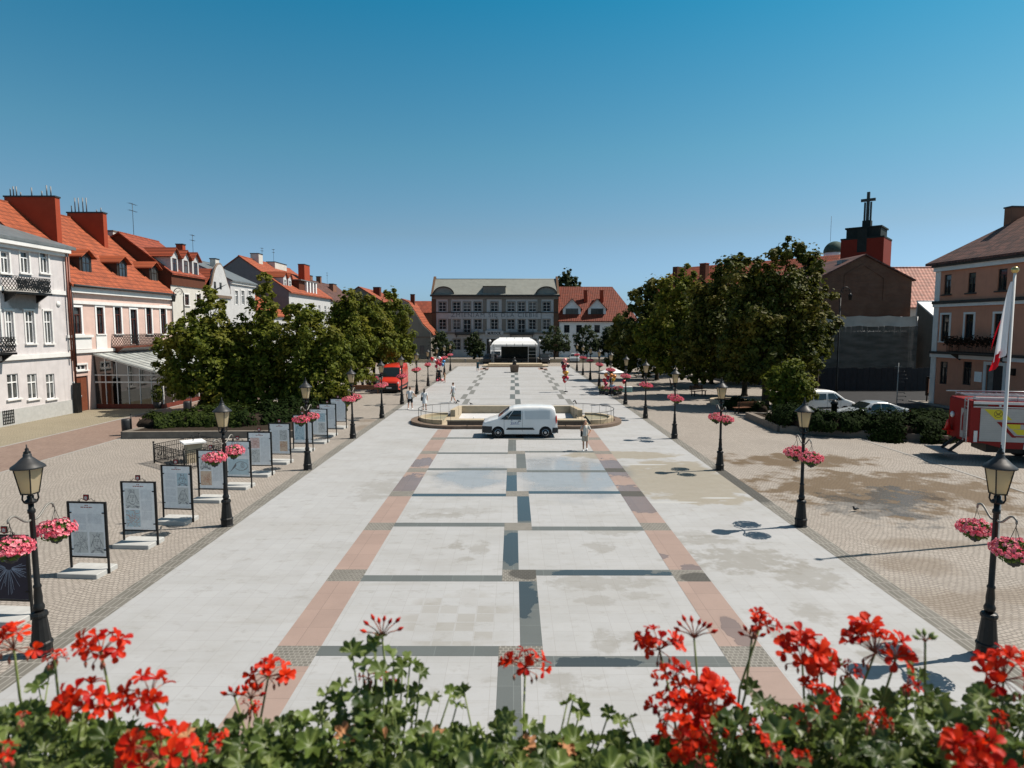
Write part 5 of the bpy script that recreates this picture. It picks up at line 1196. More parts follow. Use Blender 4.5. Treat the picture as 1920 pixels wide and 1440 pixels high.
# ================================================================ TREES, HEDGES
def crown_mesh(name, blobs, n, ls, seed, mats, sub=None):
    """leaf clumps spread over the crown: blobs are (x,y,z, rx,ry,rz); each carries many small tufts with gaps between them"""
    rng = random.Random(seed); mb = MB()
    vol = [b[3] * b[4] + b[4] * b[5] + b[3] * b[5] for b in blobs]; tot = sum(vol)
    for b, v in zip(blobs, vol):
        C = Vector(b[:3]); S = Vector(b[3:6]); nt = max(6, int((sub or 120) * 1.7 * v / tot)); per = max(4, int(n * 1.35 * v / tot / nt))
        for k in range(int(n * v / tot * .16)):
            d = rdir(rng); q = C + Vector((d.x * S.x, d.y * S.y, d.z * S.z)) * rng.uniform(.3, 1.12)
            leaf_quad(mb, q, d + Vector((0, 0, .5)) + rdir(rng), ls * rng.uniform(.6, 1.2), rng, 1.45)
        for k in range(nt):
            d = rdir(rng); rad = rng.uniform(.6, 1.08) if rng.random() < .85 else rng.uniform(.2, .7)
            tc = C + Vector((d.x * S.x, d.y * S.y, d.z * S.z)) * rad
            tr = rng.uniform(.28, .8) * min(S.x, S.z) * .4 + .1; ez = rng.uniform(.6, 1.25)
            for i in range(per):
                e = rdir(rng); q = tc + Vector((e.x, e.y, e.z * ez)) * tr * (rng.random() ** .45)
                nr = (e * .8 + d * .5 + Vector((0, 0, .55)) + rdir(rng) * .7)
                leaf_quad(mb, q, nr, ls * rng.uniform(.65, 1.3), rng, 1.45)
    return mb.mesh(name, mats)
def trunk_mesh(h, r, seed, limbs):
    rng = random.Random(seed); b = MB()
    pts = [(0, 0, -.05), (rng.uniform(-.05, .05), 0, .25), (rng.uniform(-.1, .1), rng.uniform(-.1, .1), h * .5), (rng.uniform(-.15, .15), rng.uniform(-.15, .15), h)]
    b.tube(pts, [r * 1.5, r * 1.05, r * .9, r * .55], 9)
    for (x, y, z) in limbs:
        s = h * rng.uniform(.45, .85); m = Vector((x * .45, y * .45, s + (z - s) * .6))
        b.tube([(0, 0, s), m, (x, y, z)], [r * .5, r * .33, r * .1], 6)
    return b.mesh('trunk', M['bark'])
def tree(label, loc, blobs, n, ls, seed, th, tr, leaf='leaf', group=None, name='deciduous_tree', sub=None):
    t = thing(name, label, 'tree', loc, 0, group)
    link(crown_mesh('crown', blobs, n, ls, seed, M[leaf], sub), 'crown', t)
    link(trunk_mesh(th, tr, seed, [tuple(Vector(b[:3])) for b in blobs[:7]]), 'trunk', t); return t
def B(Y, items, x0, y0=0):
    """blobs from the outline: (px, py, radius px across, radius px up, depth offset)"""
    out = []
    for px, py, rx, rz, dy in items:
        p = atY(px, py, Y + dy); s = F / (Y + dy)
        out.append((p.x - x0, dy, p.z, rx / s, (rx + rz) / 2 / s, rz / s))
    return out
GL, GRR = 'trees along the left side of the square', 'trees along the right side of the square'
def T(label, px_trunk, Y, items, n, ls, seed, th, tr, leaf, grp, sub=None):
    x = atY(px_trunk, 700, Y).x
    return tree(label, (x, Y, 0), B(Y, items, x), n, ls, seed, th, tr, leaf, grp, 'deciduous_tree', sub)
T('broad maple on the left with low drooping branches in front of the cafe pavilion', 395, 50, [(395, 575, 24, 38, 0), (372, 640, 52, 44, -.8), (415, 640, 42, 50, .5), (330, 650, 34, 26, .6), (375, 700, 62, 42, -.6), (430, 700, 40, 48, .4), (340, 725, 38, 24, -.9), (310, 690, 24, 16, .4), (420, 745, 40, 24, -1.2), (355, 600, 18, 20, .8)], 15000, .22, 1, 3.2, .17, 'leaf', GL, 190)
T('tall pointed maple behind the middle exhibition boards on the left', 500, 51, [(497, 545, 17, 34, 0), (492, 595, 34, 38, 0), (520, 640, 46, 46, -.5), (470, 645, 44, 44, .5), (500, 700, 60, 46, -.7), (455, 720, 42, 38, -.9), (545, 720, 40, 36, -.4), (500, 755, 54, 22, -1.4), (550, 590, 20, 26, .8)], 15000, .21, 2, 3.0, .17, 'leaf', GL, 190)
T('rounded maple behind the third left lantern post with low foliage', 590, 49, [(575, 600, 28, 34, .4), (600, 640, 40, 40, -.4), (565, 670, 44, 46, 0), (625, 680, 34, 44, .3), (590, 720, 56, 40, -.8), (560, 755, 36, 20, -1), (635, 735, 28, 26, 0)], 12000, .2, 3, 2.6, .16, 'leaf', GL, 160)
T('maple with dark shaded side left of the red van', 655, 60, [(650, 570, 18, 30, 0), (640, 610, 34, 36, .3), (668, 640, 34, 40, -.4), (640, 670, 40, 36, -.5), (665, 695, 36, 26, -.6), (628, 585, 14, 20, .8)], 9000, .22, 4, 2.8, .16, 'leaf', GL, 120)
T('olive green maple directly behind the red van', 700, 68, [(690, 575, 20, 22, 0), (700, 610, 32, 34, 0), (680, 640, 30, 32, .5), (720, 645, 28, 34, -.5), (698, 672, 34, 22, -.5)], 8000, .24, 5, 3.0, .16, 'leaf', GL, 100)
T('maple with two pointed tops at the far end of the left row', 738, 82, [(734, 562, 14, 24, 0), (720, 580, 20, 26, .6), (748, 600, 24, 34, -.4), (730, 630, 32, 32, 0), (758, 645, 22, 28, .4), (738, 668, 30, 20, 0), (772, 665, 12, 20, .8)], 8000, .27, 6, 3.2, .18, 'leaf', GL, 100)
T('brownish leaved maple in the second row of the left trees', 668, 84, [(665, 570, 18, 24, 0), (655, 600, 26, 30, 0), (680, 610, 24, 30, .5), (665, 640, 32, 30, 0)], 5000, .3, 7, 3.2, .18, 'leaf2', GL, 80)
# right side
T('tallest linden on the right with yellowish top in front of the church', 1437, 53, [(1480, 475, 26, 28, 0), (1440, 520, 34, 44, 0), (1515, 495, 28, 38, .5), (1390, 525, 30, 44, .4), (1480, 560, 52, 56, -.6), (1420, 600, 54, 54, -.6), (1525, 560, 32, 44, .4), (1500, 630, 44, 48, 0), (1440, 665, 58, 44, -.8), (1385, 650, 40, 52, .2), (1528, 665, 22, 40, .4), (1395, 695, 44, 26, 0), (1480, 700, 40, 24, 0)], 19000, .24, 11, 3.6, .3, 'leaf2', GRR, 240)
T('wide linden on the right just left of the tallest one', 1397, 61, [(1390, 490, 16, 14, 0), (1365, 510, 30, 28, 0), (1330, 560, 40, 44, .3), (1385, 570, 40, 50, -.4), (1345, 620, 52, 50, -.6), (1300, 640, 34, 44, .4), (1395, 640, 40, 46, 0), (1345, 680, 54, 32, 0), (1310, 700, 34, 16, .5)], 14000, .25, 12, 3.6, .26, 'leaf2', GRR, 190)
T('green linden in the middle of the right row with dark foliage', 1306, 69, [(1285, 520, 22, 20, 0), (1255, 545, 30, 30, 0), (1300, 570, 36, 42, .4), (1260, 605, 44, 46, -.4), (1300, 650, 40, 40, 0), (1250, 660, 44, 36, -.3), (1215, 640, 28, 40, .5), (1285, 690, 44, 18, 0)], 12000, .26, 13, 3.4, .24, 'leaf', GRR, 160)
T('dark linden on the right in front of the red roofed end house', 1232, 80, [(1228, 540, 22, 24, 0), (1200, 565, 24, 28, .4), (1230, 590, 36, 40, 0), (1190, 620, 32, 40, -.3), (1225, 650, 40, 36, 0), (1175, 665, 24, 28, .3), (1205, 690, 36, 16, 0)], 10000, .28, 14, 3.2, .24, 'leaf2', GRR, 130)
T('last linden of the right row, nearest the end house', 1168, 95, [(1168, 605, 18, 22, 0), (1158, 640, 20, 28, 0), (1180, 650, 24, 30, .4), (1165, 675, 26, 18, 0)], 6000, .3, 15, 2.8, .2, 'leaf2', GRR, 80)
T('young linden with round crown above the right hedge', 1487, 47, [(1478, 695, 28, 20, 0), (1455, 720, 26, 26, .2), (1495, 725, 30, 28, -.2), (1478, 750, 36, 20, 0), (1515, 740, 14, 14, .2)], 7000, .16, 16, 1.9, .08, 'leaf', GRR, 130)
T('slim linden standing far back between the right trunks', 1334, 74, [(1330, 600, 40, 40, 0), (1345, 650, 44, 40, 0), (1370, 690, 44, 24, .5)], 5000, .3, 17, 3.6, .24, 'leaf2', GRR, 80)
T('shaded linden at the back beside the road on the right', 1250, 92, [(1245, 590, 34, 36, 0), (1275, 630, 36, 36, .5), (1240, 660, 40, 26, 0), (1300, 670, 34, 22, 0)], 5000, .34, 18, 3.4, .24, 'leaf2', GRR, 80)
GB = 'second row trees behind the right side of the square'
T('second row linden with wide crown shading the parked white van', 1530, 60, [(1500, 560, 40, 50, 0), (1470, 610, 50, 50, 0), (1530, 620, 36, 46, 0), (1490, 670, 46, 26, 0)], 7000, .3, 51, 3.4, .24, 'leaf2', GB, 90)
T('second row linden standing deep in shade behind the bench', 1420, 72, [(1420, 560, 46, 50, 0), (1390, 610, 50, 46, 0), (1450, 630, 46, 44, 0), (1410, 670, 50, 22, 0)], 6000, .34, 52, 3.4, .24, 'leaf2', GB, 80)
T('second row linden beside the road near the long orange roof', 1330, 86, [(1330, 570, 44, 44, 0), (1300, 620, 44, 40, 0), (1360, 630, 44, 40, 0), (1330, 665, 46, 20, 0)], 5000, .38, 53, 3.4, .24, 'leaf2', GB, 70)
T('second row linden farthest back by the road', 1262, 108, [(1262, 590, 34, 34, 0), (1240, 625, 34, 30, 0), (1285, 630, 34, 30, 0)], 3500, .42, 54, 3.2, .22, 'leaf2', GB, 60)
# end of the square
GE = 'small trees in front of the grey facade'
for i, (px, Y, it, lab) in enumerate(((827, 122, [(828, 630, 12, 12, 0), (820, 646, 15, 14, 0), (838, 650, 14, 14, .3), (828, 660, 18, 9, 0)], 'small tree before the left end of the grey facade'),
        (890, 126, [(890, 636, 13, 12, 0), (882, 650, 13, 14, 0), (900, 652, 12, 14, .3), (890, 662, 16, 9, 0)], 'small tree before the grey facade, left of the stage'),
        (1040, 121, [(1040, 624, 16, 13, 0), (1025, 640, 16, 16, 0), (1055, 642, 16, 16, .3), (1040, 656, 26, 10, 0), (1040, 640, 20, 18, -.6)], 'small bushy tree right of the stage'),
        (1100, 124, [(1100, 620, 14, 12, 0), (1088, 638, 14, 14, 0), (1112, 640, 14, 16, .4), (1100, 654, 20, 10, 0)], 'small tree in front of the white end house'),
        (1140, 126, [(1140, 625, 14, 14, 0), (1150, 645, 16, 16, 0), (1132, 650, 12, 14, .3)], 'small tree at the right corner of the white end house'))):
    T(lab, px, Y, it, 3000, .24, 30 + i, 2.2, .12, 'leaf3', GE, 60)
T('tall poplar rising behind the red roof of the end house', 1063, 176, [(1064, 518, 10, 18, 0), (1055, 532, 14, 16, 0), (1074, 535, 13, 16, 0), (1064, 545, 20, 22, 0), (1062, 575, 22, 34, 0), (1064, 610, 16, 40, 0)], 6500, .5, 40, 14, .3, 'leaf3', None, 170)
def hedge(name, label, cat, pts, w, h, n, ls, seed, leaf, leafsize=None):
    """clipped mound following a line of ground points; leaves in tufts over a dark twiggy core"""
    rng = random.Random(seed); t = thing(name, label, cat, tuple(pts[0]), 0); o = Vector(pts[0])
    P = [Vector(p) - o for p in pts]; mb = MB(); co = MB(); seg = [(a, b, (b - a).length) for a, b in zip(P, P[1:])]; tot = sum(s[2] for s in seg)
    nt = max(20, n // 45)
    bumps = [(rng.uniform(.55, .95), rng.uniform(.75, 1.15)) for _ in range(40)]
    for k in range(nt):
        u = rng.random() * tot
        for a, b, l in seg:
            if u <= l: break
            u -= l
        c = a + (b - a) * min(1, u / l); nrm = Vector((-(b - a).y, (b - a).x, 0)).normalized()
        th = rng.uniform(0, PI); bw, bh = bumps[int((c.length / max(tot, .1)) * 38)]
        tc = c + nrm * (math.cos(th) * w * rng.uniform(.75, 1.05)) + Vector((0, 0, h * bh * math.sin(th) * rng.uniform(.75, 1.05)))
        d = (nrm * math.cos(th) + Vector((0, 0, math.sin(th)))).normalized()
        for i in range(45):
            e = rdir(rng); q = tc + e * rng.random() ** .5 * min(w, h) * .34
            q.z = max(q.z, .03); leaf_quad(mb, q, d + e * .6 + rdir(rng) * .5, ls * rng.uniform(.6, 1.3), rng, 2.0)
    ring = []
    for a in P: ring.append(a)
    for i, p in enumerate(P):
        co.ball((p.x, p.y, h * .25), w * .5, w * .5, h * .4, 10, 6)
        if i + 1 < len(P):
            for k in range(1, 6): q = p.lerp(P[i + 1], k / 6); co.ball((q.x, q.y, h * .3), w * .6, w * .6, h * .5, 10, 6)
    mb.build('foliage', M[leaf], t); co.build('branches', M['soil'], t); return t
def G(px, py): return atZ(px, py)
# planting beds with stone kerb
def bed(label, pts, w, hgt, m='planter_kerb'):
    t = thing('planting_bed', label, 'planter', (0, 0, 0)); b = MB(); n = len(pts)
    for i in range(n):
        a, c = Vector(pts[i]), Vector(pts[(i + 1) % n]); b.beam((a.x, a.y, hgt / 2 + .005), (c.x, c.y, hgt / 2 + .005), w, hgt)
    b.build('kerb', M[m], t); s = MB(); s.add([(p[0], p[1], hgt - .04) for p in pts], [tuple(range(n))]); s.build('soil', M['soil'], t); return t
a0, a1 = G(232, 822), G(470, 822); bed('long low planting bed with stone kerb under the left trees', [(a0.x, a0.y), (a1.x + 3, a0.y + .5), (a1.x + 3, a0.y + 9.5), (a0.x + .8, a0.y + 9.5)], .35, .4)
hp = [G(265, 812), G(300, 808), G(350, 807), G(400, 806), G(455, 806)]
hedge('hedge', 'low spreading green hedge in the left planting bed', 'hedge', [(p.x + .3, p.y + .45, .3) for p in hp], 1.5, .8, 16000, .1, 21, 'hedge_mid')
hedge('hedge', 'green spreading juniper at the back of the left planting bed', 'hedge', [(p.x + 1.2, p.y + 4.4, .3) for p in hp], 1.7, .75, 12000, .11, 27, 'hedge_mid')
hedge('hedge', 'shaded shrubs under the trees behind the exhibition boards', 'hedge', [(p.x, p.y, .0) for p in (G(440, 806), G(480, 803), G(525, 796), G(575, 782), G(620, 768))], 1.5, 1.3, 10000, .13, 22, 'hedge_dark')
hedge('shrub', 'round green shrub beside the trunk of the broad maple', 'shrub', [(p.x, p.y, 0) for p in (G(380, 770), G(405, 768))], .9, 1.2, 3500, .1, 23, 'hedge')
b0 = [G(1462, 810), G(1500, 826), G(1600, 828)]
bed('low stone edged bed holding the right hedge', [(b0[0].x, b0[0].y), (b0[2].x + 5, b0[2].y - .6), (b0[2].x + 6, b0[2].y + 7), (b0[0].x + .2, b0[0].y + 6)], .4, .45)
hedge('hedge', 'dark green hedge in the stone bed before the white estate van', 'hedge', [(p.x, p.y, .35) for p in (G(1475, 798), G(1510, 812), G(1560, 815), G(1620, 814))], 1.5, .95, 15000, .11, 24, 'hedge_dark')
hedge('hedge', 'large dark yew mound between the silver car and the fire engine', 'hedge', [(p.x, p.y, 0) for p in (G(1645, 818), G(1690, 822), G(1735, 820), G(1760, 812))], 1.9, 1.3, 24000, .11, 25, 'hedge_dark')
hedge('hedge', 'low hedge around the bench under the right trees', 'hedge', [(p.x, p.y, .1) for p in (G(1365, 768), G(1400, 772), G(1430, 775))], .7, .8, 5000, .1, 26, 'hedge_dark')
# ================================================================ VEHICLES
def lerp_tab(tab, x):
    if x <= tab[0][0]: return tab[0][1]
    for (a, b), (c, d) in zip(tab, tab[1:]):
        if x <= c: return b + (d - b) * (x - a) / (c - a)
    return tab[-1][1]
class Car:
    """body skin from a side outline: x runs from the nose (0) to the tail (L), y across, z up"""
    def __init__(s, name, label, cat, loc, rotz, L, Wd, top, wheels, wr, sill, paint, tumble=.12, belt=.95, nose=.14, group=None, ground=.16):
        s.root = thing(name, label, cat, loc, rotz, group); s.L = L; s.hw = Wd / 2; s.top = top; s.wh = wheels; s.wr = wr; s.sill = sill; s.tumble = tumble; s.belt = belt; s.nose = nose
        s.LV = [0, .08, .2, .35, .5, .62, .74, .85, .93, .975, 1]
        s.xs = sorted({round(L * i / 44, 3) for i in range(45)} | {round(w + (wr + .05) * math.cos(PI * k / 10), 3) for w in wheels for k in range(11)} | {p[0] for p in top})
        b = MB(); n = len(s.LV); NA = 5; rows = []
        for x in s.xs:
            zb, zt = s.bottom(x), s.zt(x); col = []
            for lv in s.LV: z = zb + (zt - zb) * lv; col.append((x, -s.y(x, z, lv), z))
            ytop = col[-1][1]
            for k in range(1, NA): f = k / NA; col.append((x, ytop + (-2 * ytop) * f, zt + .035 * math.sin(PI * f) * (1 if zt > belt + .3 else .5)))
            for lv in s.LV[::-1]: z = zb + (zt - zb) * lv; col.append((x, s.y(x, z, lv), z))
            rows.append(col)
        m = len(rows[0]); vs = [p for r in rows for p in r]; fs = []
        for i in range(len(rows) - 1):
            for j in range(m - 1): fs.append((i * m + j, (i + 1) * m + j, (i + 1) * m + j + 1, i * m + j + 1))
        b.add(vs, fs, True); b.add(rows[0], [tuple(range(m))]); b.add(rows[-1], [tuple(range(m - 1, -1, -1))])
        s.body = b.build('body', paint, s.root)
        u = MB(); u.box(.25, -s.hw * .82, ground, L - .25, s.hw * .82, sill + .25)
        u.build('underbody', M['iron'], s.root)
        for w in wheels:
            for sd in (-1, 1):
                t = MB(); y0 = sd * (s.hw - .2); y1 = sd * (s.hw - .005)
                prof = [(wr * .6, 0), (wr * .93, .0), (wr, .03), (wr, .17), (wr * .93, .2), (wr * .6, .2)]
                t.lathe([(r, h - .1) for r, h in prof], 20); o = t.build('wheel', M['rubber'], s.root); o.rotation_euler = (PI / 2, 0, 0); o.location = (w, sd * (s.hw - .1), wr + .002)
                r = MB(); r.lathe([(.02, .0), (wr * .62, .0), (wr * .6, .03), (wr * .35, .015), (wr * .12, .035), (.02, .035)], 16); ro = r.build('rim', M['chrome'], o); ro.rotation_euler = (0 if sd < 0 else PI, 0, 0); ro.location = (0, 0, .075 * (1 if sd < 0 else -1))
    def zt(s, x): return lerp_tab(s.top, x)
    def bottom(s, x):
        for w in s.wh:
            d = abs(x - w); R_ = s.wr + .05
            if d < R_: return max(s.sill, s.wr + math.sqrt(max(R_ * R_ - d * d, 0)))
        return s.sill + (.06 if x < .15 or x > s.L - .12 else 0)
    def y(s, x, z, lv):
        e = 1 - s.nose * abs((x - s.L / 2) / (s.L / 2)) ** 9
        t = s.tumble * max(0, z - s.belt) ** 1.25 + .03 * max(0, s.sill + .25 - z)
        r = {1: .88, .975: .95, .93: .985}.get(lv, 1)
        return (s.hw * e - t) * r
    def ys(s, x, z):
        zb, zt = s.bottom(x), s.zt(x); lv = (z - zb) / max(.01, zt - zb); e = s.y(x, z, 0)
        for a, b, ra, rb in ((.85, .93, 1, .985), (.93, .975, .985, .95), (.975, 1.0, .95, .88)):
            if a < lv <= b: return e * (ra + (rb - ra) * (lv - a) / (b - a))
        return e
    def patch(s, name, q, m, sides=(-1, 1), off=.006, nx=8, nz=4, parent=None):
        for sd in sides:
            b = MB(); vs = []
            for j in range(nz + 1):
                for i in range(nx + 1):
                    u, v = i / nx, j / nz
                    x = (q[0][0] * (1 - u) + q[1][0] * u) * (1 - v) + (q[3][0] * (1 - u) + q[2][0] * u) * v; z = (q[0][1] * (1 - u) + q[1][1] * u) * (1 - v) + (q[3][1] * (1 - u) + q[2][1] * u) * v
                    vs.append((x, sd * (s.ys(x, z) + off), z))
            b.add(vs, [(j * (nx + 1) + i, j * (nx + 1) + i + 1, (j + 1) * (nx + 1) + i + 1, (j + 1) * (nx + 1) + i) for j in range(nz) for i in range(nx)], True)
            b.build(name, M[m] if isinstance(m, str) else m, parent or s.root)
    def screen(s, name, xa, xb, m, fr=.84, off=.012):
        b = MB(); vs = []; nx = 8
        for i in range(nx + 1):
            x = xa + (xb - xa) * i / nx; zt = s.zt(x); yt = s.ys(x, zt)
            for k in range(7):
                f = k / 6; vs.append((x - (off if xa < s.L / 2 else -off), yt * fr * (2 * f - 1) / .94, zt + .035 * math.sin(PI * (.06 + .88 * f)) * .9 + off))
        b.add(vs, [(i * 7 + k, (i + 1) * 7 + k, (i + 1) * 7 + k + 1, i * 7 + k + 1) for i in range(nx) for k in range(6)], True); b.build(name, M[m], s.root)
    def lamp(s, name, x, y, z, rx, ry, rz, m):
        for sd in (-1, 1): b = MB(); b.ball((x, sd * y, z), rx, ry, rz, 10, 6); b.build(name, M[m], s.root)
    def mirror(s, x, z):
        for sd in (-1, 1): b = MB(); y = s.ys(x, z); b.cbox(x - .06, sd * (y + .12) - .1, z, x + .06, sd * (y + .12) + .1, z + .2, .03); b.build('mirror', M['black_plastic'], s.root)
def paint(name, col, rough=.28, coat=.4, spec=.55): return mat(name, col, rough, .04, 2, .0, spec, grime=.08, Coat_Weight=coat)
P_WHITE = paint('white_car_paint', (.72, .72, .71)); P_RED = paint('red_van_paint', (.5, .03, .015)); P_SILVER = paint('silver_car_paint', (.3, .33, .35)); P_BLACK = paint('black_car_paint', (.012, .013, .015)); P_FIRE = paint('fire_engine_red', (.22, .006, .005), .5, .05, .25)
VTOP = [(0, .78), (.06, .9), (.35, 1.03), (.92, 1.2), (1.2, 1.42), (1.62, 1.72), (1.85, 1.8), (2.6, 1.86), (3.5, 1.86), (4.15, 1.82), (4.3, 1.72), (4.42, 1.2), (4.46, .7)]
def small_van(label, loc, rotz, windows, cat='van'):
    c = Car('parked_van', label, cat, loc, rotz, 4.46, 1.85, VTOP, (.93, 3.74), .33, .24, P_WHITE, .13, 1.05)
    c.screen('windscreen', 1.0, 1.6, 'carglass', .9)
    c.patch('front_window', [(1.46, 1.1), (2.3, 1.1), (2.3, 1.64), (1.86, 1.64)], 'carglass'); c.patch('quarter_window', [(1.06, 1.12), (1.42, 1.1), (1.8, 1.62), (1.68, 1.6)], 'carglass')
    if windows: c.patch('rear_window', [(2.45, 1.14), (3.4, 1.14), (3.38, 1.62), (2.45, 1.62)], 'carglass'); c.patch('tail_window', [(3.5, 1.14), (4.15, 1.14), (4.05, 1.6), (3.48, 1.62)], 'carglass')
    else:
        pm = M.setdefault('panel_recess', paint('grey_white_panel', (.55, .56, .56)))
        c.patch('side_panel', [(2.55, 1.13), (3.98, 1.13), (4.0, 1.62), (2.5, 1.62)], pm)
        for q in ([(2.5, 1.1), (4.02, 1.1), (4.02, 1.13), (2.5, 1.13)], [(2.47, 1.62), (4.02, 1.62), (4.02, 1.65), (2.47, 1.65)]): c.patch('panel_line', q, P_WHITE, (-1, 1), .012)
    for x in (1.28, 2.36): c.patch('door_gap', [(x, .4), (x + .014, .4), (x + .014, 1.62 if x > 2 else 1.12), (x, 1.62 if x > 2 else 1.12)], 'black_plastic', (-1, 1), .004, 1, 6)
    c.patch('rub_strip', [(1.4, .5), (3.1, .5), (3.0, .63), (1.5, .63)], 'black_plastic', (-1, 1), .015)
    c.patch('front_bumper', [(.02, .3), (.56, .3), (.58, .7), (.0, .72)], 'black_plastic', (-1, 1), .01); c.patch('rear_bumper', [(4.13, .3), (4.44, .3), (4.45, .62), (4.16, .62)], 'black_plastic', (-1, 1), .01)
    b = MB(); b.box(-.03, -.82, .28, .0, .82, .64); b.build('front_bumper', M['black_plastic'], c.root); b = MB(); b.box(4.461, -.82, .28, 4.5, .82, .6); b.build('rear_bumper', M['black_plastic'], c.root)
    b = MB(); b.box(-.006, -.45, .7, -.002, .45, .82); b.build('grille', M['black_plastic'], c.root)
    c.lamp('headlight', .22, .74, .88, .2, .12, .09, 'lamp_white'); c.lamp('tail_light', 4.38, .84, 1.1, .05, .05, .26, 'lamp_red'); c.mirror(1.45, 1.14)
    c.patch('door_handle', [(2.12, 1.0), (2.28, 1.0), (2.28, 1.04), (2.12, 1.04)], 'black_plastic', (-1, 1), .02, 2, 1)
    b = MB(); b.box(2.0, -.8, .9, 2.1, .8, 1.35); b.box(1.5, -.7, .8, 1.55, .7, 1.1); b.build('seats', M['iron2'], c.root)
    return c
g = G(915, 822)
vn = small_van('white panel van parked across the square in front of the fountain', (-1.85, 38.45, 0), 0, False, 'van')
lm = mat('blue_van_marking', (.08, .1, .3), .5, .1, 5, 0, .3); mk = MB()
for pts in ([(1.7, .98), (1.74, .86), (1.78, .97)], [(1.84, .86), (1.84, .95)], [(1.9, .87), (1.96, .96), (2.0, .86)], [(2.04, .96), (2.1, .88), (2.16, .97)], [(1.66, .82), (1.8, .84), (2.2, .84)], [(1.7, 1.02), (1.78, 1.05), (1.72, 1.07)]):
    mk.ribbon(pts, .022, lambda u, v: (u, -(vn.ys(u, v) + .008), v))
mk.build('door_lettering', lm, vn.root)
small_van('white estate van parked behind the right hedge under the trees', (25.6, 48.6, 0), R(187), True, 'car')
# silver saloon behind the hedge
STOP = [(0, .62), (.1, .72), (.9, .86), (1.25, .93), (1.85, 1.32), (2.3, 1.42), (3.0, 1.4), (3.6, 1.2), (4.05, 1.02), (4.5, .96), (4.62, .7)]
def saloon(label, loc, rotz, pt, cat='car'):
    c = Car('parked_car', label, cat, loc, rotz, 4.62, 1.82, STOP, (.88, 3.62), .32, .2, pt, .3, .85, .18)
    c.screen('windscreen', 1.28, 1.84, 'carglass', .9); c.screen('rear_screen', 3.1, 3.95, 'carglass', .85)
    c.patch('front_window', [(1.6, .9), (2.45, .9), (2.45, 1.33), (1.98, 1.3)], 'carglass'); c.patch('rear_window', [(2.52, .9), (3.6, .9), (3.25, 1.26), (2.52, 1.33)], 'carglass')
    c.lamp('headlight', .15, .68, .68, .16, .14, .07, 'lamp_white'); c.lamp('tail_light', 4.53, .7, .82, .06, .16, .08, 'lamp_red'); c.mirror(1.6, .9)
    for x in (1.5, 2.48): c.patch('door_gap', [(x, .3), (x + .014, .3), (x + .014, .88), (x, .88)], 'black_plastic', (-1, 1), .004, 1, 5)
    return c
saloon('silver grey saloon car behind the large dark yew hedge', (22.7, 44.4, 0), R(2), P_SILVER)
# tall red delivery van
RTOP = [(0, 1.0), (.06, 1.2), (.5, 1.36), (.85, 1.5), (1.15, 1.95), (1.5, 2.4), (1.9, 2.62), (2.6, 2.72), (5.6, 2.72), (5.85, 2.66), (5.95, 2.3), (5.98, .8)]
rv = Car('delivery_van', 'tall red delivery van parked beside the left trees', 'van', (-12.35, 63.1, 0), R(90), 5.98, 2.05, RTOP, (1.0, 4.9), .36, .34, P_RED, .05, 1.4, .1)
rv.screen('windscreen', .9, 1.62, 'carglass', .92); rv.patch('front_window', [(1.25, 1.45), (2.05, 1.45), (2.05, 2.1), (1.6, 2.1)], 'carglass')
rv.patch('rub_strip', [(.1, .5), (5.9, .5), (5.9, .68), (.1, .68)], 'black_plastic', (-1, 1), .012, 20, 2); rv.patch('door_gap', [(2.15, .5), (2.17, .5), (2.17, 2.3), (2.15, 2.3)], 'black_plastic', (-1, 1), .005, 1, 6); rv.patch('door_gap', [(3.6, .5), (3.62, .5), (3.62, 2.5), (3.6, 2.5)], 'black_plastic', (-1, 1), .005, 1, 6)
for x0, x1 in ((2.35, 3.45), (3.8, 4.6), (4.75, 5.75)): rv.patch('side_pressing', [(x0, 1.5), (x1, 1.5), (x1, 2.3), (x0, 2.3)], P_RED, (-1, 1), .018)
b = MB(); b.box(-.04, -.9, .36, .0, .9, .78); b.box(-.03, -.75, .8, .0, .75, 1.0); b.build('front_bumper', M['black_plastic'], rv.root); b = MB(); b.box(-.055, -.26, .5, -.041, .26, .61); b.build('number_plate', M['white_paint'], rv.root)
rv.lamp('headlight', .12, .86, 1.02, .14, .12, .12, 'lamp_white'); rv.mirror(1.25, 1.5)
# far cars at the end of the square
UTOP = [(0, .8), (.1, .95), (.9, 1.08), (1.5, 1.55), (2.0, 1.66), (3.6, 1.66), (4.2, 1.5), (4.35, 1.0), (4.4, .7)]
def suv(label, loc, rotz, pt):
    c = Car('parked_car', label, 'car', loc, rotz, 4.4, 1.85, UTOP, (.88, 3.5), .35, .25, pt, .2, 1.0, .15)
    c.screen('windscreen', .96, 1.46, 'carglass', .9); c.patch('front_window', [(1.45, 1.08), (2.3, 1.08), (2.3, 1.55), (1.75, 1.52)], 'carglass'); c.patch('rear_window', [(2.4, 1.08), (3.9, 1.08), (3.7, 1.53), (2.4, 1.55)], 'carglass')
    c.lamp('headlight', .12, .7, .82, .12, .16, .09, 'lamp_white'); c.lamp('tail_light', 4.3, .78, 1.0, .08, .1, .14, 'lamp_red'); c.mirror(1.5, 1.08)
suv('black off-road car left of the stage', (atY(914, 675, 117).x, 115.0, 0), R(78), P_BLACK)
suv('black car parked right of the stage', (atY(1021, 675, 117).x, 114.5, 0), R(92), P_BLACK)
suv('silver car parked at the far right beside the low wall', (atY(1075, 675, 119).x, 117.5, 0), R(80), P_SILVER)
tk = thing('delivery_truck', 'small white box truck parked behind the stage', 'truck', (atY(930, 665, 122).x, 121, 0), R(90))
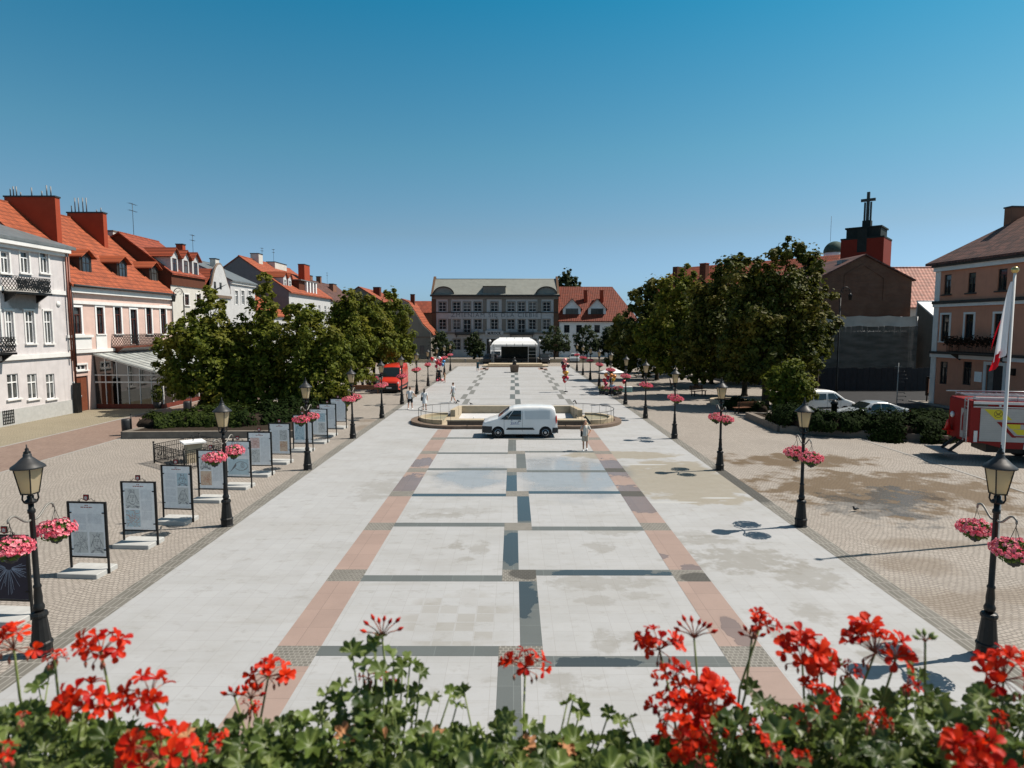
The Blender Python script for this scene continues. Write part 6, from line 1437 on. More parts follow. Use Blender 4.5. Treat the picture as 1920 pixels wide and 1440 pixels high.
b = MB(); b.cbox(1.6, -1.1, .75, 5.6, 1.1, 2.95, .05); b.build('cargo_box', M['white_paint'], tk); b = MB(); b.prism([(0, .45), (0, 1.2), (.35, 2.0), (.6, 2.1), (1.55, 2.1), (1.55, .45)], 'y', -1.0, 1.0); b.build('cab', P_WHITE, tk)
b = MB(); b.add([(-.006, -.85, 1.25), (-.006, .85, 1.25), (.335, .85, 1.98), (.335, -.85, 1.98)], [(0, 1, 2, 3)]); b.build('windscreen', M['carglass'], tk)
for w in (.8, 4.4):
    for sd in (-1, 1): t = MB(); t.lathe([(.2, -.1), (.38, -.1), (.4, -.06), (.4, .06), (.38, .1), (.2, .1)], 14); o = t.build('wheel', M['rubber'], tk); o.rotation_euler = (PI / 2, 0, 0); o.location = (w, sd * .92, .4)
# ---------------------------------------------------------------- fire engine (rear end at the local origin, body runs along +x)
pN = G(1814, 866)
fe = thing('fire_engine', 'red and grey fire engine with yellow stripes at the right edge', 'fire engine', (pN.x, pN.y, 0), R(-14))
FLn, FWd = 7.0, 2.45
M['fe_panel'] = mat('grey_roller_shutter', (.4, .39, .37), .5, .06, 3, .1, .4); M['fe_yellow'] = mat('yellow_reflective', (.6, .5, .02), .4, .06, 4, 0, .4); M['fe_red'] = P_FIRE; M['fe_green'] = mat('green_logo_paint', (.02, .12, .05), .4, .1, 4, 0, .4)
b = MB(); b.prism([(0, .95), (.6, .95), (1.5, .72), (2.35, .72), (2.35, 1.05), (2.6, 1.3), (3.7, 1.3), (3.95, 1.05), (3.95, .72), (FLn, .72), (FLn, 3.0), (.05, 3.0), (0, 2.9)], 'y', 0, FWd); b.build('body', P_FIRE, fe)
sh = MB(); sh.m = 0
for x0, x1 in ((.42, 2.72), (2.8, 5.0), (5.1, 6.9)):
    zb = 1.05 if x0 < 2.5 else 1.38
    sh.m = 0; sh.box(x0, -.03, zb, x1, -.001, 2.66)
    sh.m = 1
    for i in range(int((2.66 - zb) / .11)): sh.box(x0 + .01, -.034, zb + .11 * i, x1 - .01, -.0301, zb + .11 * i + .003)
sh.build('roller_shutter', [M['fe_panel'], M['zinc_grey']], fe)
st = MB(); y = -.042
def stripe(poly, m, yy=y): st.m = m; st.add([(x, yy, z) for x, z in poly], [tuple(range(len(poly)))])
stripe([(.55, 2.62), (1.25, 2.62), (1.75, 2.12), (1.05, 2.12)], 0); stripe([(1.25, 2.0), (2.72, 2.0), (2.72, 1.92), (1.4, 1.92)], 1)
stripe([(1.1, 2.02), (1.3, 2.02), (1.95, 1.28), (1.78, 1.28)], 1, y - .002); stripe([(1.5, 1.92), (2.1, 1.92), (2.1, 1.7), (1.7, 1.7)], 0); stripe([(1.75, 1.68), (6.9, 1.68), (6.9, 1.42), (2.0, 1.42)], 0, y - .001); stripe([(1.85, 1.36), (6.9, 1.36), (6.9, 1.3), (1.9, 1.3)], 1, y - .001)
em = [(1.15 + .17 * math.cos(t * PI / 6), 2.4 + .17 * math.sin(t * PI / 6)) for t in range(13)]
st.m = 3; st.ribbon(em, .02, lambda u, v: (u, y - .003, v)); st.ribbon([(1.03, 2.3), (1.27, 2.5)], .02, lambda u, v: (u, y - .003, v)); st.ribbon([(1.03, 2.5), (1.27, 2.3)], .02, lambda u, v: (u, y - .003, v)); st.ribbon([(1.06, 2.44), (1.15, 2.34), (1.24, 2.44)], .02, lambda u, v: (u, y - .003, v))
for poly, m in (([(3.1, 2.55), (3.18, 2.55), (3.18, 1.88), (3.1, 1.96)], 2), ([(3.1, 1.96), (3.18, 1.88), (4.0, 1.88), (4.0, 1.98), (3.2, 1.98)], 2), ([(3.3, 2.55), (4.1, 2.55), (4.1, 2.45), (3.4, 2.45)], 1), ([(3.3, 2.55), (3.4, 2.45), (3.4, 2.2), (3.3, 2.1)], 1), ([(3.3, 2.1), (3.4, 2.2), (4.1, 2.2), (4.1, 2.1)], 1), ([(3.55, 2.38), (3.75, 2.38), (3.75, 2.27), (3.55, 2.27)], 1)): stripe(poly, m, y - .004)
st.build('side_marking', [M['fe_yellow'], P_FIRE, M['fe_green'], M['brownframe']], fe)
b = MB(); b.box(-.04, .35, 1.1, -.001, .95, 2.55); b.build('rear_locker', M['fe_panel'], fe)
em2 = MB(); em2.add([(-.046, .5, 1.45), (-.046, .8, 1.45), (-.046, .8, 2.15), (-.046, .65, 2.4), (-.046, .5, 2.15)], [(0, 1, 2, 3, 4)]); em2.build('rear_emblem', P_FIRE, fe)
b = MB(); b.ball((-.06, 1.9, 2.1), .1, .16, .16, 10, 6); b.build('work_lamp', M['lamp_white'], fe); b = MB(); b.lathe([(.17, 0), (.05, .5), (.04, .52)], 10, (-.2, 2.0, 1.3)); b.box(-.38, 1.82, 1.26, -.02, 2.18, 1.299); b.build('traffic_cone', M['lamp_red'], fe)
for yy in (.1, 2.3): b = MB(); b.box(-.06, yy - .06, .98, -.001, yy + .12, 1.25); b.build('tail_light', M['lamp_red'], fe)
ld = MB()
for yy in (.08, .42): ld.beam((-.1, yy, 1.0), (-.1, yy, 3.1), .04); ld.beam((-.1, yy, 3.1), (.35, yy, 3.12), .04)
for i in range(8): ld.beam((-.1, .08, 1.15 + .26 * i), (-.1, .42, 1.15 + .26 * i), .03)
ld.build('rear_ladder', M['steel'], fe)
b = MB(); b.box(.1, -.05, 2.7, FLn, -.002, 2.74); b.box(.1, -.06, 2.86, FLn, -.002, 2.98); b.build('gutter_rail', M['trim'], fe)
b = MB(); b.box(.08, -.05, 2.76, .7, -.003, 2.85); b.build('side_flasher', M['carglass'], fe)
for i, x in enumerate((1.2, 2.9, 4.6)): b = MB(); b.ball((x, -.06, 2.8), .06, .05, .05, 8, 5); b.build('side_lamp', M['lamp_white'], fe)
rr = MB()
for yy in (.15, 2.3): rr.tube([(-.25, yy, 3.28), (FLn, yy, 3.3)], .035, 6); [rr.tube([(x, yy, 3.0), (x, yy, 3.28)], .02, 5) for x in (.2, 2, 4, 6)]
rr.build('roof_rail', M['steel'], fe)
rl = MB()
for yy in (.7, 1.2, 1.5, 2.0): rl.beam((.1, yy, 3.2), (FLn - .3, yy, 3.2), .05)
for i in range(16): rl.beam((.3 + .4 * i, .7, 3.2), (.3 + .4 * i, 1.2, 3.2), .03); rl.beam((.3 + .4 * i, 1.5, 3.2), (.3 + .4 * i, 2.0, 3.2), .03)
rl.box(.3, .3, 3.001, 2.6, .6, 3.15); rl.build('roof_ladder', M['steel'], fe)
for yy in (.55, 1.45): tl = MB(); tl.beam((-.02, yy, .98), (-.62, yy, .42), .12); tl.build('lift_arm', M['iron'], fe)
b = MB(); b.prism([(-1.2, .42), (-.4, .4), (-.4, .34), (-1.2, .36)], 'y', .1, 2.1); b.build('lift_platform', M['zinc_grey'], fe)
ch = MB(); ch.box(.9, .4, .45, FLn, 2.0, .95); ch.build('chassis', M['iron'], fe)
for w in (3.15, 6.6):
    for sd in (0, 1):
        t = MB(); t.lathe([(.3, -.16), (.5, -.16), (.54, -.1), (.54, .1), (.5, .16), (.3, .16)], 22); o = t.build('wheel', M['rubber'], fe); o.rotation_euler = (PI / 2, 0, 0); o.location = (w, .17 if sd == 0 else FWd - .17, .542)
        r = MB(); r.lathe([(.02, -.05), (.31, -.12), (.28, -.05), (.12, .02), (.02, .02)], 14); r.build('rim', M['zinc_grey'], o)
ar = MB(); ar.tube([(2.3, -.02, .72), (2.35, -.02, 1.05), (2.62, -.02, 1.31), (3.68, -.02, 1.31), (3.95, -.02, 1.05), (4.0, -.02, .72)], .035, 6); ar.build('wheel_arch', M['trim'], fe)
b = MB(); b.box(.18, -.04, 1.0, .33, -.002, 1.55); b.build('reflector_strip', M['trim'], fe)
# ================================================================ PEOPLE
def person(label, loc, heading, hgt=1.72, top='shirt', topm=None, botm=None, bottom='shorts', hair='hair_dark', long_hair=False, step=.25, arms=None, group=None, seated=False, bag=None, shoes='white_paint', female=False):
    t = thing('person', label, 'person', loc, heading, group); k = hgt / 1.72
    b = MB(); vox = .0125
    hipz = .92 if not seated else .48
    def V(x, y, z): return Vector((x * k, y * k, z * k))
    def limb(pts, rs, n=10, mb=b): mb.tube([V(*p) for p in pts], [r * k for r in rs], n)
    sh = .17 if female else .195; hp = .095
    J = {}
    # trunk, neck, head
    limb([(0, 0, hipz - .1), (0, 0, hipz), (0, .0, hipz + .2), (0, .01, hipz + .38), (0, 0, hipz + .5), (0, -.01, hipz + .54)], [.12, .145, .118, .14, .1, .055], 14)
    b.ball(tuple(V(0, -.005, hipz + .42)), (sh - .03) * k, .1 * k, .13 * k); b.ball(tuple(V(0, -.01, hipz)), .16 * k, .115 * k, .12 * k)
    limb([(0, -.01, hipz + .5), (0, .01, hipz + .64)], [.055, .05]); hc = (0, .025, hipz + .71)
    b.ball(tuple(V(*hc)), .074 * k, .094 * k, .115 * k, 16, 12); b.ball(tuple(V(0, .06, hipz + .65)), .05 * k, .055 * k, .05 * k); b.ball(tuple(V(0, .122, hipz + .69)), .016 * k, .022 * k, .026 * k)
    for s in (-1, 1): b.ball(tuple(V(s * .076, .02, hipz + .7)), .014 * k, .024 * k, .032 * k)
    # legs
    legs = {}
    for s in (-1, 1):
        fy = step * s * .9
        if seated: pts = [(s * hp, 0, hipz), (s * hp * 1.3, .42, hipz + .02), (s * hp * 1.3, .44, .09)]
        else: pts = [(s * hp, 0, hipz), (s * hp, fy * .5 + .045, .5), (s * hp, fy, .09 + (.05 if fy < 0 else 0))]
        legs[s] = pts; h_, kn, an = [Vector(p) for p in pts]
        limb([h_, h_.lerp(kn, .5), kn, kn.lerp(an, .3), an], [.085, .075, .052, .054, .036], 10)
        tilt = .04 if fy < 0 and not seated else 0
        limb([an + Vector((0, -.05, -.04)), an + Vector((0, .06, -.05 - tilt * .3)), an + Vector((s * .01, .16, -.065 - tilt))], [.036, .042, .026], 8)
    # arms and hands
    arms = arms or {}
    for s in (-1, 1):
        S = Vector((s * sh, 0, hipz + .49)); el, wr = arms.get(s, ((s * (sh + .06), -.03, hipz + .22), (s * (sh + .07), .07, hipz - .02))); el = Vector(el); wr = Vector(wr)
        limb([S + Vector((-s * .04, 0, -.02)), S, S.lerp(el, .5), el, el.lerp(wr, .4), wr], [.05, .052, .043, .037, .036, .024], 9)
        d = (wr - el).normalized(); a = d.cross(Vector((1, 0, 0) if abs(d.x) < .8 else (0, 1, 0))).normalized(); c = d.cross(a)
        limb([wr, wr + d * .045, wr + d * .085], [.024, .034, .03], 8)
        for f in range(4):
            o = a * (.027 - .018 * f); l = (.07, .08, .075, .058)[f]; p0 = wr + d * .075 + o; p1 = p0 + d * l * .55 + c * .006; p2 = p1 + d * l * .4 + c * .022
            limb([p0, p1, p2], [.0105, .0098, .0085], 6)
        limb([wr + d * .02 + a * .02, wr + d * .05 + a * .05 + c * .01, wr + d * .085 + a * .062 + c * .02], [.014, .0115, .0095], 6)
        J[s] = (S, el, wr)
    o = b.build('body', M['skin'], t); rm = o.modifiers.new('r', 'REMESH'); rm.mode = 'VOXEL'; rm.voxel_size = vox; rm.use_smooth_shade = True; apply_mods(o); smooth(o)
    def garment(name, fn, m, v=.02):
        g_ = MB(); fn(g_); q = g_.build(name, m, t); r_ = q.modifiers.new('r', 'REMESH'); r_.mode = 'VOXEL'; r_.voxel_size = v; r_.use_smooth_shade = True; apply_mods(q); smooth(q); return q
    def f_top(m):
        low = hipz - (.08 if top == 'shirt' else (.38 if top == 'dress' else .2)); wid = .2 if top == 'dress' else .168
        m.tube([V(0, -.005, low), V(0, -.005, low + .02), V(0, 0, hipz + .2), V(0, .0, hipz + .4), V(0, -.005, hipz + .5), V(0, -.01, hipz + .535)], [wid * k * .97, wid * k, (.145 if female else .152) * k, .155 * k, .115 * k, .07 * k], 16)
        m.ball(tuple(V(0, 0, hipz + .42)), (sh + .005) * k, .122 * k, .13 * k)
        for s in (-1, 1):
            S, el, wr = J[s]; e = .75; m.tube([(S + Vector((-s * .05, 0, -.03))) * k, S * k, S.lerp(el, e) * k], [.062 * k, .07 * k, .062 * k], 10)
    garment('shirt' if top != 'dress' else 'dress', f_top, topm)
    def f_bot(m):
        end = .62 if bottom == 'shorts' else .98
        m.ball(tuple(V(0, -.01, hipz)), .176 * k, .13 * k, .14 * k)
        for s in (-1, 1):
            h_, kn, an = [Vector(p) for p in legs[s]]
            if bottom == 'shorts': m.tube([h_ * k, h_.lerp(kn, .5) * k, h_.lerp(kn, .9) * k], [.105 * k, .102 * k, .098 * k], 10)
            else: m.tube([h_ * k, kn * k, kn.lerp(an, .95) * k], [.1 * k, .078 * k, .06 * k], 10)
    if bottom: garment('shorts' if bottom == 'shorts' else 'trousers', f_bot, botm)
    def f_hair(m):
        m.ball(tuple(V(0, .005, hipz + .74)), .083 * k, .098 * k, .1 * k)
        if long_hair: m.ball(tuple(V(0, -.06, hipz + .62)), .085 * k, .05 * k, .16 * k); m.tube([V(0, -.06, hipz + .68), V(0, -.08, hipz + .45)], [.07 * k, .04 * k], 8)
    garment('hair', f_hair, M[hair], .013)
    fc = MB()
    for s in (-1, 1): fc.ball(tuple(V(s * .03, .108, hipz + .715)), .012 * k, .008 * k, .008 * k, 8, 5)
    fc.ball(tuple(V(0, .108, hipz + .645)), .022 * k, .008 * k, .006 * k, 8, 5); fc.build('face', M['brownframe'], t)
    for s in (-1, 1):
        an = Vector(legs[s][2]); f_ = MB(); f_.tube([V(*(an + Vector((0, -.06, -.045)))), V(*(an + Vector((0, .06, -.055)))), V(*(an + Vector((s * .01, .18, -.066))))], [.045 * k, .05 * k, .034 * k], 8); f_.build('shoe', M[shoes], t)
    if bag:
        g_ = MB(); s = bag; g_.cbox(s * .2 - .05, -.2, hipz - .16, s * .2 + .05, .08, hipz + .12, .02); g_.tube([(s * .2, -.05, hipz + .1), (s * .16, -.08, hipz + .4), (-s * .08, -.02, hipz + .55)], .012, 5); tag(g_.build('shoulder_bag', M['iron'], t), '', ''); 
        for ch in t.children:
            if ch.name.startswith('shoulder_bag'): del ch['label']; del ch['category']
    return t
FB = {}
def fabric(name, col): 
    if name not in FB: FB[name] = mat(name, col, .85, .08, 14, 0, .2, .15, 60)
    return FB[name]
wh = fabric('white_cotton', (.62, .63, .64)); dk = fabric('dark_cotton', (.02, .024, .028)); bg_ = fabric('beige_cotton', (.45, .38, .3)); gy = fabric('light_grey_cotton', (.42, .44, .46)); teal = fabric('teal_cotton', (.03, .08, .1)); nv_ = fabric('blue_cotton', (.05, .09, .2)); rd_ = fabric('red_cotton', (.3, .03, .03)); tn = fabric('tan_cotton', (.4, .28, .18))
p = G(769, 768); person('man in white shirt and dark shorts walking away left of the fountain', (p.x, p.y, 0), R(-8), 1.8, 'shirt', wh, dk, 'shorts', 'hair_brown', False, .22, {1: ((.3, -.02, 1.2), (.42, .1, 1.05))})
p = G(796, 769); person('woman in loose white dress with black shoulder bag walking away', (p.x, p.y, 0), R(-5), 1.68, 'dress', wh, None, None, 'hair_dark', True, .12, None, None, False, -1, 'wood', True)
p = G(850, 755); person('man in light grey shirt and shorts striding across the square', (p.x, p.y, 0), R(60), 1.74, 'shirt', gy, fabric('sage_cotton', (.3, .32, .28)), 'shorts', 'hair_brown', False, .34)
p = G(1097, 845); person('woman with hand at her face and small black crossbody bag by the pink strip', (p.x, p.y, 0), R(172), 1.62, 'shirt', fabric('cream_cotton', (.55, .53, .48)), bg_, 'shorts', 'hair_brown', True, .06, {1: ((.25, .06, 1.15), (.08, .2, 1.5)), -1: ((-.3, -.02, 1.15), (-.2, .14, .98))}, None, False, 1, 'white_paint', True)
p = G(896, 697); person('person in dark teal dress standing left of the bust', (p.x, p.y, 0), R(150), 1.7, 'dress', teal, teal, 'shorts', 'hair_dark', False, .1, None, None, False, None, 'white_paint', True)
p = G(824, 717); person('balloon seller in dark clothes at the left kerb', (p.x, p.y, 0), R(190), 1.75, 'shirt', dk, dk, 'trousers', 'hair_dark', False, .05, {-1: ((-.3, .12, 1.15), (-.3, .3, 1.35))})
p = G(834, 718); person('child in tan clothes beside the balloon seller', (p.x, p.y, 0), R(100), 1.25, 'shirt', tn, tn, 'shorts', 'hair_brown', False, .12)
p = G(687, 735); person('person in pale shirt behind the market table under the left trees', (p.x, p.y + .8, 0), R(200), 1.7, 'shirt', tn, dk, 'trousers', 'hair_brown', False, .05)
p = G(697, 733); person('person in red shirt beside the market table under the left trees', (p.x, p.y + .5, 0), R(150), 1.68, 'shirt', rd_, dk, 'trousers', 'hair_dark', False, .08, None, None, False, None, 'iron', True)
p = G(1149, 741); ps = person('seated flower seller in pale blue shirt among the right stall flowers', (p.x, p.y + .2, 0), R(160), 1.7, 'shirt', fabric('pale_blue_cotton', (.28, .36, .45)), dk, 'trousers', 'hair_dark', False, 0, {1: ((.24, .12, .75), (.1, .3, .72)), -1: ((-.24, .12, .75), (-.1, .3, .72))}, None, True)
stl = thing('stool', 'low stool under the seated flower seller', 'stool', (p.x, p.y + .2, 0), 0); b = MB(); b.cbox(-.18, -.18, .32, .18, .18, .36, .01); b.build('seat', M['wood'], stl)
for sx in (-.14, .14):
    for sy in (-.14, .14): b = MB(); b.box(sx - .02, sy - .02, 0, sx + .02, sy + .02, .319); b.build('leg', M['wood'], stl)
# ================================================================ STAGE, SELLERS' GOODS, STREET FURNITURE
sx_ = (atZ(924, 682).x + atZ(1006, 682).x) / 2; YT = 113.5
stg = thing('stage', 'covered outdoor stage with white canopy roof at the end of the square', 'stage', (sx_, YT, 0))
b = MB(); b.box(-4.2, 0, .01, 4.2, 6, 1.0); b.build('platform', M['iron'], stg)
cv = MB()
lo = [(-4.1, -.7), (4.1, -.7), (4.1, 5.8), (-4.1, 5.8)]; hi = [(-2.75, 1.1), (2.75, 1.1), (2.75, 4.4), (-2.75, 4.4)]; md = [(-3.7, -.1), (3.7, -.1), (3.7, 5.3), (-3.7, 5.3)]
vs = [(*p, 3.15) for p in lo] + [(*p, 3.5) for p in lo] + [(*p, 4.05) for p in md] + [(*p, 4.65) for p in hi]
cv.add(vs, [(k * 4 + i, k * 4 + (i + 1) % 4, k * 4 + 4 + (i + 1) % 4, k * 4 + 4 + i) for k in range(3) for i in range(4)] + [(12, 13, 14, 15), (3, 2, 1, 0)])
cb = cv.build('canopy', M['white_paint'], stg)
rb = MB()
for x in (-2.75, -1.4, 0, 1.4, 2.75): rb.beam((x * 1.35 if abs(x) > 2 else x, -.72, 3.2), (x * 1.35 if abs(x) > 2 else x, -.72, 3.52), .05); rb.beam((x * 1.35 if abs(x) > 2 else x, -.72, 3.52), (x, 1.1, 4.68), .05)
rb.build('canopy_seam', M['zinc_grey'], cb)
tr = MB()
for x in (-4.0, -3.7, 2.4, 3.9): tr.beam((x, -.3, 0), (x, -.3, 3.15), .09); tr.beam((x, 5.5, 0), (x, 5.5, 3.15), .09)
for z in (1.7, 2.3, 2.9): tr.beam((2.4, -.3, z), (3.9, -.3, z), .05); tr.beam((-4.0, 5.4, z), (4.0, 5.4, z), .06)
tr.build('truss', M['steel'], stg)
b = MB(); b.box(-2.5, 5.2, 1.0, 3.9, 5.3, 3.1); b.build('backdrop', mat('dark_green_backdrop', (.02, .028, .025), .7, .2, 2, 0, .3), stg)
b = MB()
for x in (-1.8, .6, 1.8): b.cbox(x - .5, -.45, .02, x + .5, -.05, .6, .03)
b.build('stage_box', M['iron2'], stg)
for sx, lab in ((-1, 'globe lamp post at the left front corner of the stage'), (1, 'globe lamp post at the right front corner of the stage')):
    gl = thing('globe_lamp', lab, 'street lamp', (sx_ + sx * 4.35, YT - .9, 0), 0, 'globe lamps beside the stage')
    b = MB(); b.tube([(0, 0, 0), (0, 0, 3.95)], .06, 8); b.build('pole', M['iron'], gl); b = MB(); b.ball((0, 0, 4.12), .22); b.build('globe', M['white_paint'], gl)
b0, b1 = atZ(905, 688), atZ(1028, 688)
dp = thing('stone_steps', 'wide low stone steps in front of the stage', 'steps', (0, 0, 0)); b = MB(); b.box(b0.x, b0.y, .009, b1.x, b0.y + 4.5, .22); b.box(b0.x + .9, b0.y + .6, .221, b1.x - .9, b0.y + 4.5, .42); b.build('step', M['stone'], dp)
b = MB(); b.box(b0.x + .7, b0.y - .9, .009, b1.x - .7, b0.y - .002, .12); b.build('lower_step', M['brownstone'], dp)
pc = atZ(964.5, 698); bu = thing('bust_monument', 'dark bust on wide tapered stone pedestal before the stage', 'monument', (pc.x, pc.y, 0))
b = MB(); b.lathe([(.75, .009), (.78, .1), (.92, .95), (.98, 1.0), (.98, 1.08)], 4, smooth=False, rot=PI / 4); b.build('pedestal', M['brownstone'], bu); b = MB(); b.box(-.28, -.28, 1.081, .28, .28, 1.35); b.build('base', M['iron2'], bu)
b = MB(); b.tube([(0, 0, 1.35), (0, 0, 1.5), (0, 0, 1.7), (0, 0, 1.85)], [.12, .34, .3, .12], 12); b.ball((0, 0, 2.02), .15, .17, .21); b.ball((0, -.16, 2.0), .03, .05, .04); b.tube([(0, 0, 1.8), (0, 0, 1.95)], .09, 8); b.build('bust', M['iron2'], bu)
for lab, x0, x1, Yw in (('low beige wall with posts at the far left end', -22, -5.6, 118), ('low beige wall with posts at the far right end', 6.2, 24, 118)):
    w = thing('low_wall', lab, 'wall', (x0, Yw, 0)); b = MB(); b.box(0, 0, .005, x1 - x0, .3, .58); b.build('wall', M['stone'], w); c = MB(); n = int((x1 - x0) / 3)
    for i in range(n + 1): c.box((x1 - x0) * i / n - .15, -.05, .006, (x1 - x0) * i / n + .15, .35, .7)
    c.build('pillar', M['kerbstone'], w)
# balloons
def balloon(label, loc, col, r=.17, grp=None, string=None, foil=False):
    t = thing('balloon', label, 'balloon', loc, 0, grp); mk = 'balloon_' + col
    if mk not in M: M[mk] = mat(mk, {'red': (.5, .02, .03), 'white': (.65, .65, .66), 'blue': (.04, .2, .42), 'pink': (.7, .28, .26), 'black': (.015, .013, .015), 'orange': (.6, .22, .04), 'yellow': (.65, .42, .06), 'teal': (.1, .4, .4), 'crimson': (.4, .01, .06)}[col], .25, .05, 5, .15, .6)
    b = MB(); b.lathe([(.01, -1.12 * r), (.04 * r / .17, -1.02 * r), (.5 * r, -.78 * r), (.92 * r, -.2 * r), (r, .15 * r), (.85 * r, .62 * r), (.5 * r, .92 * r), (.01, 1.02 * r)], 14); b.build('envelope', M[mk], t)
    if string: s = MB(); s.tube([(0, 0, -1.1 * r), (string[0] - loc[0], string[1] - loc[1], string[2] - loc[2])], .006, 4); s.build('string', M['trim'], t)
    return t
rb_ = random.Random(12)
q = atZ(1061, 735); Yq = q.y
wt_ = thing('balloon_weight', 'dark weight on the paving under the tall string of balloons', 'weight', (q.x, q.y, .0)); b = MB(); b.lathe([(.22, .009), (.22, .06), (.1, .09), (.04, .12)], 12); b.build('disc', M['iron'], wt_)
for i, (px, py, c, r) in enumerate(((1059, 676, 'pink', .24), (1055, 681, 'black', .2), (1057, 688, 'red', .26), (1063, 684, 'pink', .2), (1065, 686, 'black', .2), (1058, 693, 'crimson', .2), (1058, 698, 'orange', .2), (1063, 699, 'yellow', .18), (1061, 704, 'orange', .18), (1057, 708, 'red', .2), (1063, 709, 'crimson', .22), (1059, 714, 'red', .22), (1061, 712, 'white', .14))):
    pos = ('top', 'upper left', 'upper middle', 'upper right', 'right side')[i] if i < 5 else ('middle', 'middle left', 'middle right', 'centre', 'lower left', 'lower right', 'bottom', 'bottom front')[i - 5]
    o = atY(px, py, Yq + rb_.uniform(-.15, .15)); balloon(f'{c} balloon, {pos} of the tall string standing on the square', tuple(o), c, r, 'balloons on the tall string', (q.x, q.y, .1) if i in (0, 6, 11) else None)
bq = atZ(826, 715)
for i, (px, py, c, r) in enumerate(((815, 676, 'white', .22), (820, 680, 'red', .26), (826, 674, 'red', .28), (824, 671, 'white', .18), (830, 684, 'blue', .2), (832, 678, 'blue', .2), (818, 687, 'crimson', .2), (825, 683, 'crimson', .24), (810, 673, 'red', .24), (823, 711, 'red', .22), (829, 713, 'pink', .2), (820, 714, 'crimson', .2))):
    pos = ('far left', 'left', 'big upper', 'top', 'right', 'upper right', 'lower left', 'middle', 'outermost', 'low near the ground', 'low right near the ground', 'lowest left')[i]
    o = atY(px, py, bq.y + rb_.uniform(-.3, .3)); balloon(f"{c} balloon, {pos}, of the left kerb seller's bunch", tuple(o), c, r, "balloons of the left kerb seller", (bq.x, bq.y, 1.2) if i < 6 else None)
rq = atZ(1146, 740)
for i, (px, py, c) in enumerate(((1136, 703, 'orange'), (1133, 713, 'red'), (1140, 708, 'red'), (1150, 712, 'yellow'), (1146, 704, 'orange'), (1170, 716, 'red'), (1136, 720, 'crimson'), (1152, 706, 'orange'))):
    pos = ('upper left', 'left', 'inner left', 'yellow centre', 'upper middle', 'separate right', 'lower left', 'upper right')[i]
    o = atY(px, py, rq.y + rb_.uniform(-.3, .5)); balloon(f'{c} balloon, {pos}, at the right flower stall', tuple(o), c, .2, 'balloons at the right flower stall', (rq.x, rq.y, .9) if i < 4 else None)
# parasol and flower buckets on the right
pr = thing('parasol', 'white market parasol over the right flower stall', 'parasol', (rq.x + .35, rq.y + 2.2, 0)); b = MB(); b.tube([(0, 0, 0), (0, 0, 2.5)], .025, 6); b.build('pole', M['steel'], pr)
b = MB(); b.lathe([(1.25, 2.02), (1.24, 2.05), (.05, 2.52), (.02, 2.55)], 8, smooth=False); b.lathe([(1.23, 2.0), (.05, 2.47)], 8, smooth=False); b.build('canopy', M['white_paint'], pr); b = MB(); b.lathe([(.3, .005), (.3, .08), (.05, .1)], 10); b.build('base', M['concrete'], pr)
def bucket(label, loc, fl, seed, grp, r=.2):
    t = thing('flower_bucket', label, 'flower bucket', loc, 0, grp); b = MB(); b.lathe([(r * .75, 0), (r, .35), (r * .9, .35), (r * .7, .05)], 12); b.build('bucket', M['iron2'], t)
    g_ = random.Random(seed); lf = MB(); ff = MB()
    for i in range(120): d = rdir(g_); leaf_quad(lf, (d.x * r * 1.2, d.y * r * 1.2, .5 + d.z * .22), d, .06, g_)
    for i in range(50): d = rdir(g_); d.z = abs(d.z); petal_blob(ff, (d.x * r * 1.35, d.y * r * 1.35, .58 + d.z * .28), d, .05, g_)
    lf.build('leaves', M['gleaf'], t); ff.build('blossoms', fl, t)
YB = mat_petal('yellow_blossom', (.6, .4, .05), (.7, .55, .2)); OB = mat_petal('orange_blossom', (.55, .16, .04), (.7, .4, .2)); WB = mat_petal('white_blossom', (.55, .5, .45), (.65, .62, .6))
for i, (dx, dy, m, c) in enumerate(((-.7, .2, OB, 'orange'), (-.5, -.4, M['pink'], 'pink'), (.55, -.2, WB, 'white'), (.9, .2, M['pink2'], 'crimson'), (-.9, .7, YB, 'yellow'), (.3, -.6, M['pink2'], 'crimson'))):
    lab = (f'{c} flowers in a dark bucket, back left of the right stall', 'pink flowers in a dark bucket at the front left of the right stall', 'white flowers in a dark bucket right of the seated seller', 'crimson flowers in a dark bucket at the right end of the stall', 'yellow flowers in a dark bucket at the far back of the stall', 'crimson flowers in a dark bucket in front of the seated seller')[i]
    bucket(lab, (rq.x + dx, rq.y + dy, 0.006), m, 60 + i, 'flower buckets of the right stall', .22)
cr = thing('picnic_cooler', 'pale turquoise box beside the right flower stall', 'box', (atZ(1176, 735).x, atZ(1176, 735).y, 0)); b = MB(); b.cbox(-.45, -.3, .01, .45, .3, .5, .03); b.build('body', mat('turquoise_plastic', (.25, .42, .4), .5, .1, 4, 0, .4), cr); b = MB(); b.cbox(-.47, -.32, .501, .47, .32, .58, .03); b.build('lid', M['white_paint'], cr)
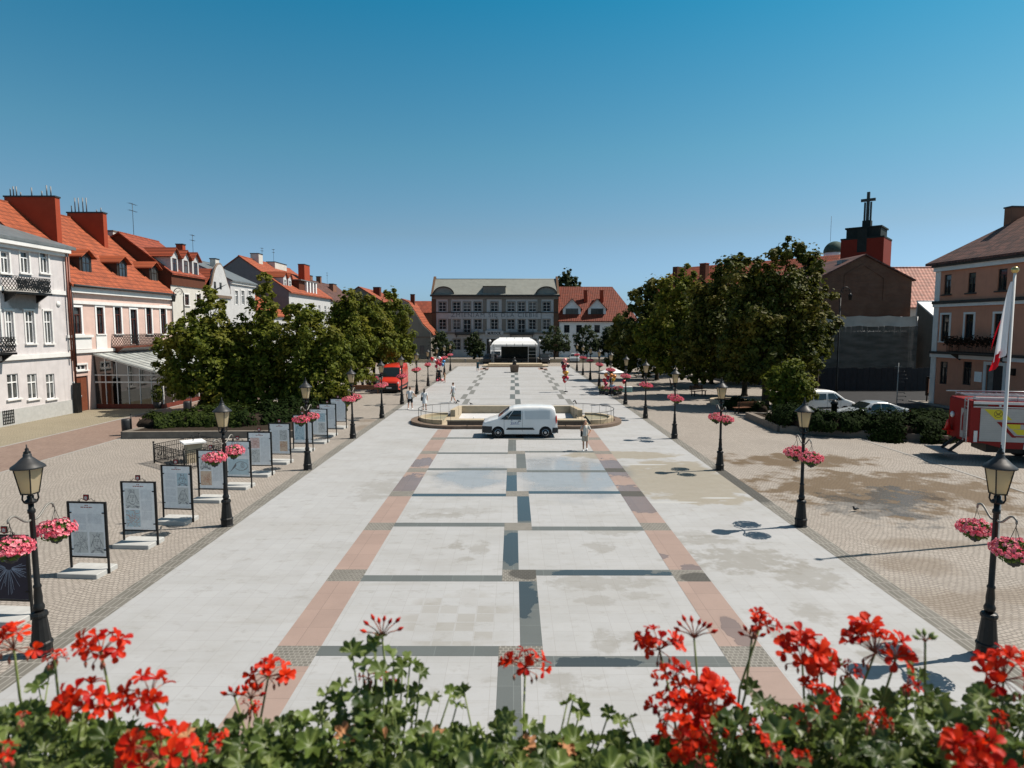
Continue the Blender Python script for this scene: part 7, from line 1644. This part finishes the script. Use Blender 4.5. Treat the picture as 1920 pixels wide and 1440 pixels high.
# market table left
mq = atZ(686, 738); mt = thing('market_table', 'brown market table with goods under the left trees', 'table', (mq.x, mq.y, 0), R(5)); b = MB(); b.box(-1.3, -.4, .78, 1.3, .4, .84); b.build('tabletop', M['wood'], mt); b = MB(); b.box(-1.28, -.41, .45, 1.28, -.401, .78); b.build('cloth', M['wood'], mt)
for sx in (-1.2, 1.2):
    for sy in (-.33, .33): b = MB(); b.box(sx - .03, sy - .03, 0, sx + .03, sy + .03, .779); b.build('leg', M['wood'], mt)
for i, (dx, m, c) in enumerate(((-1.0, WB, 'white'), (-.3, OB, 'orange'), (.4, M['pink'], 'pink'), (1.05, M['pink2'], 'crimson'))):
    bucket(f'{c} flower pot standing on the market table', (mq.x + dx, mq.y + dx * .087, .842), m, 80 + i, 'flower pots on the market table', .16)
sg = thing('pavement_sign', 'white pavement sign board by the market table', 'sign', (atZ(708, 727).x, atZ(708, 727).y, 0)); b = MB(); b.box(-.3, -.02, .1, .3, .02, 1.5); b.build('board', M['white_paint'], sg)
for sx in (-.25, .25): b = MB(); b.box(sx - .03, -.2, .003, sx + .03, .2, .1); b.build('foot', M['iron'], sg)
# flagpole
fq = G(1868, 1019); fp = thing('flagpole', 'white flagpole with golden ball behind the nearest right lantern post', 'flagpole', (fq.x, fq.y, 0)); zt = atY(1898, 512, fq.y).z
b = MB(); b.tube([(0, 0, 0), (0, 0, 1.5), (0, 0, zt)], [.066, .06, .038], 10); b.build('pole', M['trim'], fp); b = MB(); b.lathe([(.14, .008), (.14, .1), (.09, .14)], 10); b.build('base', M['steel'], fp); b = MB(); b.ball((0, 0, zt + .09), .1); b.build('ball', mat('gilded_ball', (.5, .38, .15), .25, .1, 5, .8, .5), fp)
fl = thing('flag', 'white and red flag hanging limp from the flagpole', 'flag', (fq.x, fq.y, zt - .25)); vs = []; nz, nx = 16, 12
for j in range(nz + 1):
    v = j / nz; wdt = .07 + .42 * v ** .75
    for i in range(nx + 1):
        u = i / nx; vs.append((-.05 - wdt * u, .05 * math.sin(u * 9 + v * 2) * (.4 + v) - .03, -2.1 * v - .28 * u * v))
def flagf(i0, i1, j0=0, j1=nz): return [(j * (nx + 1) + i, j * (nx + 1) + i + 1, (j + 1) * (nx + 1) + i + 1, (j + 1) * (nx + 1) + i) for j in range(j0, j1) for i in range(i0, i1)]
M['flag_white'] = mat_petal('white_flag_cloth', (.78, .78, .8), (.78, .78, .8), .45); M['flag_red'] = mat_petal('red_flag_cloth', (.65, .01, .02), (.65, .01, .02), .45)
b = MB(); b.add(vs, flagf(0, nx), True); b.build('white_cloth', M['flag_white'], fl)
b = MB(); vs2 = []
for j in range(9):
    v = j / 8
    for i in range(7): u = i / 6; vs2.append((-.22 - .05 * v * 1.5 - .26 * u * (.7 + .3 * v), -.02 + .05 * math.sin(u * 7 + v), -1.95 - .55 * v - .2 * u * (1 - v * .3)))
b.add(vs2, [(j * 7 + i, j * 7 + i + 1, (j + 1) * 7 + i + 1, (j + 1) * 7 + i) for j in range(8) for i in range(6)], True)
vs3 = [(-.05 - (.06 + .36 * (j / 8) ** .8) * 1.0 - .05 * math.sin(j / 8 * PI) * (i), .04, -1.0 - 1.15 * j / 8 + .1) for j in range(9) for i in range(2)]
b.add([(x - .06, y, z) for x, y, z in vs3], [(j * 2, j * 2 + 1, j * 2 + 3, j * 2 + 2) for j in range(8)], True); b.build('red_cloth', M['flag_red'], fl)
# tall old lamp posts with scroll brackets
def scroll_lamp(label, px, Y, ytop, sgn):
    x = atY(px, 600, Y).x; z = atY(px, ytop, Y).z; t = thing('bracket_lamp', label, 'street lamp', (x, Y, 0)); b = MB(); b.tube([(0, 0, 0), (0, 0, 1.2), (0, 0, z - .9)], [.12, .08, .06], 8); b.build('pole', M['iron'], t)
    a = MB(); a.tube([(0, 0, z - .9)] + [(sgn * .45 - sgn * .45 * math.cos(PI * i / 10), 0, z - .75 + .6 * math.sin(PI * i / 10)) for i in range(11)], .035, 6); a.tube([(sgn * (.3 + .16 * math.cos(i * .7)) * 1, 0, z - .55 + .16 * math.sin(i * .7)) for i in range(8)], .02, 5); a.tube([(sgn * (.62 + .1 * math.cos(i * .8)), 0, z - .5 + .1 * math.sin(i * .8)) for i in range(7)], .018, 5); a.build('scroll_bracket', M['iron'], t)
    l = MB(); l.lathe([(.13, -.62), (.2, -.2), (.24, -.18), (.05, .02), (.02, .06)], 6, (sgn * .9, 0, z - .75)); l.build('lantern', M['iron2'], t)
scroll_lamp('tall black lamp post with scroll bracket in front of the cream house', 346, 58, 537, -1); scroll_lamp('tall black lamp post with scroll bracket before the church scaffold', 1574, 60, 535, 1)
# bins, benches, bollard, sign pole, notice board
def bin_(label, px, py, h=1.0):
    q = G(px, py); t = thing('litter_bin', label, 'litter bin', (q.x, q.y, 0)); b = MB(); b.lathe([(.2, .12), (.26, .2), (.27, h - .1), (.25, h)], 14); b.build('drum', M['iron2'], t); b = MB(); b.tube([(.3, 0, 0), (.3, 0, h + .25)], .035, 6); b.ball((.3, 0, h + .28), .05); b.build('post', M['iron'], t)
bin_('dark litter bin on a post at the end of the left planting bed', 238, 816); bin_('dark litter bin under the broad maple', 352, 780, 1.1)
def bench(label, loc, rz, m='wood'):
    t = thing('bench', label, 'bench', loc, rz, None); s = MB()
    for i in range(4): s.box(-.9, -.22 + .12 * i, .44, .9, -.12 + .12 * i, .48)
    s.build('seat', M[m], t); k = MB()
    for i in range(3): k.box(-.9, .27 + .03 * i, .56 + .14 * i, .9, .3 + .03 * i, .66 + .14 * i)
    k.build('backrest', M[m], t)
    for sx in (-.7, .7): l = MB(); l.box(sx - .04, -.2, 0, sx + .04, -.12, .439); l.box(sx - .04, .2, 0, sx + .04, .26, .439); l.beam((sx, .24, .4), (sx, .36, 1.0), .05); l.build('leg', M['iron'], t)
for px, py, rz, lab in ((1310, 742, 30, 'wooden bench beneath the right trees by the round planter'), (1262, 728, 80, 'wooden bench beneath the right trees facing the square'), (1395, 775, 200, 'wooden bench in front of the low hedge on the right'), (575, 790, 170, 'wooden bench in the shade behind the exhibition boards')): q = G(px, py); bench(lab, (q.x, q.y, 0), R(rz))
q = G(1365, 758); rp = thing('round_planter', 'low round beige stone planter under the right trees', 'planter', (q.x, q.y, 0)); b = MB(); wallstrip(b, arcpts((0, 0), 1.5, 0, 2 * PI, 24)[:-1], arcpts((0, 0), 1.2, 0, 2 * PI, 24)[:-1], .006, .45, True); b.build('ring', M['stone'], rp); b = MB(); b.lathe([(1.21, .38), (.02, .42)], 20); b.build('soil', M['soil'], rp)
q = atY(1563, 790, 40); bo = thing('bollard', 'thick black bollard beside the white estate van', 'bollard', (q.x, 40.0, 0)); b = MB(); b.lathe([(.24, .0), (.24, .1), (.17, .15), (.17, 1.7), (.22, 1.72), (.22, 1.85), (.1, 1.98), (.04, 2.02)], 12); b.build('post', M['iron'], bo)
q = atY(1684, 700, 46); sp = thing('sign_pole', 'thin metal pole with small cross bars beside the dark hedge', 'pole', (q.x, 46, 0)); b = MB(); b.tube([(0, 0, 0), (0, 0, 2.2), (0, 0, 4.0)], [.05, .04, .03], 6); b.beam((-.25, 0, 3.75), (.25, 0, 3.75), .03); b.build('pole', M['zinc_grey'], sp); b = MB()
for i in range(9): b.beam((.05, 0, 3.4 - .26 * i - (.5 if i > 3 else 0)), (.45 + .1 * (i % 3), .05, 3.38 - .26 * i - (.5 if i > 3 else 0)), .035); b.ball((.47 + .1 * (i % 3), .05, 3.36 - .26 * i - (.5 if i > 3 else 0)), .05, None, None, 8, 5)
b.build('hook_bars', M['iron2'], sp)
q = atY(1742, 740, 57); nb = thing('notice_board', 'lit notice cabinet at the corner of the salmon house', 'notice board', (q.x, 56.6, 0)); b = MB(); b.box(-.55, -.1, .5, .55, .1, 2.2); b.build('cabinet', M['iron'], nb); b = MB(); b.box(-.42, -.115, .75, .42, -.101, 2.0); b.build('sheet', M['p_tan'], nb)
for sx in (-.45, .45): b = MB(); b.box(sx - .04, -.04, 0, sx + .04, .04, .499); b.build('leg', M['iron'], nb)
# ornamental iron enclosure with a well head
EN = [Vector(p) for p in ((-17.4, 30.5, 0), (-15.0, 28.7, 0), (-13.9, 31.3, 0), (-16.4, 33.0, 0))]
en = thing('iron_enclosure', 'square black wrought iron railing around the old well', 'railing', (0, 0, 0)); r = MB(); pp = MB()
for i in range(4):
    a, c = EN[i], EN[(i + 1) % 4]; L = (c - a).length; n = int(L / .105)
    for z in (.12, .72, .92): r.beam(a + Vector((0, 0, z)), c + Vector((0, 0, z)), .025)
    for k in range(1, n):
        q = a.lerp(c, k / n); r.beam(q + Vector((0, 0, .06)), q + Vector((0, 0, .92)), .016)
        if k % 3 == 1: r.tube([q + Vector((.05 * math.cos(t), .05 * math.sin(t), .82)) + (c - a).normalized() * .05 * math.sin(t * 1.3) for t in range(5)], .012, 4); r.tube([q + (c - a).normalized() * .1 * math.cos(t * .9) + Vector((0, 0, .42 + .12 * math.sin(t * .9))) for t in range(8)], .012, 4)
    q = EN[i]; pp = MB(); pp.tube([q, q + Vector((0, 0, 1.0))], .035, 6); pp.ball(tuple(q + Vector((0, 0, 1.03))), .05, None, None, 8, 6); pp.build('post', M['iron'], en)
r.build('railing_panel', M['iron'], en)
wl = sum(EN, Vector()) / 4; we = thing('well_head', 'old well with square white cover slab inside the railing', 'well', (wl.x, wl.y, 0), R(38)); b = MB(); b.box(-.35, -.35, .0, .35, .35, .95); b.build('shaft', M['stone'], we); b = MB(); b.box(-.5, -.5, .951, .5, .5, 1.02); b.build('cover', M['white_paint'], we); b = MB(); b.tube([(0, 0, 1.02), (.05, 0, 1.2), (-.05, .05, 1.3)], .02, 5); b.build('hook', M['iron'], we)
# plant tubs of the cafe
for i, (px, py, lab) in enumerate(((297, 766, 'leafy tub plant at the corner of the cafe pavilion'), (312, 760, 'dark planter box with orange flowers by the cafe pavilion'), (330, 752, 'leafy planter box behind the cafe pavilion corner'))):
    q = G(px, py); t = thing('tub_plant', lab, 'potted plant', (q.x, q.y, 0)); b = MB(); b.lathe([(.3, .0), (.38, .55), (.34, .55), (.3, .45)], 12) if i == 0 else b.cbox(-.6, -.25, 0, .6, .25, .55, .02); b.build('tub', M['iron2'], t); g_ = random.Random(90 + i); lf = MB()
    for k in range(500): d = rdir(g_); leaf_quad(lf, (d.x * .5, d.y * .45, (1.2 if i == 0 else .8) + d.z * (.75 if i == 0 else .35)), d, .1, g_)
    lf.build('leaves', M['leaf'], t)
    if i == 1:
        ff = MB(); [petal_blob(ff, (g_.uniform(-.6, .6), g_.uniform(-.3, .3), .95 + g_.random() * .2), rdir(g_), .06, g_) for k in range(60)]; ff.build('blossoms', OB, t)
# pigeons on the paving
def pigeon(label, loc, rz):
    t = thing('pigeon', label, 'bird', loc, rz, None); b = MB(); b.ball((0, 0, .11), .055, .1, .06, 10, 8); b.ball((0, .1, .19), .03, .035, .032, 10, 8); b.tube([(0, .06, .13), (0, .095, .18)], [.04, .026], 8); b.tube([(0, -.07, .11), (0, -.2, .08)], [.035, .02], 6); b.tube([(0, .125, .185), (0, .155, .178)], [.008, .002], 5)
    for s in (-1, 1): b.tube([(s * .02, 0, .07), (s * .02, .01, .0)], .006, 4)
    o = b.build('body', M['iron2'], t); r_ = o.modifiers.new('r', 'REMESH'); r_.mode = 'VOXEL'; r_.voxel_size = .008; apply_mods(o); smooth(o)
pigeon('dark pigeon on the paving just behind the fountain', (-3.6, 53.6, .01), 1.2); pigeon('pigeon on the cobbles near the second lantern post on the right', (12.2, 22.4, 0), 2.0)
# ================================================================ GERANIUMS on the balcony in front of the camera
def gleaf(mb, c, nr, r, rng, tdir=None):
    """round scalloped leaf: seven ruffled lobes around the petiole, folded along the veins"""
    n = Vector(nr).normalized(); a = (tdir or rdir(rng)); a = (a - n * a.dot(n)).normalized(); b = n.cross(a); c = Vector(c)
    cup = rng.uniform(-.1, .75); nl = rng.choice((5, 7, 7)); pts = [c - n * r * .12]; span = R(312)
    inner = []; outer = []
    for i in range(nl * 4 + 1):
        t = -span / 2 + span * i / (nl * 4); ph = (i % 4) / 4
        lob = 1 - .4 * abs(math.cos(PI * ph)) ** 2.5 if i not in (0, nl * 4) else .7
        rr = r * lob * (1.0 + .14 * math.cos(t)); up = r * (.2 * math.sin(2 * PI * (i % 4) / 4 + .4) + cup * (.35 + .65 * (abs(t) / 2.7) ** 2))
        outer.append(c + (a * math.cos(t) + b * math.sin(t)) * rr + n * up)
        inner.append(c + (a * math.cos(t) + b * math.sin(t)) * rr * .55 + n * (up * .3 - r * .03))
    k = len(outer); vs = pts + inner + outer; fs = []
    for i in range(k - 1): fs.append((0, 1 + i, 2 + i)); fs.append((1 + i, 1 + k + i, 2 + k + i, 2 + i))
    mb.add(vs, fs, True)
def petal(mb, o, d, n, L, w, rng):
    """spoon-shaped petal: narrow claw, broad curling tip"""
    s = d.cross(n).normalized(); prof = ((0, .14, 0), (.3, .3, .06), (.62, .9, .08), (.85, 1.0, .02), (1.0, .55, -.06)); vs = []; curl = rng.uniform(-.35, .5)
    for t, ww, up in prof:
        p = o + d * L * t + n * L * (up + curl * t * t * .5); vs += [p - s * w * ww / 2 + n * w * .1, p - n * w * .06, p + s * w * ww / 2 + n * w * .1]
    mb.add(vs, [(i * 3 + j, i * 3 + j + 1, i * 3 + j + 4, i * 3 + j + 3) for i in range(4) for j in range(2)], True)
def floret(mb, c, n, L, rng):
    n = n.normalized(); a = n.orthogonal().normalized(); b = n.cross(a); t0 = rng.random() * 6.28
    for ang in (0, .75, 2.35, 3.3, 4.25):
        t = t0 + ang + rng.uniform(-.12, .12); d = (a * math.cos(t) + b * math.sin(t) + n * rng.uniform(.1, .75)).normalized()
        petal(mb, c, d, (n - d * n.dot(d)).normalized(), L * rng.uniform(.85, 1.1), L * rng.uniform(.46, .64), rng)
def at_depth(px, py, Y): return atY(px, py, Y)
plants = []
def plant(label, px, seed):
    x = atY(px, 1400, 1.17).x; t = thing('geranium', label, 'flower', (x, 1.17, 5.62), 0, 'geraniums along the balcony'); t['px'] = px; del t['px']
    plants.append((px, t, MB(), MB())); return t
PLS = ((30, 'red geranium at the far left below the nearest left lantern post'), (285, 'red geranium with five full heads in the lower left corner'), (500, 'red geranium with one tall single head over the left pink strip'), (715, 'leafy geranium with tall green shoot and few red petals'), (985, 'green leafed geranium with single head over the centre strip'),
       (1300, 'densely flowering red geranium right of the centre'), (1560, 'red geranium with tall spreading heads over the right pink strip'), (1800, 'large red geranium in the lower right corner under the lantern post'))
for i, (px, lab) in enumerate(PLS): plant(lab, px, i)
def near_plant(px): return min(plants, key=lambda e: abs(e[0] - px))
HEADS = [(20, 1192, 90, 1.12), (190, 1197, 92, 1.08), (275, 1282, 96, 1.0), (150, 1297, 104, 1.02), (300, 1385, 130, .88), (100, 1225, 40, 1.05), (0, 1405, 60, .85), (500, 1246, 78, 1.2), (690, 1262, 38, 1.2), (722, 1270, 34, 1.2), (982, 1232, 78, 1.25),
         (1235, 1195, 82, 1.2), (1428, 1158, 62, 1.2), (1265, 1255, 70, 1.12), (1320, 1282, 100, 1.1), (1255, 1310, 84, 1.08), (1340, 1318, 104, 1.05), (1280, 1362, 96, 1.0), (1335, 1370, 86, 1.02), (1318, 1420, 48, .95), (1505, 1212, 108, 1.14), (1642, 1193, 112, 1.14), (1590, 1252, 52, 1.14), (1530, 1295, 84, 1.08), (1512, 1330, 60, 1.05),
         (1885, 1243, 110, 1.05), (1835, 1395, 120, .86), (1885, 1430, 130, .82), (1665, 1338, 46, 1.0), (1700, 1272, 44, 1.08), (1630, 1345, 40, .98), (1500, 1415, 44, .92), (1880, 1340, 40, .98), (1420, 1372, 60, 1.0), (1450, 1395, 50, .95), (408, 1375, 46, .95), (470, 1320, 36, 1.15), (1610, 1300, 30, 1.02), (360, 1405, 50, .9), (40, 1340, 30, .95)]
rg = random.Random(77)
for (px, py, wpx, Y) in HEADS:
    e = near_plant(px); root = e[1]; o = root.location; s = F / Y; rad = wpx * .87 / s / 2
    c = atY(px, py, Y) - o; um = c + Vector((rg.uniform(-.1, .1) * rad, rg.uniform(0, .2) * rad, -rad * .75))
    base = Vector((c.x * .55 + rg.uniform(-.03, .03), rg.uniform(-.08, .08), .02))
    h = MB(); h.m = 1
    mid = base.lerp(um, .6) + Vector((rg.uniform(-.015, .015), rg.uniform(-.015, .015), .02)); h.tube([base, mid, um], [.0028, .0024, .002], 5)
    nf = max(3, int(rad / .05 * 17)); fl_l = min(.027, rad * .54)
    for k in range(nf):
        d = rdir(rg); d.z = abs(d.z) * .9 + (-.12 if k % 3 == 0 else .15); d.normalize(); q = um + Vector((d.x, d.y * .8, d.z)) * rad * rg.uniform(.85, 1.2)
        h.m = 2; h.tube([um, um.lerp(q, .6) + Vector((0, 0, .004)), q], .0011, 4)
        h.m = 0; floret(h, q, (d + Vector((0, -.35, .3))).normalized(), fl_l * rg.uniform(.85, 1.15), rg)
    h.m = 2
    for k in range(4): d = rdir(rg); q = um + Vector((d.x, d.y, -.2 - abs(d.z) * .5)) * rad * .7; h.tube([um, q], .001, 4); h.tube([q, q + Vector((0, 0, -.006)), q + Vector((0, 0, -.013))], [.0012, .0032, .001], 5)
    h.build('flower_head', [M['geranium'], M['stem'], M['redstem']], root)
BUDS = [(716, 1178, 60, 1.22, 8), (1302, 1180, 60, 1.18, 8), (1735, 1198, 22, 1.1, 5), (470, 1300, 40, 1.15, 6), (1410, 1190, 30, 1.2, 5), (1680, 1225, 36, 1.1, 5), (440, 1300, 26, 1.12, 4), (1540, 1255, 40, 1.12, 6)]
for (px, py, wpx, Y, nb_) in BUDS:
    e = near_plant(px); root = e[1]; o = root.location; s = F / Y; rad = wpx / s / 2; c = atY(px, py, Y) - o; um = c + Vector((0, 0, -rad * .6)); h = MB(); base = Vector((c.x * .6, rg.uniform(-.05, .05), .02)); h.m = 0; h.tube([base, base.lerp(um, .6) + Vector((.012, 0, .01)), um], [.003, .0024, .002], 5)
    for k in range(nb_):
        t = (k / (nb_ - 1) - .5) * 2.2; q = um + Vector((math.sin(t), rg.uniform(-.3, .3), math.cos(t))) * rad * rg.uniform(.9, 1.2); h.m = 1; h.tube([um, um.lerp(q, .5) + Vector((0, 0, .003)), q], .0012, 4); h.m = 2 if px < 1700 else 0; d = (q - um).normalized(); h.tube([q, q + d * .006, q + d * .014], [.0016, .0042, .001], 6)
    h.build('bud_cluster', [M['stem'], M['redstem'], M['geranium']], root)
SKY = [(-60, 1310), (0, 1325), (40, 1305), (75, 1300), (110, 1325), (170, 1345), (230, 1345), (300, 1375), (380, 1355), (440, 1345), (520, 1345), (550, 1332), (590, 1335), (620, 1322), (655, 1312), (690, 1305), (725, 1308), (770, 1318), (800, 1330), (830, 1342), (870, 1356), (930, 1348), (960, 1322), (1010, 1360), (1100, 1372), (1180, 1374), (1240, 1372), (1300, 1365), (1370, 1340), (1430, 1300), (1460, 1315), (1500, 1308), (1550, 1300), (1620, 1290), (1680, 1290), (1715, 1245), (1745, 1285), (1800, 1300), (1850, 1285), (1900, 1290), (1990, 1290)]
nleaf = 0
def put_leaf(px, py, Y, r=None, stalk=True):
    e = near_plant(px + rg.uniform(-40, 40)); o = e[1].location; c = atY(px, py, Y) - o
    nr = Vector((rg.uniform(-.5, .75), rg.uniform(-.95, .45), 1.0)) + rdir(rg) * .35
    r = (r * .8 if r else rg.uniform(.014, .029)); td = Vector((c.x * .4 + rg.uniform(-.6, .6), rg.uniform(-.8, .3), .35)); gleaf(e[2], c, nr, r, rg, td)
    if stalk:
        base = Vector((c.x * .5 + rg.uniform(-.02, .02), rg.uniform(-.08, .08), .03)); e[3].tube([c - nr.normalized() * r * .1, c.lerp(base, .35) + Vector((0, 0, -.015)), base], [.0014, .0018, .0026], 4)
for k in range(1700):
    px = rg.uniform(-70, 1990); sk = lerp_tab(SKY, px); t = rg.random() ** .8; py = sk + 10 + t * (1500 - sk); Y = 1.17 + rg.gauss(0, .1) - .14 * t
    put_leaf(px, py, max(.86, min(1.4, Y)), None, k % 2 == 0)
for px, py, r in ((612, 1300, .024), (628, 1318, .028), (600, 1330, .026), (770, 1240, .03), (788, 1262, .026), (700, 1330, .03), (735, 1335, .03), (650, 1335, .03), (846, 1300, .022), (870, 1298, .026), (858, 1318, .024), (1062, 1318, .026), (1088, 1330, .028), (1075, 1312, .018), (1142, 1338, .022), (1165, 1352, .026), (1180, 1345, .02), (660, 1222, .034), (700, 1215, .036), (740, 1232, .036), (680, 1245, .036), (720, 1258, .036), (755, 1252, .03), (640, 1282, .03), (665, 1300, .034), (700, 1305, .034), (740, 1300, .034), (780, 1300, .03), (808, 1310, .03), (705, 1195, .026), (1570, 1240, .02), (1710, 1250, .026), (1722, 1268, .026), (90, 1268, .03), (72, 1285, .028), (1410, 1290, .026)):
    put_leaf(px, py, rg.uniform(1.14, 1.24), r)
for px, t, lf, stm in plants:
    stm.m = 0
    for k in range(7):
        a = rg.uniform(-.1, .1); stm.tube([(a * .4, rg.uniform(-.03, .03), -.02), (a, rg.uniform(-.06, .06), .09), (a * 1.8, rg.uniform(-.08, .08), rg.uniform(.1, .17))], [.005, .0042, .003], 6)
    lf.build('foliage', M['gleaf_near'], t); stm.build('stems', M['stem'], t)
    if px in (285, 985, 715):
        d = MB(); [gleaf(d, atY(px + rg.uniform(-90, 120), rg.uniform(1375, 1410), 1.1) - t.location, Vector((.3, -.6, 1)) + rdir(rg) * .5, .024, rg) for k in range(3)]; d.build('withered_leaves', M['dryleaf'], t)
b = MB(); b.box(-1.5, 1.02, 5.36, 1.5, 1.36, 5.6); b.box(-1.5, 1.08, 4.4, 1.5, 1.3, 5.359)  # unseen flower box on its parapet, joined in one mesh
bw = struct(b.build('flower_box_wall', M['concrete']))
b = MB(); b.box(-1.47, 1.05, 5.6005, 1.47, 1.33, 5.625); struct(b.build('planter_soil', M['soil']))
